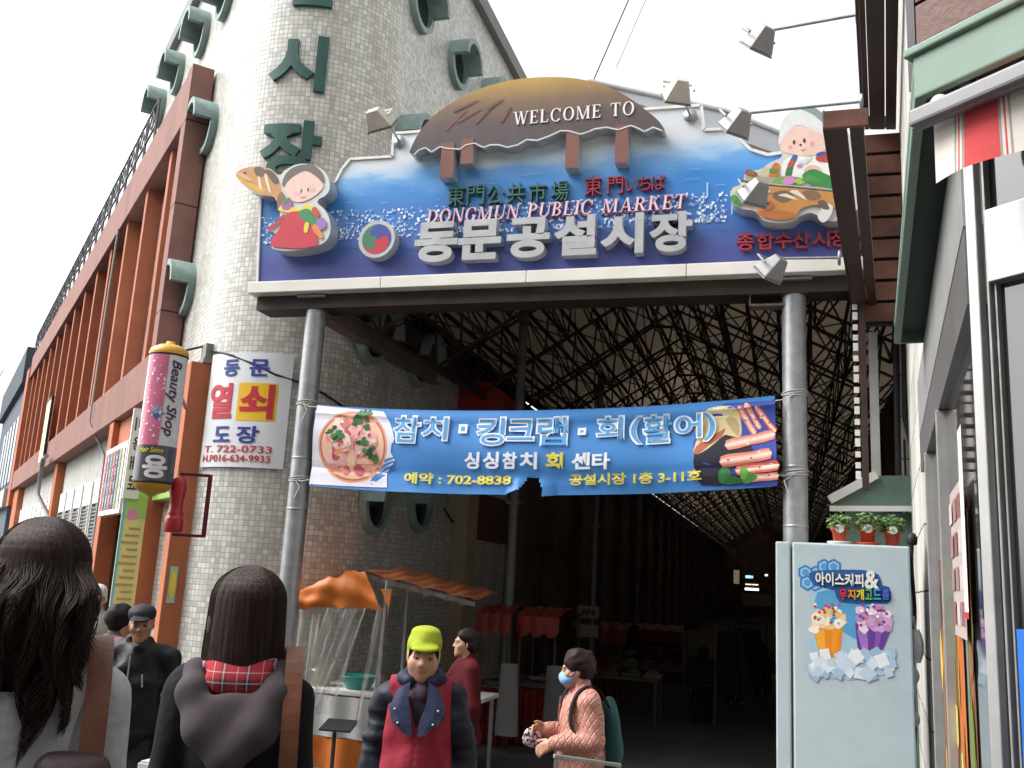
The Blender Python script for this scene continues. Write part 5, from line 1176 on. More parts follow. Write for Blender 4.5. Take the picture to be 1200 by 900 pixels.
for i in range(60):
    rr_ = random.Random(i + 50); q = cab(rr_.uniform(946, 1046), rr_.uniform(764, 792)); a_ = rr_.uniform(0, 1.5); R_ = rr_.uniform(.03, .055)
    sh.append(([(q[0] + R_ * cos(a_ + pi / 2 * j) * rr_.uniform(.8, 1.1), q[1] + R_ * sin(a_ + pi / 2 * j)) for j in range(4)], srgb(rr_.choice(['#dfe9f2', '#c4d6e6', '#eef3f8', '#b0c8de', '#d0dff0', '#9fbcd8']))))
art('poster', sh, fr0, cf, step=.00002, start=.0015)
CFR = ((0, YFR - .008, 0), (1, 0, 0), (0, 0, 1), (0, -1, 0))
def ctext(s, xa, xb, yb_, yt_, m, b=.03, dl=0): 
    a, c = cab(xa, yb_), cab(xb, yt_); lettering('lettering', s, ((0, YFR - .008 - dl, 0),) + CFR[1:], (a[0], c[0], a[1], c[1]), m, fr0, .002, b)
ctext('아이스커피', 955, 1012, 686, 672, mat('navy_ink', (.02, .05, .16), .4), .07); ctext('아이스커피', 955.5, 1011.5, 685.5, 672.5, SIGNWHITE, .03, .003)
ctext('&', 1013, 1030, 690, 669, SIGNWHITE, .03)
for ch, xa, c_ in zip('무지개고드름', (983, 993, 1003, 1013, 1023, 1033), ('#d83a44', '#e8902c', '#e8d040', '#5ab44c', '#4a9ad8', '#4a6ac8')): ctext(ch, xa, xa + 9.5, 703, 690, mat('navy_ink', (.02, .03, .1), .4), .08); ctext(ch, xa + .5, xa + 9, 702.5, 690.5, flat(srgb(c_)), .03, .003)
# plants
def plant(px, py, rpot, label, leafm, hgt, seed, saucer):
    q = atY(px, 635, YFR + .2); base = Vector((q.x, YFR + .2, ft + .001))
    t_ = empty('potted_plant', tuple(base), label, 'plant', 'potted plants on the cabinet')
    z0 = .015 if saucer else 0
    mb = MB(); R_ = rpot; mb.lathe([(0, z0), (R_ * .72, z0), (R_ * .92, z0 + R_ * 1.5), (R_ * 1.08, z0 + R_ * 1.5), (R_ * 1.1, z0 + R_ * 1.9), (R_ * .95, z0 + R_ * 1.9), (R_ * .9, z0 + R_ * 1.6), (0, z0 + R_ * 1.6)], base, 22); mb.build('pot', TERRACOTTA, t_)
    if saucer: mb = MB(); mb.lathe([(0, 0), (R_ * 1.2, 0), (R_ * 1.55, .02), (R_ * 1.5, .022), (R_ * 1.1, .008), (0, .008)], base, 22); mb.build('saucer', WHITE_PAINT if saucer == 1 else TERRACOTTA, t_)
    rp = random.Random(seed); mb = MB()
    for i in range(9):
        a = rp.uniform(0, 2 * pi); mb.tube([base + Vector((0, 0, R_ * 1.6)), base + Vector((cos(a) * R_ * .5, sin(a) * R_ * .5, hgt * .5 + R_)), base + Vector((cos(a) * R_ * 1.2, sin(a) * R_ * 1.2, hgt * rp.uniform(.6, .95) + R_ * 1.6))], .003, 4)
    for i in range(230):
        a = rp.uniform(0, 2 * pi); rad = R_ * 1.5 * sqrt(rp.random()); z_ = R_ * 1.8 + hgt * rp.random() ** .8 * (1 - .35 * rad / (R_ * 1.5))
        c = base + Vector((cos(a) * rad, sin(a) * rad, z_)); l_ = rp.uniform(.012, .026); d1 = Vector((rp.uniform(-1, 1), rp.uniform(-1, 1), rp.uniform(-.5, .7))).normalized(); d2 = d1.orthogonal().normalized() * .5
        mb.add([c - d1 * l_, c + d2 * l_ * .7, c + d1 * l_, c - d2 * l_ * .7], [(0, 1, 2, 3)], rp.choice((0, 0, 1)))
    mb.build('foliage', leafm, t_)
    if seed != 3 or True:
        mb = MB(); c = base + Vector((0, -R_ * 1.05, R_ * 2.0)); mb.prism(circle(0, 0, R_ * .5, 14), (c, (1, 0, 0), (0, 0, 1), (0, -1, 0)), 0, .004); mb.build('plant_tag', WHITE_PAINT, t_)
plant(984, 600, .052, 'potted plant with pale feathery leaves on a white saucer, nearest the grey post', [LEAF2, LEAF], .13, 1, 1)
plant(1017, 600, .055, 'middle potted plant in a red pot on a red saucer', [LEAF, LEAF2], .14, 2, 2)
plant(1046, 600, .053, 'sparse dark potted plant in a red pot without saucer', [LEAF, LEAF], .12, 3, 0)
# bags and bulbs hanging on the cabinet's edge
hb = fb_.x + .03
def bag(px, py, w_, h_, label, cat='bag', name='plastic_bag'):
    q = atY(px, py, YFR + .1); mb = MB(); n = 14
    mb.sheet(lambda u, v: Vector((q.x + w_ * (.55 + .45 * sin(pi * v)) * cos(2 * pi * u) * (1 + .12 * sin(9 * u * 2 * pi + v * 5)), YFR + .1 + w_ * .8 * (.5 + .5 * sin(pi * v)) * sin(2 * pi * u) * (1 + .12 * cos(7 * u * 2 * pi)), q.z + h_ * (v - .5))), 28, n)
    mb.tube([(q.x, YFR + .1, q.z + h_ * .5), (q.x - .01, YFR + .08, q.z + h_ * .5 + .08)], .008, 5)
    top(mb, name, WHITE_BAG, label, cat)
WHITE_BAG = mat('white_plastic_bag', (.7, .7, .72), .35, var=.08, alpha=.92, bump=.5, bscale=30)
bag(1073, 757, .045, .2, 'crumpled white plastic bag hanging on the edge of the pale blue cabinet')
bag(1071, 792, .03, .09, 'small knotted clear bag hanging under the bigger white bag')
bag(1072, 843, .028, .08, 'small round white bag lowest on the cabinet edge')
mb = MB(); mb.tube([atY(1070, y_, YFR + .12) + Vector((.01 * sin(y_), 0, 0)) for y_ in range(640, 900, 12)], .012, 6); mb.lathe([(0, 0), (.03, .01), (.034, .05), (.02, .08), (0, .085)], atY(1069, 640, YFR + .1), 12)
top(mb, 'cable', BLACK_RUBBER, 'black cable running down beside the pale blue cabinet', 'cable')
q = atY(892, 888, 6.2)
mb = MB(); mb.lathe([(0, 0), (.05, 0), (.07, .16), (.066, .16), (.047, .01), (0, .01)], (q.x, 6.2, gz(6.2) + .62), 20); mb.lathe([(.062, .06), (.0685, .13)], (q.x, 6.2, gz(6.2) + .62), 20, mi=1)
for i in range(6): mb.ball((q.x + .03 * cos(i), 6.2 + .03 * sin(i), gz(6.2) + .79 + .01 * (i % 3)), .03, 8, 6)
ct = top(mb, 'ice_cup', [WHITE_PAINT, flat(srgb('#3f8f8a'))], 'white paper cup of ice with a teal band standing beside the cabinet', 'cup')
mb = MB(); mb.lathe([(0, 0), (.16, 0), (.15, .03), (.03, .05), (.03, .58), (.15, .6), (.15, .618), (0, .618)], (q.x, 6.2, gz(6.2)), 18); top(mb, 'stool', BLACK_METAL, 'small round black stand under the paper cup', 'stand')
q = atP(1196, 830, Wp(PY, 0, 0) + DN * .05, DN)
mb = MB(); mb.obox(q + Vector((0, 0, -.17)), DF * .25, -DN * .03, (0, 0, .34)); mb.obox(q + Vector((0, 0, .17)), DF * .25, -DN * .034, (0, 0, .01)); top(mb, 'blue_board', mat('bright_blue_board', (.02, .16, .62), .4), 'bright blue board on the shop front at the frame edge', 'board')

# ================================================================== WIRES
def wire(a, b, sag, r_, label, name='overhead_wire'):
    mb = MB(); a, b = Vector(a), Vector(b); mb.tube([a.lerp(b, i / 16) - Vector((0, 0, sag * 4 * (i / 16) * (1 - i / 16))) for i in range(17)], r_, 5); top(mb, name, BLACK_RUBBER, label, 'wire', 'overhead wires')
wire(atY(740, -8, 10.4), atY(692, 102, 10.4), 0, .008, 'thin dark wire dropping to the grey roof peak, the darker of the two')
wire(atY(760, -8, 12), atY(722, 80, 12), 0, .004, 'faint thin wire beside the darker wire over the sign')
wire(S(34, 1, 9.3), S(60, 2, 10), .8, .02, 'dark wire by the far blue grey building')
am = ang_at(250, 405); wl = []
mb = MB(); mb.tube([S(.1, OFF + .06, 4.12)] + [Vector((TC.x + (TR + .03) * cos(a_), TC.y + (TR + .03) * sin(a_), 4.25 - .10 * i - .02 * sin(i * 2))) for i, a_ in enumerate(np.linspace(a0 + .1, 2 * pi - .5, 8))] + [Vector((XF + .05, 12.0, 3.2)), Vector((XF + .05, 14, 2.4))], .016, 6)
top(mb, 'wall_cable', BLACK_RUBBER, 'black cable running over the white tiles above the locksmith board', 'cable')
# ================================================================== PEOPLE: one smooth surface grown from blended limbs
class Field:
    def __init__(s, lo, hi, h):
        s.lo = np.array(lo, np.float32); s.h = h; s.n = np.ceil((np.array(hi) - lo) / h).astype(int) + 1
        s.ax = [s.lo[i] + h * np.arange(s.n[i], dtype=np.float32) for i in range(3)]
        s.D = np.full(tuple(s.n), .5, np.float32)
    def sl(s, lo, hi, pad):
        i0 = np.maximum(np.floor((np.array(lo) - pad - s.lo) / s.h).astype(int), 0); i1 = np.minimum(np.ceil((np.array(hi) + pad - s.lo) / s.h).astype(int) + 1, s.n)
        if (i1 <= i0).any(): return None
        q = tuple(slice(a, b) for a, b in zip(i0, i1))
        return q, np.meshgrid(*[s.ax[i][q[i]] for i in range(3)], indexing='ij', sparse=True)
    def blend(s, q, d, k, sub=False):
        D = s.D[q]
        if sub:
            h = np.clip(.5 - .5 * (D + d) / k, 0, 1); s.D[q] = D * (1 - h) - d * h + k * h * (1 - h)
        else:
            h = np.clip(.5 + .5 * (D - d) / k, 0, 1); s.D[q] = D * (1 - h) + d * h - k * h * (1 - h)
    def cap(s, a, b, ra, rb=None, k=.02, flat=None):
        rb = ra if rb is None else rb; a = np.array(a, np.float32); b = np.array(b, np.float32)
        r = s.sl(np.minimum(a, b) - max(ra, rb), np.maximum(a, b) + max(ra, rb), k + 2.5 * s.h)
        if r is None: return s
        q, (X, Y, Z) = r; ab = b - a; L2 = float(ab @ ab) + 1e-12
        t = np.clip(((X - a[0]) * ab[0] + (Y - a[1]) * ab[1] + (Z - a[2]) * ab[2]) / L2, 0, 1)
        d = np.sqrt((X - a[0] - t * ab[0]) ** 2 + (Y - a[1] - t * ab[1]) ** 2 + (Z - a[2] - t * ab[2]) ** 2) - (ra + (rb - ra) * t)
        s.blend(q, d, k); return s
    def ell(s, c, r, k=.02, R=None, sub=False):
        c = np.array(c, np.float32); r = np.array(r, np.float32); m = r.max() if R is not None else r
        z = s.sl(c - m, c + m, k + 2.5 * s.h)
        if z is None: return s
        q, (X, Y, Z) = z; X, Y, Z = X - c[0], Y - c[1], Z - c[2]
        if R is not None: X, Y, Z = [R[0][i] * X + R[1][i] * Y + R[2][i] * Z for i in range(3)]
        k0 = np.sqrt((X / r[0]) ** 2 + (Y / r[1]) ** 2 + (Z / r[2]) ** 2); k1 = np.sqrt((X / r[0] ** 2) ** 2 + (Y / r[1] ** 2) ** 2 + (Z / r[2] ** 2) ** 2) + 1e-9
        s.blend(q, k0 * (k0 - 1) / k1, k, sub); return s
    def tube(s, pts, rs, k=.02):
        for i in range(len(pts) - 1): s.cap(pts[i], pts[i + 1], rs[i], rs[i + 1], k)
        return s
    def folds(s, amp, f=26., seed=0, aniso=(1, 1, 1)):
        r = np.random.default_rng(seed); X, Y, Z = np.meshgrid(*s.ax, indexing='ij', sparse=True); n = 0
        for i in range(5):
            d = r.normal(size=3) * np.array(aniso); d = d / np.linalg.norm(d) * f * r.uniform(.5, 1.5); e = r.normal(size=3) * f * .35; ph = r.uniform(0, 6.28)
            n = n + np.sin(d[0] * X + d[1] * Y + d[2] * Z + ph + 1.6 * np.sin(e[0] * X + e[1] * Y + e[2] * Z))
        s.D += (amp / 2.2 * n).astype(np.float32); return s
    def cut(s, axis, val, keep_above=True):
        A = s.ax[axis].reshape([-1 if i == axis else 1 for i in range(3)])
        s.D = np.maximum(s.D, (val - A) if keep_above else (A - val)); return s
    def mesh(s):
        D = s.D; S = D < 0; n = np.array(D.shape)
        c = np.zeros(n - 1, np.int32)
        sl = lambda i, j, k: (slice(i, n[0] - 1 + i), slice(j, n[1] - 1 + j), slice(k, n[2] - 1 + k))
        for i in (0, 1):
            for j in (0, 1):
                for k in (0, 1): c += S[sl(i, j, k)]
        act = (c > 0) & (c < 8); idx = np.full(act.shape, -1, np.int64); I = np.argwhere(act); idx[act] = np.arange(len(I))
        P = np.zeros((len(I), 3)); W = np.zeros(len(I))
        co = [(i, j, k) for i in (0, 1) for j in (0, 1) for k in (0, 1)]
        val = {q: D[I[:, 0] + q[0], I[:, 1] + q[1], I[:, 2] + q[2]] for q in co}
        for a in co:
            for ax in range(3):
                if a[ax] == 0:
                    b = tuple(a[i] + (i == ax) for i in range(3)); va, vb = val[a], val[b]; x = (va < 0) != (vb < 0)
                    t = np.where(x, va / np.where(x, va - vb, 1), 0)
                    p = np.array(a, float) + np.outer(t, np.eye(3)[ax]); P[x] += p[x]; W[x] += 1
        P = (I + P / np.maximum(W, 1)[:, None]) * s.h + s.lo
        F = []
        for ax in range(3):
            o = [(1, 2), (2, 0), (0, 1)][ax]
            a = S.take(range(0, n[ax] - 1), ax); b = S.take(range(1, n[ax]), ax)
            E = np.argwhere(a != b); E = E[(E[:, o[0]] > 0) & (E[:, o[1]] > 0) & (E[:, o[0]] < n[o[0]] - 1) & (E[:, o[1]] < n[o[1]] - 1)]
            ins = a[tuple(E.T)]
            q = []
            for du, dv in ((0, 0), (-1, 0), (-1, -1), (0, -1)):
                e = E.copy(); e[:, o[0]] += du; e[:, o[1]] += dv; q.append(idx[tuple(e.T)])
            q = np.stack(q, 1); q[~ins] = q[~ins][:, ::-1]; F.append(q)
        F = np.concatenate(F); F = F[(F >= 0).all(1)]
        return P, F
def grown(name, field, mats, parent=None, pick=None, smooth=1):
    P, F = field.mesh(); me = bpy.data.meshes.new(name)
    for _ in range(smooth):      # one light relaxing pass
        acc = np.zeros_like(P); cnt = np.zeros(len(P))
        for i in range(4): 
            for j in ((i + 1) % 4, (i + 3) % 4): np.add.at(acc, F[:, i], P[F[:, j]]); np.add.at(cnt, F[:, i], 1)
        P = P * .5 + .5 * acc / np.maximum(cnt, 1)[:, None]
    me.from_pydata(P.tolist(), [], F.tolist())
    for m in (mats if isinstance(mats, list) else [mats]): me.materials.append(m)
    if pick is not None:
        C_ = P[F].mean(1); me.polygons.foreach_set('material_index', pick(C_).astype(np.int32))
    me.polygons.foreach_set('use_smooth', [True] * len(F)); me.update()
    o = bpy.data.objects.new(name, me); COL.objects.link(o)
    if parent is not None: o.parent = parent
    return o
def skin(name, c): 
    m = mat(name, c, .5, var=.06, scale=25, bump=.06, bscale=300); p = m.node_tree.nodes['Principled BSDF']
    p.inputs['Subsurface Weight'].default_value = .12; p.inputs['Subsurface Radius'].default_value = (.02, .008, .004); p.inputs['Subsurface Scale'].default_value = .3
    return m
SKIN = skin('warm_skin', (.48, .27, .18)); SKIN_TAN = skin('tanned_skin', (.36, .19, .12)); LIP = skin('lip_skin', (.38, .17, .13)); LIP2 = skin('lip_brown', (.28, .12, .09))
EYEW = mat('eye_white', (.42, .38, .35), .25, var=.02); IRIS = mat('dark_iris', (.012, .008, .006), .1, var=.1)
def cloth(name, c, **k): k.setdefault('bump', .4); k.setdefault('bscale', 34); return mat(name, c, k.pop('rough', .85), var=k.pop('var', .12), scale=k.pop('scale', 9), spec=k.pop('spec', .2), **k)
def hair_mat(name, c):
    m = bpy.data.materials.new(name); m.use_nodes = True; t, p, L = nodes(m)
    tc = t.nodes.new('ShaderNodeTexCoord'); mp = t.nodes.new('ShaderNodeMapping'); mp.inputs['Scale'].default_value = (90, 90, 5); L(tc.outputs['Object'], mp.inputs[0])
    n = t.nodes.new('ShaderNodeTexNoise'); n.inputs['Scale'].default_value = 1.5; n.inputs['Detail'].default_value = 3; L(mp.outputs[0], n.inputs['Vector'])
    r = t.nodes.new('ShaderNodeMapRange'); r.inputs[1].default_value = .3; r.inputs[2].default_value = .7; r.inputs[3].default_value = .45; r.inputs[4].default_value = 1.7; L(n.outputs['Fac'], r.inputs[0])
    v = t.nodes.new('ShaderNodeVectorMath'); v.operation = 'SCALE'; v.inputs[0].default_value = c; L(r.outputs[0], v.inputs['Scale']); L(v.outputs[0], p.inputs['Base Color'])
    b = t.nodes.new('ShaderNodeBump'); b.inputs['Strength'].default_value = .6; b.inputs['Distance'].default_value = .004; L(n.outputs['Fac'], b.inputs['Height']); L(b.outputs[0], p.inputs['Normal'])
    p.inputs['Roughness'].default_value = .52; p.inputs['Specular IOR Level'].default_value = .16
    return m
HAIR = hair_mat('dark_brown_hair', (.028, .0155, .0125)); HAIR_BLACK = hair_mat('black_hair', (.012, .009, .008)); HAIR_WHITE = hair_mat('white_hair', (.55, .54, .52))
def rot(yaw=0, tilt=0, nod=0):
    return np.array(Matrix.Rotation(yaw, 3, 'Z') @ Matrix.Rotation(nod, 3, 'X') @ Matrix.Rotation(tilt, 3, 'Y'))
class Head:
    """face towards -y before turning; centre between the ears"""
    def __init__(s, c, R=None, k=1.): s.c = np.array(c, float); s.R = np.eye(3) if R is None else R; s.k = k
    def __call__(s, x, y, z): return s.c + s.R @ (np.array((x, y, z)) * s.k)
    def skull(s, f, face=True, soft=0):
        k = s.k; e = lambda c, r, kk=.02, sub=False: f.ell(s(*c), np.array(r) * k, kk * k, s.R, sub); c_ = lambda a, b, ra, rb, kk=.01: f.cap(s(*a), s(*b), ra * k, rb * k, kk * k)
        e((0, .018, .035), (.074, .093, .085)); e((0, -.02, -.03), (.064, .07, .075), .03)
        e((0, -.045, -.075), (.044, .044, .036), .025); c_((0, -.074, -.098), (0, -.07, -.094), .018, .018, .02)
        for q in (-1, 1): e((q * .042, -.058, -.022), (.026, .024, .024), .02); e((q * .074, .012, -.008), (.009, .02, .031), .008)
        if face:
            c_((-.04, -.078, .026), (.04, -.078, .026), .011, .011, .015)
            for q in (-1, 1): e((q * .032, -.098, .006), (.017, .013, .009), .012, True)
            c_((0, -.086, .012), (0, -.104, -.022), .007, .011, .014)
            for q in (-1, 1): e((q * .012, -.094, -.027), (.009, .009, .007), .008)
            for q in (-1, 1): c_((q * .048, -.078, .008), (q * .018, -.086, .007), .005, .0045, .004)      # upper lid
            c_((-.02, -.082, -.054), (.02, -.082, -.054), .006, .006, .007); c_((-.015, -.081, -.063), (.015, -.081, -.063), .007, .007, .006)
            e((0, -.099, -.0585), (.02, .008, .0018), .003, True)
        if soft:
            e((0, -.035, -.045), (.066, .062, .066), .03)
            for q in (-1, 1): e((q * .04, -.062, -.036), (.026, .022, .026), .02)
        c_((0, .02, -.06), (0, .035, -.2), .052 - .006 * soft, .06, .03)
    def lip_pick(s, C_):
        L_ = (C_ - s.c) @ s.R / s.k
        return ((L_[:, 1] < -.074) & (np.abs(L_[:, 0] / .021) ** 2 + np.abs((L_[:, 2] + .0585) / .0085) ** 2 < 1))
    def eyes(s, parent, brow=HAIR_BLACK):
        for q in (-1, 1):
            mb = MB(); c = Vector(s(q * .032, -.0815, .0005)); R_ = Matrix(s.R.tolist())
            vs = MB(); vs.ball((0, 0, 0), (.0125 * s.k, .0085 * s.k, .005 * s.k), 14, 8); vs.ball((0, -.0052 * s.k, 0), (.0062 * s.k, .005 * s.k, .0046 * s.k), 12, 6, 1)
            vs.v = [tuple(R_ @ Vector(v) + c) for v in vs.v]; vs.build('eye', [EYEW, IRIS], parent, local=True)
            mb.tube([s(q * .051, -.078, .0225), s(q * .036, -.0885, .028), s(q * .018, -.0905, .0275)], [.0014 * s.k, .0024 * s.k, .002 * s.k], 6); mb.build('eyebrow', brow, parent, local=True)
            mb = MB(); mb.tube([s(q * .047, -.0835, .003), s(q * .040, -.0885, .0062), s(q * .031, -.0915, .0072), s(q * .021, -.0905, .0045)], [.0009 * s.k, .0016 * s.k, .0016 * s.k, .0009 * s.k], 6); mb.build('eyelash', HAIR_BLACK, parent, local=True)
def hand(f, w, d, pn, k=1., curl=.35, thumb=None, side=None):
    """palm and five bent fingers from wrist w along d; pn is the palm side, thumb leaves along side"""
    w = np.array(w, float); d = np.array(d, float) / np.linalg.norm(d); pn = np.array(pn, float); pn -= d * (pn @ d); pn /= np.linalg.norm(pn)
    sd = np.cross(d, pn) if side is None else np.array(side, float); sd -= d * (sd @ d); sd /= np.linalg.norm(sd)
    f.cap(w, w + d * .02 * k, .026 * k, .026 * k, .01)
    for q in (-.024, -.008, .008, .024): f.cap(w + d * .015 * k + sd * q * .7 * k, w + d * .078 * k + sd * q * k, .0155 * k, .0125 * k, .012)
    for i, (q, L) in enumerate(((.027, .068), (.009, .078), (-.009, .072), (-.027, .056))):
        p = w + d * .08 * k + sd * q * k; a = curl * .6
        for j, fr in enumerate((.45, .32, .25)):
            dd = d * cos(a) + pn * sin(a); e = p + dd * L * fr * k; f.cap(p, e, (.0098 - .0012 * j) * k, (.009 - .0012 * j) * k, .004); p = e; a += curl
    p = w + d * .025 * k + sd * .024 * k
    for j, (L, aa) in enumerate(((.038, .75), (.032, .45), (.026, .25))):
        dd = d * cos(aa) + sd * sin(aa) + pn * .35; dd /= np.linalg.norm(dd); e = p + dd * L * k; f.cap(p, e, (.0125 - .0015 * j) * k, (.0115 - .0018 * j) * k, .006); p = e
def strands(name, paths, m, parent, r=.0016):
    mb = MB()
    for p in paths: mb.tube(p, [r] * (len(p) - 1) + [r * .25], 3, caps=False)
    return mb.build(name, m, parent, local=True)
def body_limbs(f, H, arms, legs=True, sh=.165, k=1., chest=.1):
    """torso, arms [(shoulder, elbow, wrist)], legs down to the shoes"""
    f.ell((0, .01, H * .72), (sh * .85, chest, H * .13), .04); f.ell((0, .01, H * .6), (sh * .75, chest * .95, H * .09), .05); f.ell((0, .015, H * .53), (sh * .92, chest * 1.05, H * .075), .05)
    f.cap((-sh * .85, .015, H * .805), (sh * .85, .015, H * .805), .045, .045, .04)
    for a, b, c in arms: f.tube([a, b, c], [.047, .038, .027], .02)
    if legs:
        for q in (-1, 1): f.tube([(q * .085, .01, H * .5), (q * .09, 0, H * .28), (q * .09, .025, H * .05)], [.08, .055, .038], .03); f.cap((q * .09, .03, .035), (q * .1, -.1, .028), .036, .03, .02)
def person(name_label, x, y, rz, group=None):
    return (x, y, gz(y), rz, name_label, group)
def person_root(o, info):
    x, y, z, rz, lab, grp = info; o.location = (x, y, z); o.rotation_euler = (0, 0, rz); tag(o, lab, 'person', grp); ORG[o.name] = Vector((0, 0, 0)); return o

# ---------------------------------------------------------------- woman in the lime cap and red vest
q = atY(499, 736, 4.6); H = q.z - gz(4.6) - .012
info = person('woman in lime green cap and red vest standing in the middle of the street', q.x, 4.6, radians(15))
hc = (0, -.012, H - .125); hd = Head(hc, rot(radians(6), radians(3), radians(4)), 1.02)
f = Field((-.36, -.25, -.01), (.36, .25, H + .02), .0055)
ARM = [((-.17, .02, H * .785), (-.225, .05, H * .58), (-.19, -.09, H * .46)), ((.17, .02, H * .785), (.23, .05, H * .58), (.19, -.09, H * .46))]
body_limbs(f, H, ARM, sh=.15); hd.skull(f, soft=1)
hand(f, ARM[0][2], (.35, -.5, -.55), (.8, .3, 0), curl=.5); hand(f, ARM[1][2], (-.35, -.5, -.55), (-.8, .3, 0), curl=.5, side=(0, -1, .5))
w1 = person_root(grown('person', f, [SKIN, LIP], None, hd.lip_pick), info); hd.eyes(w1)
f = Field((-.42, -.28, H * .36), (.42, .3, H * .9), .008)
f.ell((0, .01, H * .7), (.165, .135, H * .15), .05); f.ell((0, .01, H * .56), (.17, .14, H * .12), .05); f.ell((0, .01, H * .46), (.185, .15, H * .07), .05)
f.cap((-.135, .02, H * .795), (.135, .02, H * .795), .062, .062, .05)
for a, b, c in ARM: f.tube([a, b, c], [.068, .066, .055], .025)
for i, (a, b, c) in enumerate(ARM):
    for t in (.2, .4, .6, .8): p = np.array(a) * (1 - t) + np.array(b) * t; f.ell(p, (.074, .074, .028), .018)
    for t in (.25, .6): p = np.array(b) * (1 - t) + np.array(c) * t; f.ell(p, (.07, .068, .028), .018)
f.folds(.009, 34, 3); f.ell((0, .01, H * .87), (.062, .066, .07), .02, sub=True)
grown('jacket', f, cloth('navy_padded_nylon', (.018, .021, .032), rough=.5), w1)
f = Field((-.3, -.3, H * .34), (.3, .3, H * .9), .008)
f.ell((0, .004, H * .7), (.19, .155, H * .155), .05); f.ell((0, .002, H * .56), (.196, .162, H * .13), .05); f.ell((0, 0, H * .44), (.205, .17, H * .08), .05); f.cap((-.13, .018, H * .812), (.13, .018, H * .812), .066, .066, .04)
f.folds(.0075, 30, 8, (1, 1, .7))
X_, Y_, Z_ = np.meshgrid(*f.ax, indexing='ij', sparse=True)
f.D = np.maximum(f.D, np.abs(X_) - .165 - .01 * np.sin(Z_ * 9)); V = np.maximum(np.abs(X_) - np.clip((Z_ - H * .70) * .33, .004, .075), Y_ - .02); f.D = np.maximum(f.D, -V)      # open down the front
grown('vest', f, cloth('crimson_vest', (.27, .022, .04), rough=.7), w1)
f = Field((-.2, -.26, H * .58), (.2, .16, H * .92), .006)
for q in (-1, 1): f.tube([(q * .055, -.07, H * .845), (q * .085, -.03, H * .85), (q * .07, .06, H * .86)], [.03, .034, .034], .02)
f.cap((-.06, .075, H * .862), (.06, .075, H * .862), .034, .034, .02)
f.folds(.003, 40, 1); grown('collar', f, cloth('dark_blue_collar', (.022, .03, .065), rough=.6), w1)
mb = MB()
for q in (-1, 1):
    mb = MB(); ctl = [[(.045, -.105, .845), (.075, -.105, .835), (.105, -.10, .82)], [(.045, -.135, .79), (.09, -.142, .775), (.138, -.132, .765)], [(.02, -.158, .725), (.07, -.166, .72), (.112, -.158, .725)], [(.012, -.166, .69), (.03, -.17, .688), (.05, -.17, .695)]]
    def lap(u, w_):
        r_ = min(int(w_ * 3), 2); t_ = w_ * 3 - r_; c_ = min(int(u * 2), 1); s_ = u * 2 - c_
        g = lambda i, j: Vector((q * ctl[i][j][0], ctl[i][j][1] - .012, H * ctl[i][j][2]))
        return g(r_, c_).lerp(g(r_, c_ + 1), s_).lerp(g(r_ + 1, c_).lerp(g(r_ + 1, c_ + 1), s_), t_)
    mb.sheet(lap, 8, 12); mb.sheet(lambda u, w_: lap(u, w_) + Vector((0, .008, 0)), 8, 12); mb.build('lapel', cloth('dark_blue_lapel', (.03, .04, .085), rough=.6), w1, local=True)
for q, z_ in ((.105, .765), (.085, .725), (-.105, .765), (-.085, .725)): mb = MB(); mb.ball((q, -.178 + (.012 if z_ > .74 else 0), H * z_), (.006, .006, .006), 8, 6); mb.build('snap_button', ALU, w1, local=True)
f = Field((-.13, -.16, H * .72), (.13, .12, H * .9), .006); f.cap((-.0, -.005, H * .845), (0, .01, H * .8), .066, .075, .02); f.ell((0, -.06, H * .8), (.06, .05, .07), .03); f.folds(.003, 60, 5); grown('scarf', f, cloth('purple_grey_scarf', (.085, .055, .085)), w1)
f = Field((-.14, -.2, H - .2), (.14, .16, H + .03), .0055)
f.ell(hd(0, .022, .06), np.array((.088, .104, .078)), .02, hd.R); f.ell(hd(0, .045, -.0), np.array((.085, .078, .075)), .02, hd.R)
f.ell(hd(0, -.07, -.03), np.array((.074, .085, .088)), .012, hd.R, sub=True); f.cap(hd(-.06, -.075, .055), hd(.06, -.075, .055), .014, .014, .02)
f.ell(hd(0, -.1, .05), np.array((.066, .034, .013)), .016, rot(radians(6), 0, radians(14)))
f.ell(hd(0, .02, .115), np.array((.07, .07, .028)), .03, hd.R); f.folds(.002, 50, 2)
grown('knit_cap', f, cloth('lime_fleece', (.36, .43, .035), bump=.35, bscale=160), w1)
f = Field((-.12, -.14, H - .2), (.12, .02, H - .02), .005)
for i in range(9): a = -.05 + i * .0125; f.cap(hd(a, -.082 - .006 * cos(a * 25), .05), hd(a * 1.15 + .006 * (i % 3 - 1), -.088 + abs(a) * .25, .03 - abs(a) * .35 - .006 * (i % 2)), .007, .004, .006)
for q in (-1, 1): f.cap(hd(q * .066, -.04, .03), hd(q * .07, -.03, -.03), .009, .005, .01)
grown('hair', f, HAIR_BLACK, w1)
f = Field((-.2, -.2, 0), (.2, .2, H * .5), .01)
for q in (-1, 1): f.tube([(q * .085, .01, H * .46), (q * .092, 0, H * .28), (q * .092, .02, .06)], [.1, .08, .068], .02)
f.folds(.005, 24, 6); grown('trousers', f, cloth('black_trousers', (.015, .015, .018)), w1)

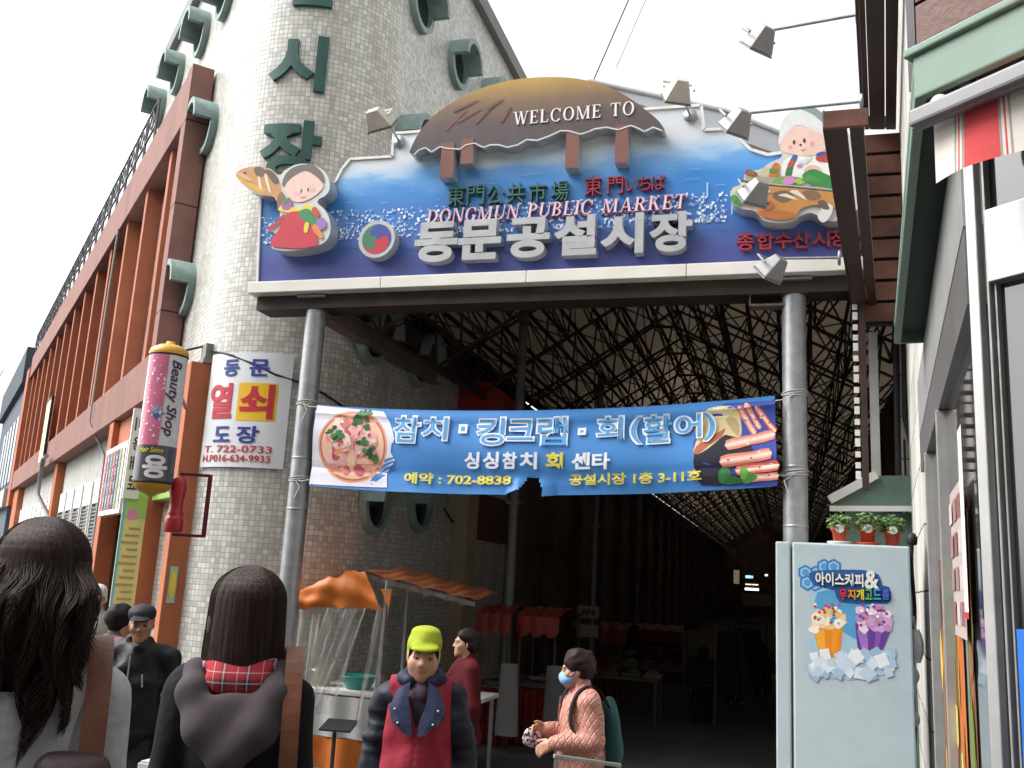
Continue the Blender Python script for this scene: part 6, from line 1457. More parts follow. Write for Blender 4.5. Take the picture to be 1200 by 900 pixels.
# ---------------------------------------------------------------- two women seen from behind
def back_woman(px, py, y, lab, coat_m, hood_m, hairm, long_):
    q = atY(px, py, y); Hh = q.z - gz(y) - .012
    info = person(lab, q.x, y, radians(180 + (30 if long_ else 24)))
    hd = Head((0, -.012, Hh - .12), rot(radians(-6), 0, 0), .99)
    f = Field((-.36, -.22, -.01), (.36, .25, Hh + .02), .009)
    A = [((-.155, .02, Hh * .79), (-.2, .03, Hh * .6), (-.2, -.07, Hh * .46)), ((.155, .02, Hh * .79), (.2, .03, Hh * .6), (.2, -.07, Hh * .46))]
    body_limbs(f, Hh, A, sh=.14); hd.skull(f)
    for i, a in enumerate(A): hand(f, a[2], (0, -.3, -.9), (0.9 * (1 if i == 0 else -1), 0, 0), curl=.3)
    w_ = person_root(grown('person', f, SKIN, None), info); hd.eyes(w_)
    f = Field((-.42, -.26, Hh * .4), (.42, .3, Hh * .9), .009)
    f.ell((0, .01, Hh * .7), (.16, .13, Hh * .15), .05); f.ell((0, .015, Hh * .56), (.16, .135, Hh * .12), .05); f.ell((0, .02, Hh * .46), (.185, .155, Hh * .07), .05)
    f.cap((-.12, .02, Hh * .805), (.12, .02, Hh * .805), .058, .058, .05)
    for a, b, c in A: f.tube([a, b, c], [.064, .058, .05], .03)
    f.folds(.008, 26, int(px), (1, 1, .5)); grown('coat', f, coat_m, w_)
    f = Field((-.2, -.2, 0), (.2, .2, Hh * .5), .012)
    for q_ in (-1, 1): f.tube([(q_ * .085, .01, Hh * .46), (q_ * .09, 0, Hh * .28), (q_ * .09, .02, .05)], [.095, .07, .055], .02)
    grown('trousers', f, cloth('dark_jeans', (.02, .025, .045)), w_)
    return w_, hd, Hh
GREYKNIT = cloth('pale_grey_wool', (.44, .44, .45), scale=30, bump=.3, bscale=60)
w2, hd, Hh = back_woman(60, 612, 1.82, 'woman with long wavy dark hair and pale grey hooded coat, back turned', GREYKNIT, None, HAIR, True)
rh = random.Random(4)
f = Field((-.22, -.16, Hh - .62), (.22, .28, Hh + .03), .008)
f.ell(hd(0, .024, .045), (.089, .108, .09), .02); f.ell(hd(0, .045, -.05), (.096, .09, .125), .02); f.ell(hd(0, -.09, -.05), (.06, .07, .1), .01, sub=True)
f.ell((0, .105, Hh - .27), (.135, .05, .12), .05)
f.folds(.006, 45, 9, (1, 1, .12)); grown('hair', f, HAIR, w2)
paths = []; locks = [-.135, -.105, -.075, -.04, -.005, .035, .075, .115, .16, .205]
lock_len = [.22, .31, .37, .30, .24, .34, .38, .27, .36, .28]
for i in range(3000):
    a = rh.uniform(-2.45, 2.45); s0 = rh.uniform(.03, .5) ** 1.0; c = Vector(hd(0, .022, .04)); pts = []
    for j in range(7):
        phi = s0 + (1.5 - s0) * j / 6; pts.append(c + Vector((sin(a) * .104 * sin(phi), .004 + cos(a) * .117 * sin(phi), .1045 * cos(phi))))
    e = pts[-1]; xt = e.x * (1.3 if e.x < 0 else 1.6) + rh.uniform(-.02, .02); gq = min(range(10), key=lambda q_: abs(locks[q_] - xt)); lx = locks[gq]
    ln_ = lock_len[gq] + rh.uniform(-.11, .05); ph = gq * 2.1 + rh.uniform(-.35, .35); wv = .012 + .006 * (gq % 3); off_ = rh.uniform(-.016, .016)
    bk = .16 + rh.uniform(0, .04) if e.y > -.02 else rh.uniform(.06, .12)
    for j in range(1, 13):
        t = j / 12; w_ = min(1, t * 1.9); w_ = w_ * w_ * (3 - 2 * w_); tg = xt + (lx + off_ * (1.1 - t) - xt) * t
        pts.append(Vector((e.x * (1 - w_) + tg * w_ + wv * sin(ph + t * 10) * t * 1.3, e.y * (1 - w_) + (bk + .02 * sin(pi * t)) * w_ + wv * .5 * cos(ph + t * 9) * t, e.z - ln_ * t)))
    paths.append(pts)
strands('hair_strands', paths, HAIR, w2, .00095)
f = Field((-.26, -.1, Hh * .68), (.26, .3, Hh * .9), .007)
for j in range(6): 
    t = j / 5; f.tube([(-.15 + .01 * j, .04 + .04 * t, Hh * (.845 - .01 * j)), (-.1, .13 + .02 * t, Hh * (.80 - .017 * j)), (0, .165 + .012 * t, Hh * (.785 - .018 * j)), (.1, .13 + .02 * t, Hh * (.80 - .017 * j)), (.15 - .01 * j, .04 + .04 * t, Hh * (.845 - .01 * j))], [.026] * 5, .008)
grown('hood', f, GREYKNIT, w2)
TAN = mat('tan_leather', (.15, .052, .026), .45, var=.18, scale=14, bump=.15, bscale=150, dirt=(.12, .05, .03), dirt_amt=.4); MAROON = mat('dark_maroon_bag_cloth', (.035, .018, .022), .55, var=.2, scale=8, bump=.3, bscale=40)
def strap(name, pts, w_, parent_w, m, th_=.006, nrm=None):
    """a flat band along pts in the wearer's frame"""
    mb = MB(); pts = [Vector(p) for p in smooth_poly(pts, 5, False)]; v = []; F_ = []
    for i, p in enumerate(pts):
        t_ = (pts[min(i + 1, len(pts) - 1)] - pts[max(i - 1, 0)]).normalized(); n_ = Vector((p.x * .0, p.y - .01, .25 * (p.z - (Hh * .7)))).normalized() if nrm is None else Vector(nrm); s_ = t_.cross(n_).normalized(); n_ = s_.cross(t_)
        v += [p - s_ * w_ / 2, p + s_ * w_ / 2, p + s_ * w_ / 2 + n_ * th_, p - s_ * w_ / 2 + n_ * th_]
    for i in range(len(pts) - 1):
        for k in range(4): F_.append((i * 4 + k, i * 4 + (k + 1) % 4, i * 4 + 4 + (k + 1) % 4, i * 4 + 4 + k))
    mb.add(v, F_, 0, False); return mb.build(name, m, parent_w, local=True)
def bag_thing(owner, label, cx_, cy_, z_, w_, h_, strap_m, body_m, strap_pts, seed, sw):
    b = empty('shoulder_bag', tuple(owner.location), label, 'bag'); b.rotation_euler = owner.rotation_euler; ORG[b.name] = Vector((0, 0, 0))
    f = Field((cx_ - w_, cy_ - .14, z_ - h_), (cx_ + w_, cy_ + .14, z_ + h_ * .75), .008)
    f.ell((cx_, cy_, z_ - h_ * .35), (w_ * .72, .075, h_ * .5), .03); f.ell((cx_, cy_, z_ - h_ * .05), (w_ * .62, .06, h_ * .4), .04); f.cap((cx_ - w_ * .3, cy_, z_ + h_ * .28), (cx_ + w_ * .3, cy_, z_ + h_ * .28), .03, .03, .06); f.folds(.007, 24, seed, (1, 1, .3))
    grown('bag_body', f, body_m, b); strap('strap', strap_pts, sw, b, strap_m); return b
# wearer faces +y in the world, so the wearer's right (photo right) is local -x
bag_thing(w2, 'dark maroon shoulder bag with tan strap on the woman in the pale grey coat', -.15, .2, Hh * .675, .12, .26, TAN, MAROON, [(-.14, -.05, Hh * .84), (-.15, .03, Hh * .862), (-.165, .10, Hh * .84), (-.178, .165, Hh * .79), (-.185, .205, Hh * .72), (-.18, .235, Hh * .665)], 3, .05)

BLACKCOAT = cloth('black_wool', (.010, .010, .012), scale=30); MAUVE = cloth('mauve_grey_jersey', (.075, .06, .066), bump=.2)
w3, hd, Hh = back_woman(297, 666, 2.6, 'woman with chin length dark bob and plaid collar over a black coat, back turned', BLACKCOAT, None, HAIR, False)
f = Field((-.16, -.16, Hh - .32), (.16, .2, Hh + .03), .006)
f.ell(hd(0, .02, .045), (.088, .106, .089), .02); f.ell(hd(0, .03, -.05), (.114, .108, .145), .04); f.ell(hd(0, -.1, -.07), (.066, .075, .13), .012, sub=True)
f.folds(.0025, 70, 9, (1, 1, .05)); f.cut(2, Hh - .268); grown('hair', f, HAIR, w3)
paths = []
for i in range(1700):
    a = rh.uniform(-2.65, 2.65); c = Vector(hd(0, .02, .03)); s0 = rh.uniform(.02, .14); pts = []
    for j in range(9):
        t = s0 + (1 - s0) * j / 8; ph = t * 1.7
        if ph < 1.57: pts.append(c + Vector((sin(a) * .113 * sin(ph), .003 + cos(a) * .121 * sin(ph), .1045 * cos(ph) + .006)))
        else: break
    e = pts[-1]
    for j in range(1, 5): pts.append(Vector((e.x * (1 + .02 * j * (1 if j < 4 else .8)), c.y + (e.y - c.y) * (1 + .008 * j * (1 if j < 4 else .3)), e.z - (.2 + rh.uniform(-.01, .012)) * j / 4 * (e.z - (Hh - .285)) / .2)))
    paths.append(pts)
strands('hair_strands', paths, HAIR, w3, .0009)
PLAID = bpy.data.materials.new('red_plaid_cotton'); PLAID.use_nodes = True; t, p, L = nodes(PLAID); p.inputs['Roughness'].default_value = .85
tc = t.nodes.new('ShaderNodeTexCoord'); sp = t.nodes.new('ShaderNodeSeparateXYZ'); L(tc.outputs['Object'], sp.inputs[0])
def bands(o, ramp, per):
    m_ = t.nodes.new('ShaderNodeMath'); m_.operation = 'MULTIPLY'; m_.inputs[1].default_value = 1 / per; L(o, m_.inputs[0]); fr_ = t.nodes.new('ShaderNodeMath'); fr_.operation = 'FRACT'; L(m_.outputs[0], fr_.inputs[0])
    c_ = t.nodes.new('ShaderNodeValToRGB'); c_.color_ramp.interpolation = 'CONSTANT'; L(fr_.outputs[0], c_.inputs[0]); e = c_.color_ramp.elements
    e[0].position, e[0].color = ramp[0]; e[1].position, e[1].color = ramp[-1]
    for q_, cc in ramp[1:-1]: x = e.new(q_); x.color = cc
    return c_.outputs[0]
rp_ = [(0, (.42, .025, .035, 1)), (.34, (.03, .03, .06, 1)), (.46, (.6, .56, .52, 1)), (.52, (.03, .03, .06, 1)), (.64, (.42, .025, .035, 1)), (.9, (.6, .56, .52, 1)), (.94, (.42, .025, .035, 1))]
mx = t.nodes.new('ShaderNodeMix'); mx.data_type = 'RGBA'; mx.inputs['Factor'].default_value = .5; L(bands(sp.outputs[0], rp_, .068), mx.inputs['A']); L(bands(sp.outputs[2], rp_, .068), mx.inputs['B']); L(mx.outputs['Result'], p.inputs['Base Color'])
f = Field((-.2, -.16, Hh * .76), (.2, .22, Hh * .9), .006)
f.cap((-.04, .02, Hh * .868), (.04, .02, Hh * .868), .05, .05, .03); f.ell((0, .06, Hh * .842), (.115, .07, .045), .02); f.ell((0, .105, Hh * .82), (.095, .045, .05), .02); f.folds(.003, 40, 4); grown('plaid_collar', f, PLAID, w3)
f = Field((-.26, -.12, Hh * .6), (.26, .32, Hh * .88), .007)
for q_ in (-1, 1):
    f.tube([(q_ * .12, -.01, Hh * .832), (q_ * .128, .05, Hh * .832), (q_ * .118, .12, Hh * .80), (q_ * .075, .155, Hh * .745), (0, .165, Hh * .705)], [.022, .032, .042, .05, .052], .03)
f.ell((0, .15, Hh * .755), (.11, .04, .09), .04); f.ell((0, .11, Hh * .84), (.075, .05, .035), .02, sub=True); f.folds(.0045, 24, 12)
grown('hood', f, MAUVE, w3)
bag_thing(w3, 'tan strapped dark bag on the shoulder of the woman with the dark bob', -.2, .12, Hh * .5, .13, .22, TAN, MAROON, [(-.13, -.06, Hh * .83), (-.148, .02, Hh * .872), (-.16, .115, Hh * .852), (-.17, .18, Hh * .75), (-.178, .185, Hh * .6)], 5, .05)

# ---------------------------------------------------------------- man in a flat cap
q = atY(171, 708, 5.5); Hm = q.z - gz(5.5) - .008
info = person('elderly man in dark cap and black zip jacket looking back beside the orange column', q.x, 5.5, radians(16))
hd = Head((0, -.03, Hm - .12), rot(radians(16), radians(-4), radians(6)), .98)
f = Field((-.36, -.25, -.01), (.36, .25, Hm + .02), .0065)
A = [((-.185, .02, Hm * .79), (-.235, .06, Hm * .59), (-.19, .02, Hm * .46)), ((.185, .02, Hm * .79), (.25, .08, Hm * .6), (.22, -.04, Hm * .47))]
body_limbs(f, Hm, A, sh=.175); hd.skull(f)
for i, a in enumerate(A): hand(f, a[2], (0, -.3, -.9), (0.9 * (1 if i == 0 else -1), 0, 0), curl=.4)
m1 = person_root(grown('person', f, [SKIN_TAN, LIP2], None, hd.lip_pick), info); hd.eyes(m1)
f = Field((-.4, -.28, Hm * .4), (.4, .3, Hm * .9), .008)
f.ell((0, 0, Hm * .7), (.185, .14, Hm * .15), .05); f.ell((0, 0, Hm * .56), (.185, .15, Hm * .12), .05); f.ell((0, .0, Hm * .48), (.18, .145, Hm * .06), .04); f.cap((-.14, .02, Hm * .81), (.14, .02, Hm * .81), .062, .062, .05)
for a, b, c in A: f.tube([a, b, c], [.075, .066, .055], .03)
f.tube([(-.055, .0, Hm * .86), (0, .05, Hm * .865), (.055, 0, Hm * .86), (.02, -.08, Hm * .835)], [.03] * 4, .02); f.folds(.009, 32, 31); f.ell((0, -.05, Hm * .875), (.052, .075, .05), .015, sub=True)
grown('jacket', f, cloth('black_nylon_jacket', (.013, .012, .014), rough=.45), m1)
mb = MB(); mb.box((-.004, -.158, Hm * .56), (.004, -.148, Hm * .8)); mb.bar((.09, -.15, Hm * .73), (.1, -.15, Hm * .68), .008); mb.build('zip', ALU, m1, local=True)
f = Field((-.14, -.22, Hm - .2), (.14, .16, Hm + .03), .006); f.ell(hd(0, .02, .075), (.088, .104, .055), .02, hd.R); f.ell(hd(0, .03, .045), (.083, .097, .03), .02, hd.R); f.ell(hd(0, -.1, .048), (.062, .055, .012), .015, rot(radians(16), 0, radians(12))); f.ell(hd(0, -.03, -.03), (.076, .09, .07), .01, hd.R, sub=True)
grown('flat_cap', f, cloth('dark_grey_cap', (.022, .023, .03), rough=.6), m1)
f = Field((-.12, -.1, Hm - .22), (.12, .14, Hm - .04), .007); f.ell(hd(0, .04, .015), (.08, .078, .06), .02); grown('hair', f, hair_mat('grey_hair', (.12, .12, .12)), m1)
f = Field((-.2, -.2, 0), (.2, .2, Hm * .5), .012)
for q_ in (-1, 1): f.tube([(q_ * .085, .01, Hm * .46), (q_ * .09, 0, Hm * .28), (q_ * .09, .02, .05)], [.1, .08, .07], .02)
f.folds(.006, 22, 3); grown('trousers', f, cloth('charcoal_trousers', (.03, .03, .033)), m1)

# ---------------------------------------------------------------- plain passers-by
def passer(px, py, y, rz, lab, top_m, leg_m, hairm, h_res=.011, bun=False, skinm=SKIN, sleeve=True, arms=None, scale=1., long_coat=False):
    q = atY(px, py, y); Hh_ = q.z - gz(y) - .012
    info = person(lab, q.x, y, rz); hd_ = Head((0, -.02, Hh_ - .12), None, .98)
    f = Field((-.4, -.4, -.01), (.4, .3, Hh_ + .02), h_res)
    A_ = arms(Hh_) if arms else [((-.18, .02, Hh_ * .79), (-.235, .03, Hh_ * .6), (-.22, -.06, Hh_ * .46)), ((.18, .02, Hh_ * .79), (.235, .03, Hh_ * .6), (.22, -.06, Hh_ * .46))]
    body_limbs(f, Hh_, A_, sh=.165); hd_.skull(f, h_res < .01)
    for i, a in enumerate(A_): dd = np.array(a[2]) - np.array(a[1]); hand(f, a[2], dd, (0.9 * (1 if i == 0 else -1), .1, .1), curl=.4)
    w_ = person_root(grown('person', f, skinm, None), info)
    if h_res < .01: hd_.eyes(w_)
    f = Field((-.42, -.42, Hh_ * .3), (.42, .3, Hh_ * .9), .01)
    f.ell((0, .0, Hh_ * .7), (.18, .135, Hh_ * .15), .05); f.ell((0, .005, Hh_ * .56), (.18, .145, Hh_ * .12), .05); f.cap((-.135, .02, Hh_ * .81), (.135, .02, Hh_ * .81), .06, .06, .05); f.cap((0, .02, Hh_ * .83), (0, .02, Hh_ * .86), .065, .06, .02)
    if long_coat: f.ell((0, .01, Hh_ * .43), (.19, .16, Hh_ * .1), .05)
    for a, b, c in A_: f.tube([a, b, c], [.07, .062, .05], .03)
    f.folds(.005, 24, int(px)); f.ell((0, -.03, Hh_ * .885), (.05, .07, .05), .015, sub=True); grown('jacket', f, top_m, w_)
    f = Field((-.16, -.16, Hh_ - .3), (.16, .2, Hh_ + .03), .009); f.ell(hd_(0, .022, .05), (.086, .104, .088), .02); f.ell(hd_(0, .05, -.02), (.085, .07, .07), .03); f.ell(hd_(0, -.085, -.03), (.07, .085, .1), .012, sub=True)
    if bun: f.ell(hd_(0, .03, .03), (.1, .1, .085), .03)
    f.folds(.004, 60, 3); grown('hair', f, hairm, w_)
    f = Field((-.2, -.2, 0), (.2, .2, Hh_ * .5), .014)
    for q_ in (-1, 1): f.tube([(q_ * .085, .01, Hh_ * .46), (q_ * .09, 0, Hh_ * .28), (q_ * .09, .02, .05)], [.1, .078, .065], .02)
    grown('trousers', f, leg_m, w_)
    return w_, hd_, Hh_
BLACKTR = cloth('black_slacks', (.016, .016, .018))
passer(143, 707, 6.5, radians(150), 'person with full dark hair and mauve top walking away behind the man in the cap', cloth('mauve_cardigan', (.16, .10, .11)), BLACKTR, HAIR_BLACK, bun=True)
passer(117, 685, 8.6, radians(20), 'old white haired woman in beige jacket under the striped shop board', cloth('beige_quilted_jacket', (.40, .37, .33)), BLACKTR, HAIR_WHITE, skinm=SKIN_TAN)
RED_COAT = cloth('dark_red_coat', (.07, .005, .009))  # dark red, deepened further to carry the shade the wearer stands in
pv, hdv, Hv = passer(549, 736, 8.0, radians(-60), 'stall keeper in dark red coat lifting one hand to the mouth by the orange stall', RED_COAT, BLACKTR, HAIR_BLACK, h_res=.009, long_coat=True,
    arms=lambda h: [((-.18, .0, h * .79), (-.2, -.16, h * .66), (-.1, -.26, h * .80)), ((.18, .02, h * .79), (.235, .03, h * .6), (.22, -.06, h * .46))])
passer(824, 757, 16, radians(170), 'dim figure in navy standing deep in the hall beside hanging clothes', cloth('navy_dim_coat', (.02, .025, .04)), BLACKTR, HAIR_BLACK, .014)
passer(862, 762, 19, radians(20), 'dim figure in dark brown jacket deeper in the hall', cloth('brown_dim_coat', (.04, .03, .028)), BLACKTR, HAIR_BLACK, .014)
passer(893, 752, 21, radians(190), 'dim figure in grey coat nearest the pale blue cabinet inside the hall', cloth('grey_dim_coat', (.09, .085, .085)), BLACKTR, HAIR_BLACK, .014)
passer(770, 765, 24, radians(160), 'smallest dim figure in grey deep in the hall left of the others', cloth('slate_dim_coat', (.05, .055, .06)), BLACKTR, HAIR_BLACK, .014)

# ---------------------------------------------------------------- woman in the pink quilted coat, in profile
yp = 6.4; q = atY(681, 760, yp); Hp = q.z - gz(yp) - .012
info = person('woman in pink quilted coat and blue face mask looking left and holding a cart', q.x + .02, yp, radians(-62))
hd = Head((0, -.05, Hp - .125), rot(radians(-16), 0, radians(8)), .96)
f = Field((-.42, -.5, -.01), (.36, .3, Hp + .02), .006)
A = [((-.17, .0, Hp * .78), (-.2, -.02, Hp * .625), (-.14, -.2, Hp * .64)), ((.17, .0, Hp * .78), (.215, .03, Hp * .635), (.08, -.2, Hp * .605))]
body_limbs(f, Hp, A, sh=.16); hd.skull(f)
hand(f, A[0][2], (.25, -.8, .05), (.6, 0, -.5), curl=.55, side=(0, 0, 1)); hand(f, A[1][2], (-.3, -.7, -.35), (-.5, 0, -.6), curl=.45, side=(-.3, 0, 1))
w4 = person_root(grown('person', f, SKIN, None), info); hd.eyes(w4)
PINK = bpy.data.materials.new('pink_quilted_nylon'); PINK.use_nodes = True; t, p, L = nodes(PINK); p.inputs['Base Color'].default_value = (.50, .225, .175, 1); p.inputs['Roughness'].default_value = .6
tc = t.nodes.new('ShaderNodeTexCoord'); sp = t.nodes.new('ShaderNodeSeparateXYZ'); L(tc.outputs['Object'], sp.inputs[0])
def diag(sg):
    a = t.nodes.new('ShaderNodeMath'); a.operation = 'MULTIPLY_ADD'; a.inputs[1].default_value = 1; 
    b_ = t.nodes.new('ShaderNodeMath'); b_.operation = 'MULTIPLY'; b_.inputs[1].default_value = sg * .8; L(sp.outputs[2], b_.inputs[0])
    c_ = t.nodes.new('ShaderNodeMath'); c_.operation = 'ADD'; L(sp.outputs[0], c_.inputs[0]); L(sp.outputs[1], c_.inputs[1]); L(c_.outputs[0], a.inputs[0]); L(b_.outputs[0], a.inputs[2])
    m_ = t.nodes.new('ShaderNodeMath'); m_.operation = 'PINGPONG'; m_.inputs[1].default_value = .032; L(a.outputs[0], m_.inputs[0]); return m_.outputs[0]
mn = t.nodes.new('ShaderNodeMath'); mn.operation = 'MINIMUM'; L(diag(1), mn.inputs[0]); L(diag(-1), mn.inputs[1])
mr = t.nodes.new('ShaderNodeMapRange'); mr.interpolation_type = 'SMOOTHSTEP'; mr.inputs[1].default_value = 0; mr.inputs[2].default_value = .012; L(mn.outputs[0], mr.inputs[0])
b_ = t.nodes.new('ShaderNodeBump'); b_.inputs['Distance'].default_value = .008; b_.inputs['Strength'].default_value = .8; L(mr.outputs[0], b_.inputs['Height']); L(b_.outputs[0], p.inputs['Normal'])
f = Field((-.42, -.46, Hp * .3), (.4, .3, Hp * .92), .008)
f.ell((0, .0, Hp * .69), (.18, .145, Hp * .15), .05); f.ell((0, .0, Hp * .55), (.185, .16, Hp * .13), .05); f.ell((0, .0, Hp * .41), (.195, .175, Hp * .1), .05); f.cap((-.13, .01, Hp * .805), (.13, .01, Hp * .805), .063, .063, .05); f.cap((0, .0, Hp * .82), (0, -.01, Hp * .865), .072, .066, .02)
for a, b, c in A: f.tube([a, b, c], [.078, .068, .05], .03)
f.folds(.007, 30, 44); f.ell((0, -.035, Hp * .89), (.05, .06, .05), .015, sub=True); grown('quilted_coat', f, PINK, w4)
mb = MB(); mb.bar((0, -.148, Hp * .8), (0, -.178, Hp * .42), .008); [mb.ball((.035, -.16, Hp * z_), .008, 8, 6) for z_ in (.76, .68, .6, .52)]; mb.build('coat_button', cloth('dusty_pink_trim', (.33, .13, .11)), w4, local=True)
f = Field((-.16, -.2, Hp - .26), (.16, .2, Hp + .03), .007); f.ell(hd(0, .03, .05), (.09, .108, .092), .02); f.ell(hd(0, .06, .0), (.08, .07, .08), .03); f.ell(hd(0, -.1, -.04), (.07, .08, .1), .012, sub=True); f.folds(.005, 70, 13); grown('hair', f, hair_mat('deep_brown_curls', (.022, .011, .012)), w4)
f = Field((-.12, -.2, Hp - .26), (.12, .06, Hp - .1), .005); f.ell(hd(0, -.055, -.055), (.064, .062, .05), .01, hd.R); f.ell(hd(0, -.09, -.035), (.02, .032, .03), .02, hd.R)
X_, Y_, Z_ = np.meshgrid(*f.ax, indexing='ij', sparse=True); f.D = np.maximum(f.D, Y_ - (hd.c[1] - .025)); grown('face_mask', f, mat('pale_blue_mask', (.22, .40, .66), .7, var=.06), w4)
mb = MB(); [mb.tube([hd(q_ * .06, -.06, -.04), hd(q_ * .076, -.01, -.005), hd(q_ * .078, .015, .012)], .0025, 5) for q_ in (-1, 1)]; mb.build('mask_loop', WHITE_PAINT, w4, local=True)
f = Field((-.1, -.12, Hp * .78), (.1, .1, Hp * .92), .006); f.cap((0, -.01, Hp * .86), (0, -.02, Hp * .835), .06, .066, .02); f.folds(.003, 60, 5); grown('scarf', f, PLAID, w4)
f = Field((-.2, -.2, 0), (.2, .2, Hp * .5), .012)
for q_ in (-1, 1): f.tube([(q_ * .085, .01, Hp * .44), (q_ * .09, 0, Hp * .28), (q_ * .09, .02, .05)], [.095, .075, .06], .02)
grown('trousers', f, BLACKTR, w4)
def worn(name, owner, label, cat): b = empty(name, tuple(owner.location), label, cat); b.rotation_euler = owner.rotation_euler; ORG[b.name] = Vector((0, 0, 0)); return b
bp_ = worn('backpack', w4, 'dark teal backpack worn by the woman in the pink coat', 'backpack')
f = Field((-.2, .08, Hp * .42), (.2, .42, Hp * .86), .009); f.ell((0, .19, Hp * .64), (.13, .07, Hp * .16), .03); f.ell((0, .2, Hp * .57), (.125, .08, Hp * .1), .03); f.folds(.005, 24, 2); grown('pack_body', f, cloth('dark_teal_nylon', (.015, .065, .065), rough=.5), bp_)
Hh = Hp
for q_ in (-1, 1): strap('shoulder_strap', [(q_ * .12, .15, Hp * .76), (q_ * .125, .08, Hp * .835), (q_ * .125, .01, Hp * .853), (q_ * .125, -.065, Hp * .825), (q_ * .13, -.11, Hp * .75), (q_ * .15, -.10, Hp * .67), (q_ * .185, .03, Hp * .60)], .05, bp_, cloth('black_webbing', (.012, .012, .014)))
pc = worn('patterned_pouch', w4, 'black pouch with pink and white flower pattern in her right hand', 'pouch')
PAT = bpy.data.materials.new('flower_print_cloth'); PAT.use_nodes = True; t, p, L = nodes(PAT); tc = t.nodes.new('ShaderNodeTexCoord'); vo = t.nodes.new('ShaderNodeTexVoronoi'); vo.inputs['Scale'].default_value = 55; L(tc.outputs['Object'], vo.inputs['Vector'])
cr = t.nodes.new('ShaderNodeValToRGB'); cr.color_ramp.interpolation = 'CONSTANT'; L(vo.outputs['Distance'], cr.inputs[0]); e = cr.color_ramp.elements; e[0].color = (.6, .2, .35, 1); e[1].position = .52; e[1].color = (.015, .012, .02, 1); x = e.new(.25); x.color = (.6, .5, .55, 1); L(cr.outputs[0], p.inputs['Base Color'])
hp_ = np.array(A[0][2]) + np.array((.02, -.09, -.02)); f = Field(hp_ - .13, hp_ + .13, .006); f.ell(hp_ + np.array((0, -.01, -.02)), (.03, .06, .06), .01); f.ell(hp_ + np.array((0, -.01, -.045)), (.034, .065, .045), .02); grown('pouch_body', f, PAT, pc)
# cart handle in front of her
ca, cb = atY(649, 886, 5.75), atY(727, 897, 6.0)
ct_ = empty('hand_cart', (ca.x, 5.8, gz(5.8)), 'grey steel hand cart whose handle bar the woman in pink holds', 'cart')
zf = gz(5.8)
mb = MB(); mb.bar(ca, cb, .028, .022); mb.bar(ca + Vector((.012, .01, .0)), Vector((ca.x + .05, ca.y + .12, zf + .12)), .026, .02); mb.bar(cb + Vector((-.012, .01, 0)), Vector((cb.x, cb.y + .12, zf + .12)), .026, .02); mb.build('handle_frame', GALV, ct_, bevel=.004)
mb = MB(); mb.obox((ca.x, ca.y + .1, zf + .1), (cb.x - ca.x, cb.y - ca.y, 0), (-.06, .32, 0), (0, 0, .02)); 
for zz in (.3, .5): mb.bar((ca.x + .04, ca.y + .1, zf + zz), (cb.x, cb.y + .1, zf + zz), .016)
mb.build('tray', GALV, ct_)
for p_ in ((ca.x + .05, ca.y + .15), (cb.x, cb.y + .15)):
    mb = MB(); mb.lathe([(.0, -.015), (.05, -.015), (.055, 0), (.05, .015), (0, .015)], (p_[0], p_[1], zf + .055), 18, axis=(1, 0, 0)); mb.build('wheel', BLACK_RUBBER, ct_)
# ================================================================== STALLS AND GOODS
ORANGE_TARP = mat('orange_tarpaulin', (.62, .17, .03), .45, var=.14, scale=4, bump=.3, bscale=12, dirt=(.3, .08, .02), dirt_amt=.4)
VINYL = bpy.data.materials.new('clear_vinyl_sheet'); VINYL.use_nodes = True; t, p, L = nodes(VINYL)
p.inputs['Base Color'].default_value = (.6, .58, .55, 1); p.inputs['Roughness'].default_value = .18
tc = t.nodes.new('ShaderNodeTexCoord'); mp = t.nodes.new('ShaderNodeMapping'); mp.inputs['Scale'].default_value = (9, 9, 1.2); mp.inputs['Rotation'].default_value = (0, .35, 0); L(tc.outputs['Object'], mp.inputs[0])
n = t.nodes.new('ShaderNodeTexNoise'); n.inputs['Scale'].default_value = 1; n.inputs['Detail'].default_value = 6; L(mp.outputs[0], n.inputs['Vector'])
r_ = t.nodes.new('ShaderNodeMapRange'); r_.inputs[1].default_value = .4; r_.inputs[2].default_value = .72; r_.inputs[3].default_value = .16; r_.inputs[4].default_value = .75; L(n.outputs['Fac'], r_.inputs[0]); L(r_.outputs[0], p.inputs['Alpha'])
b_ = t.nodes.new('ShaderNodeBump'); b_.inputs['Strength'].default_value = .5; b_.inputs['Distance'].default_value = .02; L(n.outputs['Fac'], b_.inputs['Height']); L(b_.outputs[0], p.inputs['Normal'])
YS = 9.45
v = lambda px, py, y=YS: atY(px, py, y)
A0, A1, A2, A3 = v(345, 690), v(408, 669), v(440, 672, 9.6), v(553, 702, 10.3)
st = empty('orange_tarp_stall', tuple(v(440, 800, 10) * Vector((1, 1, 0)) if False else (v(440, 800, 10).x, 10.2, -.5)), 'small market stall with orange tarpaulin roof and clear plastic side sheets against the tiled wall', 'stall')
def lerp(a, b, t): return a + (b - a) * t
rs = random.Random(2)
def tarp(u, w_):
    """u along the left-right line, w_ from the street edge to the back"""
    top_ = [v(343, 696), v(372, 682), v(405, 669), v(428, 669)]
    q = u * 3; i = min(int(q), 2); a = lerp(top_[i], top_[i + 1], q - i)
    bk = a + Vector((.1, .9, -.03)); p_ = lerp(a, bk, w_)
    return p_ + Vector((0, 0, .012 * sin(u * 19 + w_ * 6) + .006 * sin(u * 41 + w_ * 17) - .05 * sin(pi * w_)))
mb = MB(); mb.sheet(tarp, 40, 16)
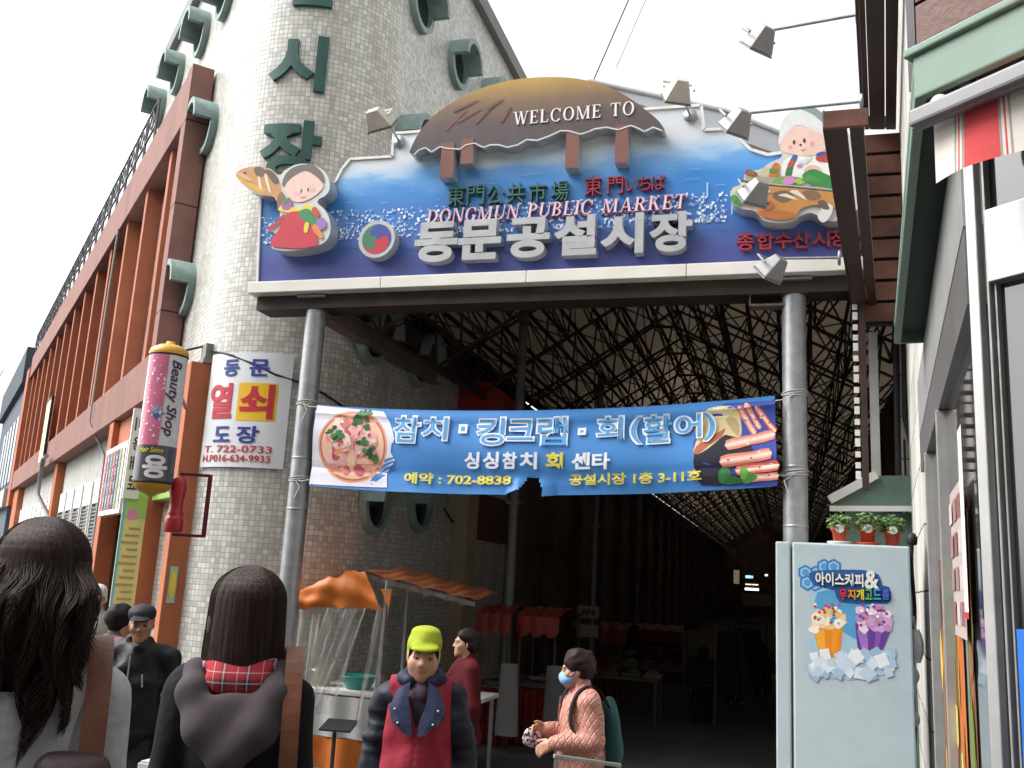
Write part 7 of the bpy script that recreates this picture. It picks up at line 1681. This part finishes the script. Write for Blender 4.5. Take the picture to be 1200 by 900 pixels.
def flap(u, w_):
    top_ = tarp(u, 0); low = [v(343, 716), v(380, 711), v(410, 712), v(450, 716)]
    q = u * 3; i = min(int(q), 2); b2 = lerp(low[i], low[i + 1], q - i)
    return lerp(top_, b2, w_) + Vector((0, -.04 * sin(pi * w_) - .022 * sin(u * 17 + w_ * 4) * w_ - .012 * sin(u * 9 - w_ * 9), .008 * sin(u * 31)))
mb.sheet(flap, 48, 10); mb.build('tarpaulin', ORANGE_TARP, st, weld=True)
mb = MB(); ra, rb = v(428, 670, 9.5), v(556, 703, 10.5)
mb.sheet(lambda u, w_: lerp(ra, rb, u) + Vector((-.1 * w_, 1.3 * w_, .07 * w_ + .012 * sin(u * 22 + w_ * 8) + .008 * sin(u * 47))), 40, 10)
mb.build('roof_sheet', mat('dirty_orange_sheet', (.26, .075, .025), .6, var=.3, scale=5, dirt=(.1, .06, .04), dirt_amt=.6, dirt_scale=5), st)
mb = MB(); mb.bar(ra + Vector((0, 0, -.05)), rb + Vector((0, 0, -.05)), .045, .05); mb.sheet(lambda u, w_: lerp(ra, rb, u) + Vector((0, -.02 - .015 * sin(u * 60), -.02 - w_ * (.05 + .03 * sin(u * 37)))), 60, 2); mb.build('eave_rail', mat('grimy_edge', (.22, .19, .16), .6, var=.4, scale=12), st)
mb = MB(); mb.add([v(446, 690, 9.48), v(455, 712, 9.48), v(459, 690, 9.5), v(452, 738, 9.46)], [(0, 1, 2), (1, 3, 2)]); mb.build('tarp_corner', ORANGE_TARP, st)
for px, yy in ((452, 9.5), (477, 10.4), (350, 9.6)):
    a = v(px, 700, yy); mb = MB(); mb.tube([(a.x, yy, -.5), (a.x, yy, 1.5 if px != 477 else 1.42)], .018, 8); mb.build('pole', GALV, st)
def vsheet(px0, px1, pb0, pb1, yb, y0, seed):
    a, b = v(px0, 712, y0), v(px1, 713, y0); c, d = v(pb0, yb, y0 - .1), v(pb1, yb, y0 - .1); mb = MB()
    mb.sheet(lambda u, w_: lerp(lerp(a, b, u), lerp(c, d, u), w_) + Vector((0, -.06 * sin(u * 11 + seed) * (.3 + w_) - .03 * sin(u * 27 + w_ * 4), 0)), 36, 10)
    mb.build('plastic_sheet', VINYL, st)
vsheet(343, 392, 343, 372, 832, 9.5, 0); vsheet(385, 430, 345, 388, 838, 9.42, 2); vsheet(442, 453, 412, 442, 850, 9.44, 4)
# counter with its white front
cx0, cx1 = v(398, 810, 9.6).x, v(470, 810, 9.6).x
mb = MB(); mb.box((cx0 - .55, 9.7, .26), (cx1 + .75, 10.7, .31)); mb.build('counter_top', WHITE_PAINT, st, bevel=.01)
mb = MB(); mb.sheet(lambda u, w_: Vector((cx0 - .5 + (cx1 - cx0 + .65) * u, 9.68 - .02 * sin(u * 26), .25 - .42 * w_)), 40, 4); mb.build('white_cover', mat('white_oilcloth', (.55, .55, .54), .5, var=.1, dirt_amt=.4), st)
mb = MB(); mb.sheet(lambda u, w_: Vector((cx0 - .5 + (cx1 - cx0 + .5) * u, 9.66 - .03 * sin(u * 17), -.17 - .33 * w_)), 40, 4); mb.build('orange_skirt', ORANGE_TARP, st)
for x in (cx0 - .5, cx1 + .7):
    for y in (9.75, 10.6): mb = MB(); mb.bar((x, y, -.5), (x, y, .26), .04); mb.build('counter_leg', GALV, st)
def lathe_top(name, prof, c, m, label, cat, group=None, n=22): mb = MB(); mb.lathe(prof, c, n); return top(mb, name, m, label, cat, group, origin=c)
q = v(421, 793, 9.95); lathe_top('basin', [(0, 0), (.13, 0), (.19, .13), (.2, .13), (.2, .145), (.18, .14), (.125, .012), (0, .012)], (q.x, 9.95, .311), mat('teal_plastic', (.03, .26, .22), .35), 'teal plastic basin on the counter of the orange tarp stall', 'basin')
q = v(374, 797, 9.95); lathe_top('cooking_pot', [(0, 0), (.12, 0), (.13, .16), (.14, .165), (.14, .17), (.05, .2), (0, .205)], (q.x, 9.95, .311), mat('worn_steel_pot', (.4, .35, .3), .4, metal=.6), 'dull steel pot with lid on the counter behind the clear plastic', 'pot')
q = v(447, 790, 9.95); lathe_top('jar', [(0, 0), (.06, 0), (.06, .13), (.045, .15), (.045, .17), (0, .172)], (q.x, 9.95, .311), mat('brown_glass_jar', (.14, .1, .09), .2), 'small brown jar on the right end of the stall counter', 'jar')
mb = MB(); q = v(397, 850, 9.2); mb.obox((q.x - .12, 9.0, .0), (.32, .05, 0), (-.05, .3, .06), (0, 0, .02)); mb.bar((q.x, 9.12, -.46), (q.x, 9.12, .0), .03); mb.lathe([(0, 0), (.14, 0), (.13, .03), (0, .04)], (q.x, 9.12, -.47), 16)
top(mb, 'black_tray_stand', BLACK_METAL, 'black tray on a single foot in front of the orange tarp stall', 'stand')
# stalls with red sheets in the hall
def red_stall(px0, px1, pyt, y0, dep, lab, valance=True):
    a, b = v(px0, pyt, y0), v(px1, pyt, y0); zt = a.z; x0_, x1_ = a.x, b.x
    s_ = empty('red_stall', ((x0_ + x1_) / 2, y0 + dep / 2, -.5), lab, 'stall', 'stalls with red sheets in the hall')
    mb = MB(); mb.sheet(lambda u, w_: Vector((x0_ + (x1_ - x0_) * u, y0 + dep * w_, zt + .1 * sin(pi * w_) + .02 * sin(u * 25 + w_ * 7))), 24, 10)
    k = max(3, int((x1_ - x0_) / .28))
    mb.sheet(lambda u, w_: Vector((x0_ + (x1_ - x0_) * u, y0 - .03 - .03 * abs(sin(u * k * pi)), zt - w_ * (.2 + .06 * abs(sin(u * k * pi))))), k * 8, 4)
    mb.build('red_canopy', RED_PLASTIC, s_, weld=True)
    for x in (x0_ + .05, x1_ - .05):
        for y in (y0 + .03, y0 + dep - .05): mb = MB(); mb.tube([(x, y, -.5), (x, y, zt - .02)], .016, 7); mb.build('pole', DARK_STEEL, s_)
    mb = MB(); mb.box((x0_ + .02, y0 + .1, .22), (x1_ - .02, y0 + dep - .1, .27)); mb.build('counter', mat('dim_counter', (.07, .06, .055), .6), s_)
    mb = MB(); mb.sheet(lambda u, w_: Vector((x0_ + (x1_ - x0_) * u, y0 + .08 - .03 * sin(u * 30), .2 - .68 * w_)), 40, 4); mb.build('red_skirt', RED_PLASTIC, s_)
    rq = random.Random(int(px0)); 
    for i in range(4):
        x = x0_ + .2 + (x1_ - x0_ - .4) * i / 3; rad = rq.uniform(.07, .12)
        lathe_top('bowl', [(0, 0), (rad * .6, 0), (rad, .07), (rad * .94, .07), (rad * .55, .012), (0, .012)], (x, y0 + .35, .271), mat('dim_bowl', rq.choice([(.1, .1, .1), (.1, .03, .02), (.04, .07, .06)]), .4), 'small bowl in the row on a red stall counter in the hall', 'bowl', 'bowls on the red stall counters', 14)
    return s_
red_stall(560, 600, 718, 12.0, 1.4, 'red sheeted stall behind the stall keeper, left of the slim grey post')
red_stall(606, 656, 721, 12.2, 1.5, 'red sheeted stall just right of the slim grey post')
red_stall(668, 735, 735, 18, 1.6, 'dim red sheeted stall behind the woman in pink')
red_stall(742, 800, 737, 22, 1.6, 'dim red sheeted stall deepest in the hall')
for i, (px, y, c) in enumerate(((600, 11.7, (.2, .2, .2)), (655, 11.9, (.12, .12, .13)))):
    q = v(px, 830, y); mb = MB(); mb.sheet(lambda u, w_: Vector((q.x - .06 + .14 * cos(2 * pi * u) * (.8 + .3 * w_), y + .08 * sin(2 * pi * u), .55 - .85 * w_)), 20, 8)
    top(mb, 'hanging_apron', mat('pale_apron', c, .8), ('pale apron hanging on the left front pole of the nearer red stall', 'grey apron hanging at the right end of the nearer red stall')[i], 'apron')
for i, (px, y) in enumerate(((720, 15), (765, 17))):
    q = v(px, 800, y); mb = MB(); mb.box((q.x - .7, y, .15), (q.x + .7, y + .7, .19)); 
    for sx in (-.65, .6):
        for sy in (.05, .6): mb.box((q.x + sx, y + sy, -.5), (q.x + sx + .05, y + sy + .05, .15))
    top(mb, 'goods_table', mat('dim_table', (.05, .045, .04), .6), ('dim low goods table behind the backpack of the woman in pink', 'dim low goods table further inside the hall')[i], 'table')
    for k in range(4):
        mb = MB(); x = q.x - .55 + .33 * k; mb.box((x, y + .1, .191), (x + .26, y + .4, .25)); mb.ball((x + .13, y + .25, .26), (.11, .12, .05), 10, 6)
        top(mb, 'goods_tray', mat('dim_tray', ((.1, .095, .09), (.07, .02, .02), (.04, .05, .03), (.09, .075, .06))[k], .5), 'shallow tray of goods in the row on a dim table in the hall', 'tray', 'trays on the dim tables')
for i in range(5):
    y = 15.5 + i * .5; x = atY(815 + i * 8, 770, y).x + .5; mb = MB()
    mb.sheet(lambda u, w_: Vector((x + .2 * cos(2 * pi * u) * (.75 + .35 * w_), y + .09 * sin(2 * pi * u), .95 - .95 * w_)), 16, 6); mb.tube([(x, y, .95), (x, y, 1.05)], .01, 5)
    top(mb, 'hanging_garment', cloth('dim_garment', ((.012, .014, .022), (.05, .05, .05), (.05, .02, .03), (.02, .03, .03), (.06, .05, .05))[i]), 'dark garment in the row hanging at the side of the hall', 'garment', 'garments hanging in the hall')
mb = MB(); ga, gb = atY(800, 760, 15.3), atY(860, 760, 18); mb.bar((ga.x + .5, 15.3, 1.06), (ga.x + 1.2, 18, 1.06), .03); mb.bar((ga.x + .5, 15.3, -.5), (ga.x + .5, 15.3, 1.06), .03); mb.bar((ga.x + 1.2, 18, -.5), (ga.x + 1.2, 18, 1.06), .03)
top(mb, 'garment_rail', DARK_STEEL, 'long rail with dark garments inside the hall', 'rail')
# pavement display by the orange column
q = atY(196, 880, 4.9); z0 = gz(4.9)
mb = MB()
for sx, mi in ((0, 0), (.3, 1)):
    for sy in (0, .3): mb.bar((q.x - .15 + sx, 4.9 + sy, z0), (q.x - .15 + sx, 4.9 + sy, z0 + .62), .035, mi=mi)
mb.box((q.x - .2, 4.85, z0 + .62), (q.x + .22, 5.3, z0 + .65), 0)
top(mb, 'display_table', [mat('red_frame', (.32, .02, .03), .4), mat('yellow_frame', (.55, .32, .02), .4)], 'small display table with red and yellow legs beside the man in the cap', 'table')
for i, (dx, w1_, h1_, c) in enumerate(((-.17, .12, .05, (.5, .5, .5)), (-.03, .13, .09, (.02, .05, .05)), (.1, .1, .14, (.012, .014, .02)))):
    mb = MB(); mb.box((q.x + dx, 4.88, z0 + .651), (q.x + dx + w1_, 5.12, z0 + .651 + h1_)); mb.box((q.x + dx + .01, 4.89, z0 + .652 + h1_), (q.x + dx + w1_ - .01, 5.1, z0 + .662 + h1_))
    top(mb, 'goods_box', mat('goods_box', c, .5), ('flat pale box on the small display table', 'low dark green box on the small display table', 'taller black box on the small display table')[i], 'box', bevel=.006)

# ================================================================== SIGNS HUNG ON THE ORANGE COLUMN
dC = 8.7
pm = atD(188, 495, dC); ptop = atP(190, 418, pm, Vector((0, 1, 0))); pbot = atP(182, 566, pm, Vector((0, 1, 0)))
zc0, zc1 = pbot.z, ptop.z; RC = .172; cc = Vector((pm.x, pm.y, 0))
cs = empty('cylinder_sign', (cc.x, cc.y, zc0), 'pink and black lit cylinder sign with yellow caps hung beside the orange column', 'sign')
HC = zc1 - zc0
cam_a = atan2(EYE.y - cc.y, EYE.x - cc.x)
def cw(x, y, z): a = cam_a + x / RC; return Vector((cc.x + (RC + z) * cos(a), cc.y + (RC + z) * sin(a), zc0 + y))
mb = MB(); mb.lathe([(RC, .0), (RC, HC)], (cc.x, cc.y, zc0), 40); mb.build('drum', mat('white_drum', (.66, .66, .68), .25, var=.04, coat=.4), cs)
W1 = RC * 1.25
mb = MB(); mb.sheet(lambda u, w_: cw(-W1 * .95 + W1 * .98 * u, .30 + (HC - .30) * w_, .002), 20, 1); mb.build('pink_band', mat('pink_print', (.64, .17, .28), .3, var=.12, coat=.4), cs)
mb = MB(); mb.sheet(lambda u, w_: cw(-W1 * 1.2 + W1 * 2.4 * u, .0 + .33 * w_, .003), 30, 1); mb.build('black_band', mat('black_print', (.075, .075, .085), .3, coat=.4), cs)
PW = flat((.78, .74, .76)); rr_ = random.Random(5)
art('dots', [(circle(rr_.uniform(-W1 * .85, 0), rr_.uniform(.36, HC - .05), rr_.choice((.006, .009, .012)), 10), (.85, .75, .8)) for i in range(46)] + [(blob(-.04 + .03 * cos(i), .62 + .04 * sin(i * 2), .035, .012, 8, .2, i), srgb(('#4f86b8', '#7db4dc', '#3f6a9c')[i % 3])) for i in range(6)], cs, lambda x, y, l: cw(x, y, .003 + l), step=.00003, start=.001)
lettering('lettering', 'Beauty Shop', None, (W1 * .05, W1 * .62, .42, HC - .06), mat('plum_ink', (.06, .012, .06), .4), cs, .002, .012, shear=.25, warp=cw, cuts=6, lift=.006, rot90=True)
lettering('lettering', 'Hair Salon', None, (-W1 * .75, W1 * .25, .262, .31), flat((.75, .62, .05)), cs, .002, .012, shear=.3, warp=cw, cuts=10, lift=.006)
lettering('lettering', '용', None, (-W1 * .5, W1 * .5, .03, .24), PW, cs, .002, .035, warp=cw, cuts=8, lift=.006)
YCAP = mat('yellow_plastic_cap', (.62, .33, .03), .35, var=.08, coat=.2)
mb = MB(); mb.lathe([(RC * 1.03, HC - .005), (RC * 1.05, HC + .02), (RC * .98, HC + .06), (RC * .6, HC + .10), (RC * .25, HC + .115), (RC * .22, HC + .14), (0, HC + .145)], (cc.x, cc.y, zc0), 36); mb.build('top_cap', YCAP, cs)
mb = MB(); mb.lathe([(0, -.125), (RC * .12, -.125), (RC * .35, -.1), (RC * .75, -.075), (RC * 1.0, -.02), (RC * 1.03, .005)], (cc.x, cc.y, zc0), 36); mb.build('bottom_cap', YCAP, cs)
mb = MB(); mb.lathe([(RC * 1.02, -.012), (RC * 1.045, 0), (RC * 1.02, .012)], (cc.x, cc.y, zc0 + HC), 36); mb.lathe([(RC * 1.02, -.012), (RC * 1.045, 0), (RC * 1.02, .012)], (cc.x, cc.y, zc0), 36); mb.build('dark_ring', BLACK_RUBBER, cs)
colp = S(-.3, .2, 3.0)
mb = MB()
for dz in (.08, HC - .06):
    mb.bar((cc.x, cc.y, zc0 + dz), (colp.x, colp.y, zc0 + dz), .03)
rx = cc + (Vector((colp.x, colp.y, 0)) - cc).normalized() * (RC + .05)
mb.bar((rx.x, rx.y, zc0 - .05), (rx.x, rx.y, zc0 + HC + .02), .028); mb.build('bracket', mat('grey_bracket', (.3, .28, .27), .5, metal=.4), cs)
dB = 8.75; pb_ = atD(207, 590, dB); zt_, zb_2 = atP(208, 558, pb_, Vector((0, 1, 0))).z, atP(204, 624, pb_, Vector((0, 1, 0))).z; hB = zt_ - zb_2
rb_ = empty('red_pin_sign', (pb_.x, pb_.y, zb_2), 'red pin shaped sign figure in a dark red bracket under the cylinder sign', 'sign')
mb = MB(); mb.lathe([(r_ * .0083 * 1.15, h_ * hB) for r_, h_ in ((0, 0), (8, 0), (9, .03), (9, .22), (8.6, .27), (7.4, .29), (8, .32), (7.4, .36), (6.4, .42), (6.6, .52), (7.6, .66), (8.2, .80), (8, .9), (6.6, .96), (3, 1.0), (0, 1.0))], (pb_.x, pb_.y, zb_2), 28); mb.build('pin_body', RED_PAINT, rb_)
w_d = (Vector((colp.x, colp.y, 0)) - Vector((pb_.x, pb_.y, 0))); w_d = Vector((.26, .1, 0))
mb = MB(); P0 = Vector((pb_.x, pb_.y, 0))
for z in (zb_2 - .02, zt_ + .02): mb.bar(P0 + Vector((0, 0, z)), P0 + w_d + Vector((0, 0, z)), .026)
mb.bar(P0 + w_d + Vector((0, 0, zb_2 - .03)), P0 + w_d + Vector((0, 0, zt_ + .03)), .03); mb.build('bracket', mat('dark_red_bracket', (.14, .012, .03), .5), rb_)

# ================================================================== THE OTHER SIDE OF THE STREET (unseen behind the photographer, added and sized to cut low sky light)
ob = empty('opposite_building', (-4, -13, 0), 'plain grey building row, out of view, added across the street to shade the hall', 'building')
mb = MB(); mb.box((-34, -20, -.1), (22, -10, 14.5)); mb.build('wall', GREY_WALL, ob)
for i in range(14):
    for j in range(4):
        x = -32 + i * 3.8; mb = MB(); mb.box((x, -10.0, 3.6 + j * 2.6), (x + 2.2, -9.95, 5.1 + j * 2.6)); w_ = mb.build('window', DARKGLASS, ob)
for i in range(7): mb = MB(); mb.box((-32 + i * 7.6, -10.0, 0), (-26 + i * 7.6, -9.94, 2.8)); mb.build('shop_front', SHUTTER, ob)
mb = MB(); mb.box((-34.2, -20.2, 14.5), (22.2, -9.7, 14.9)); mb.build('parapet', COPING, ob)
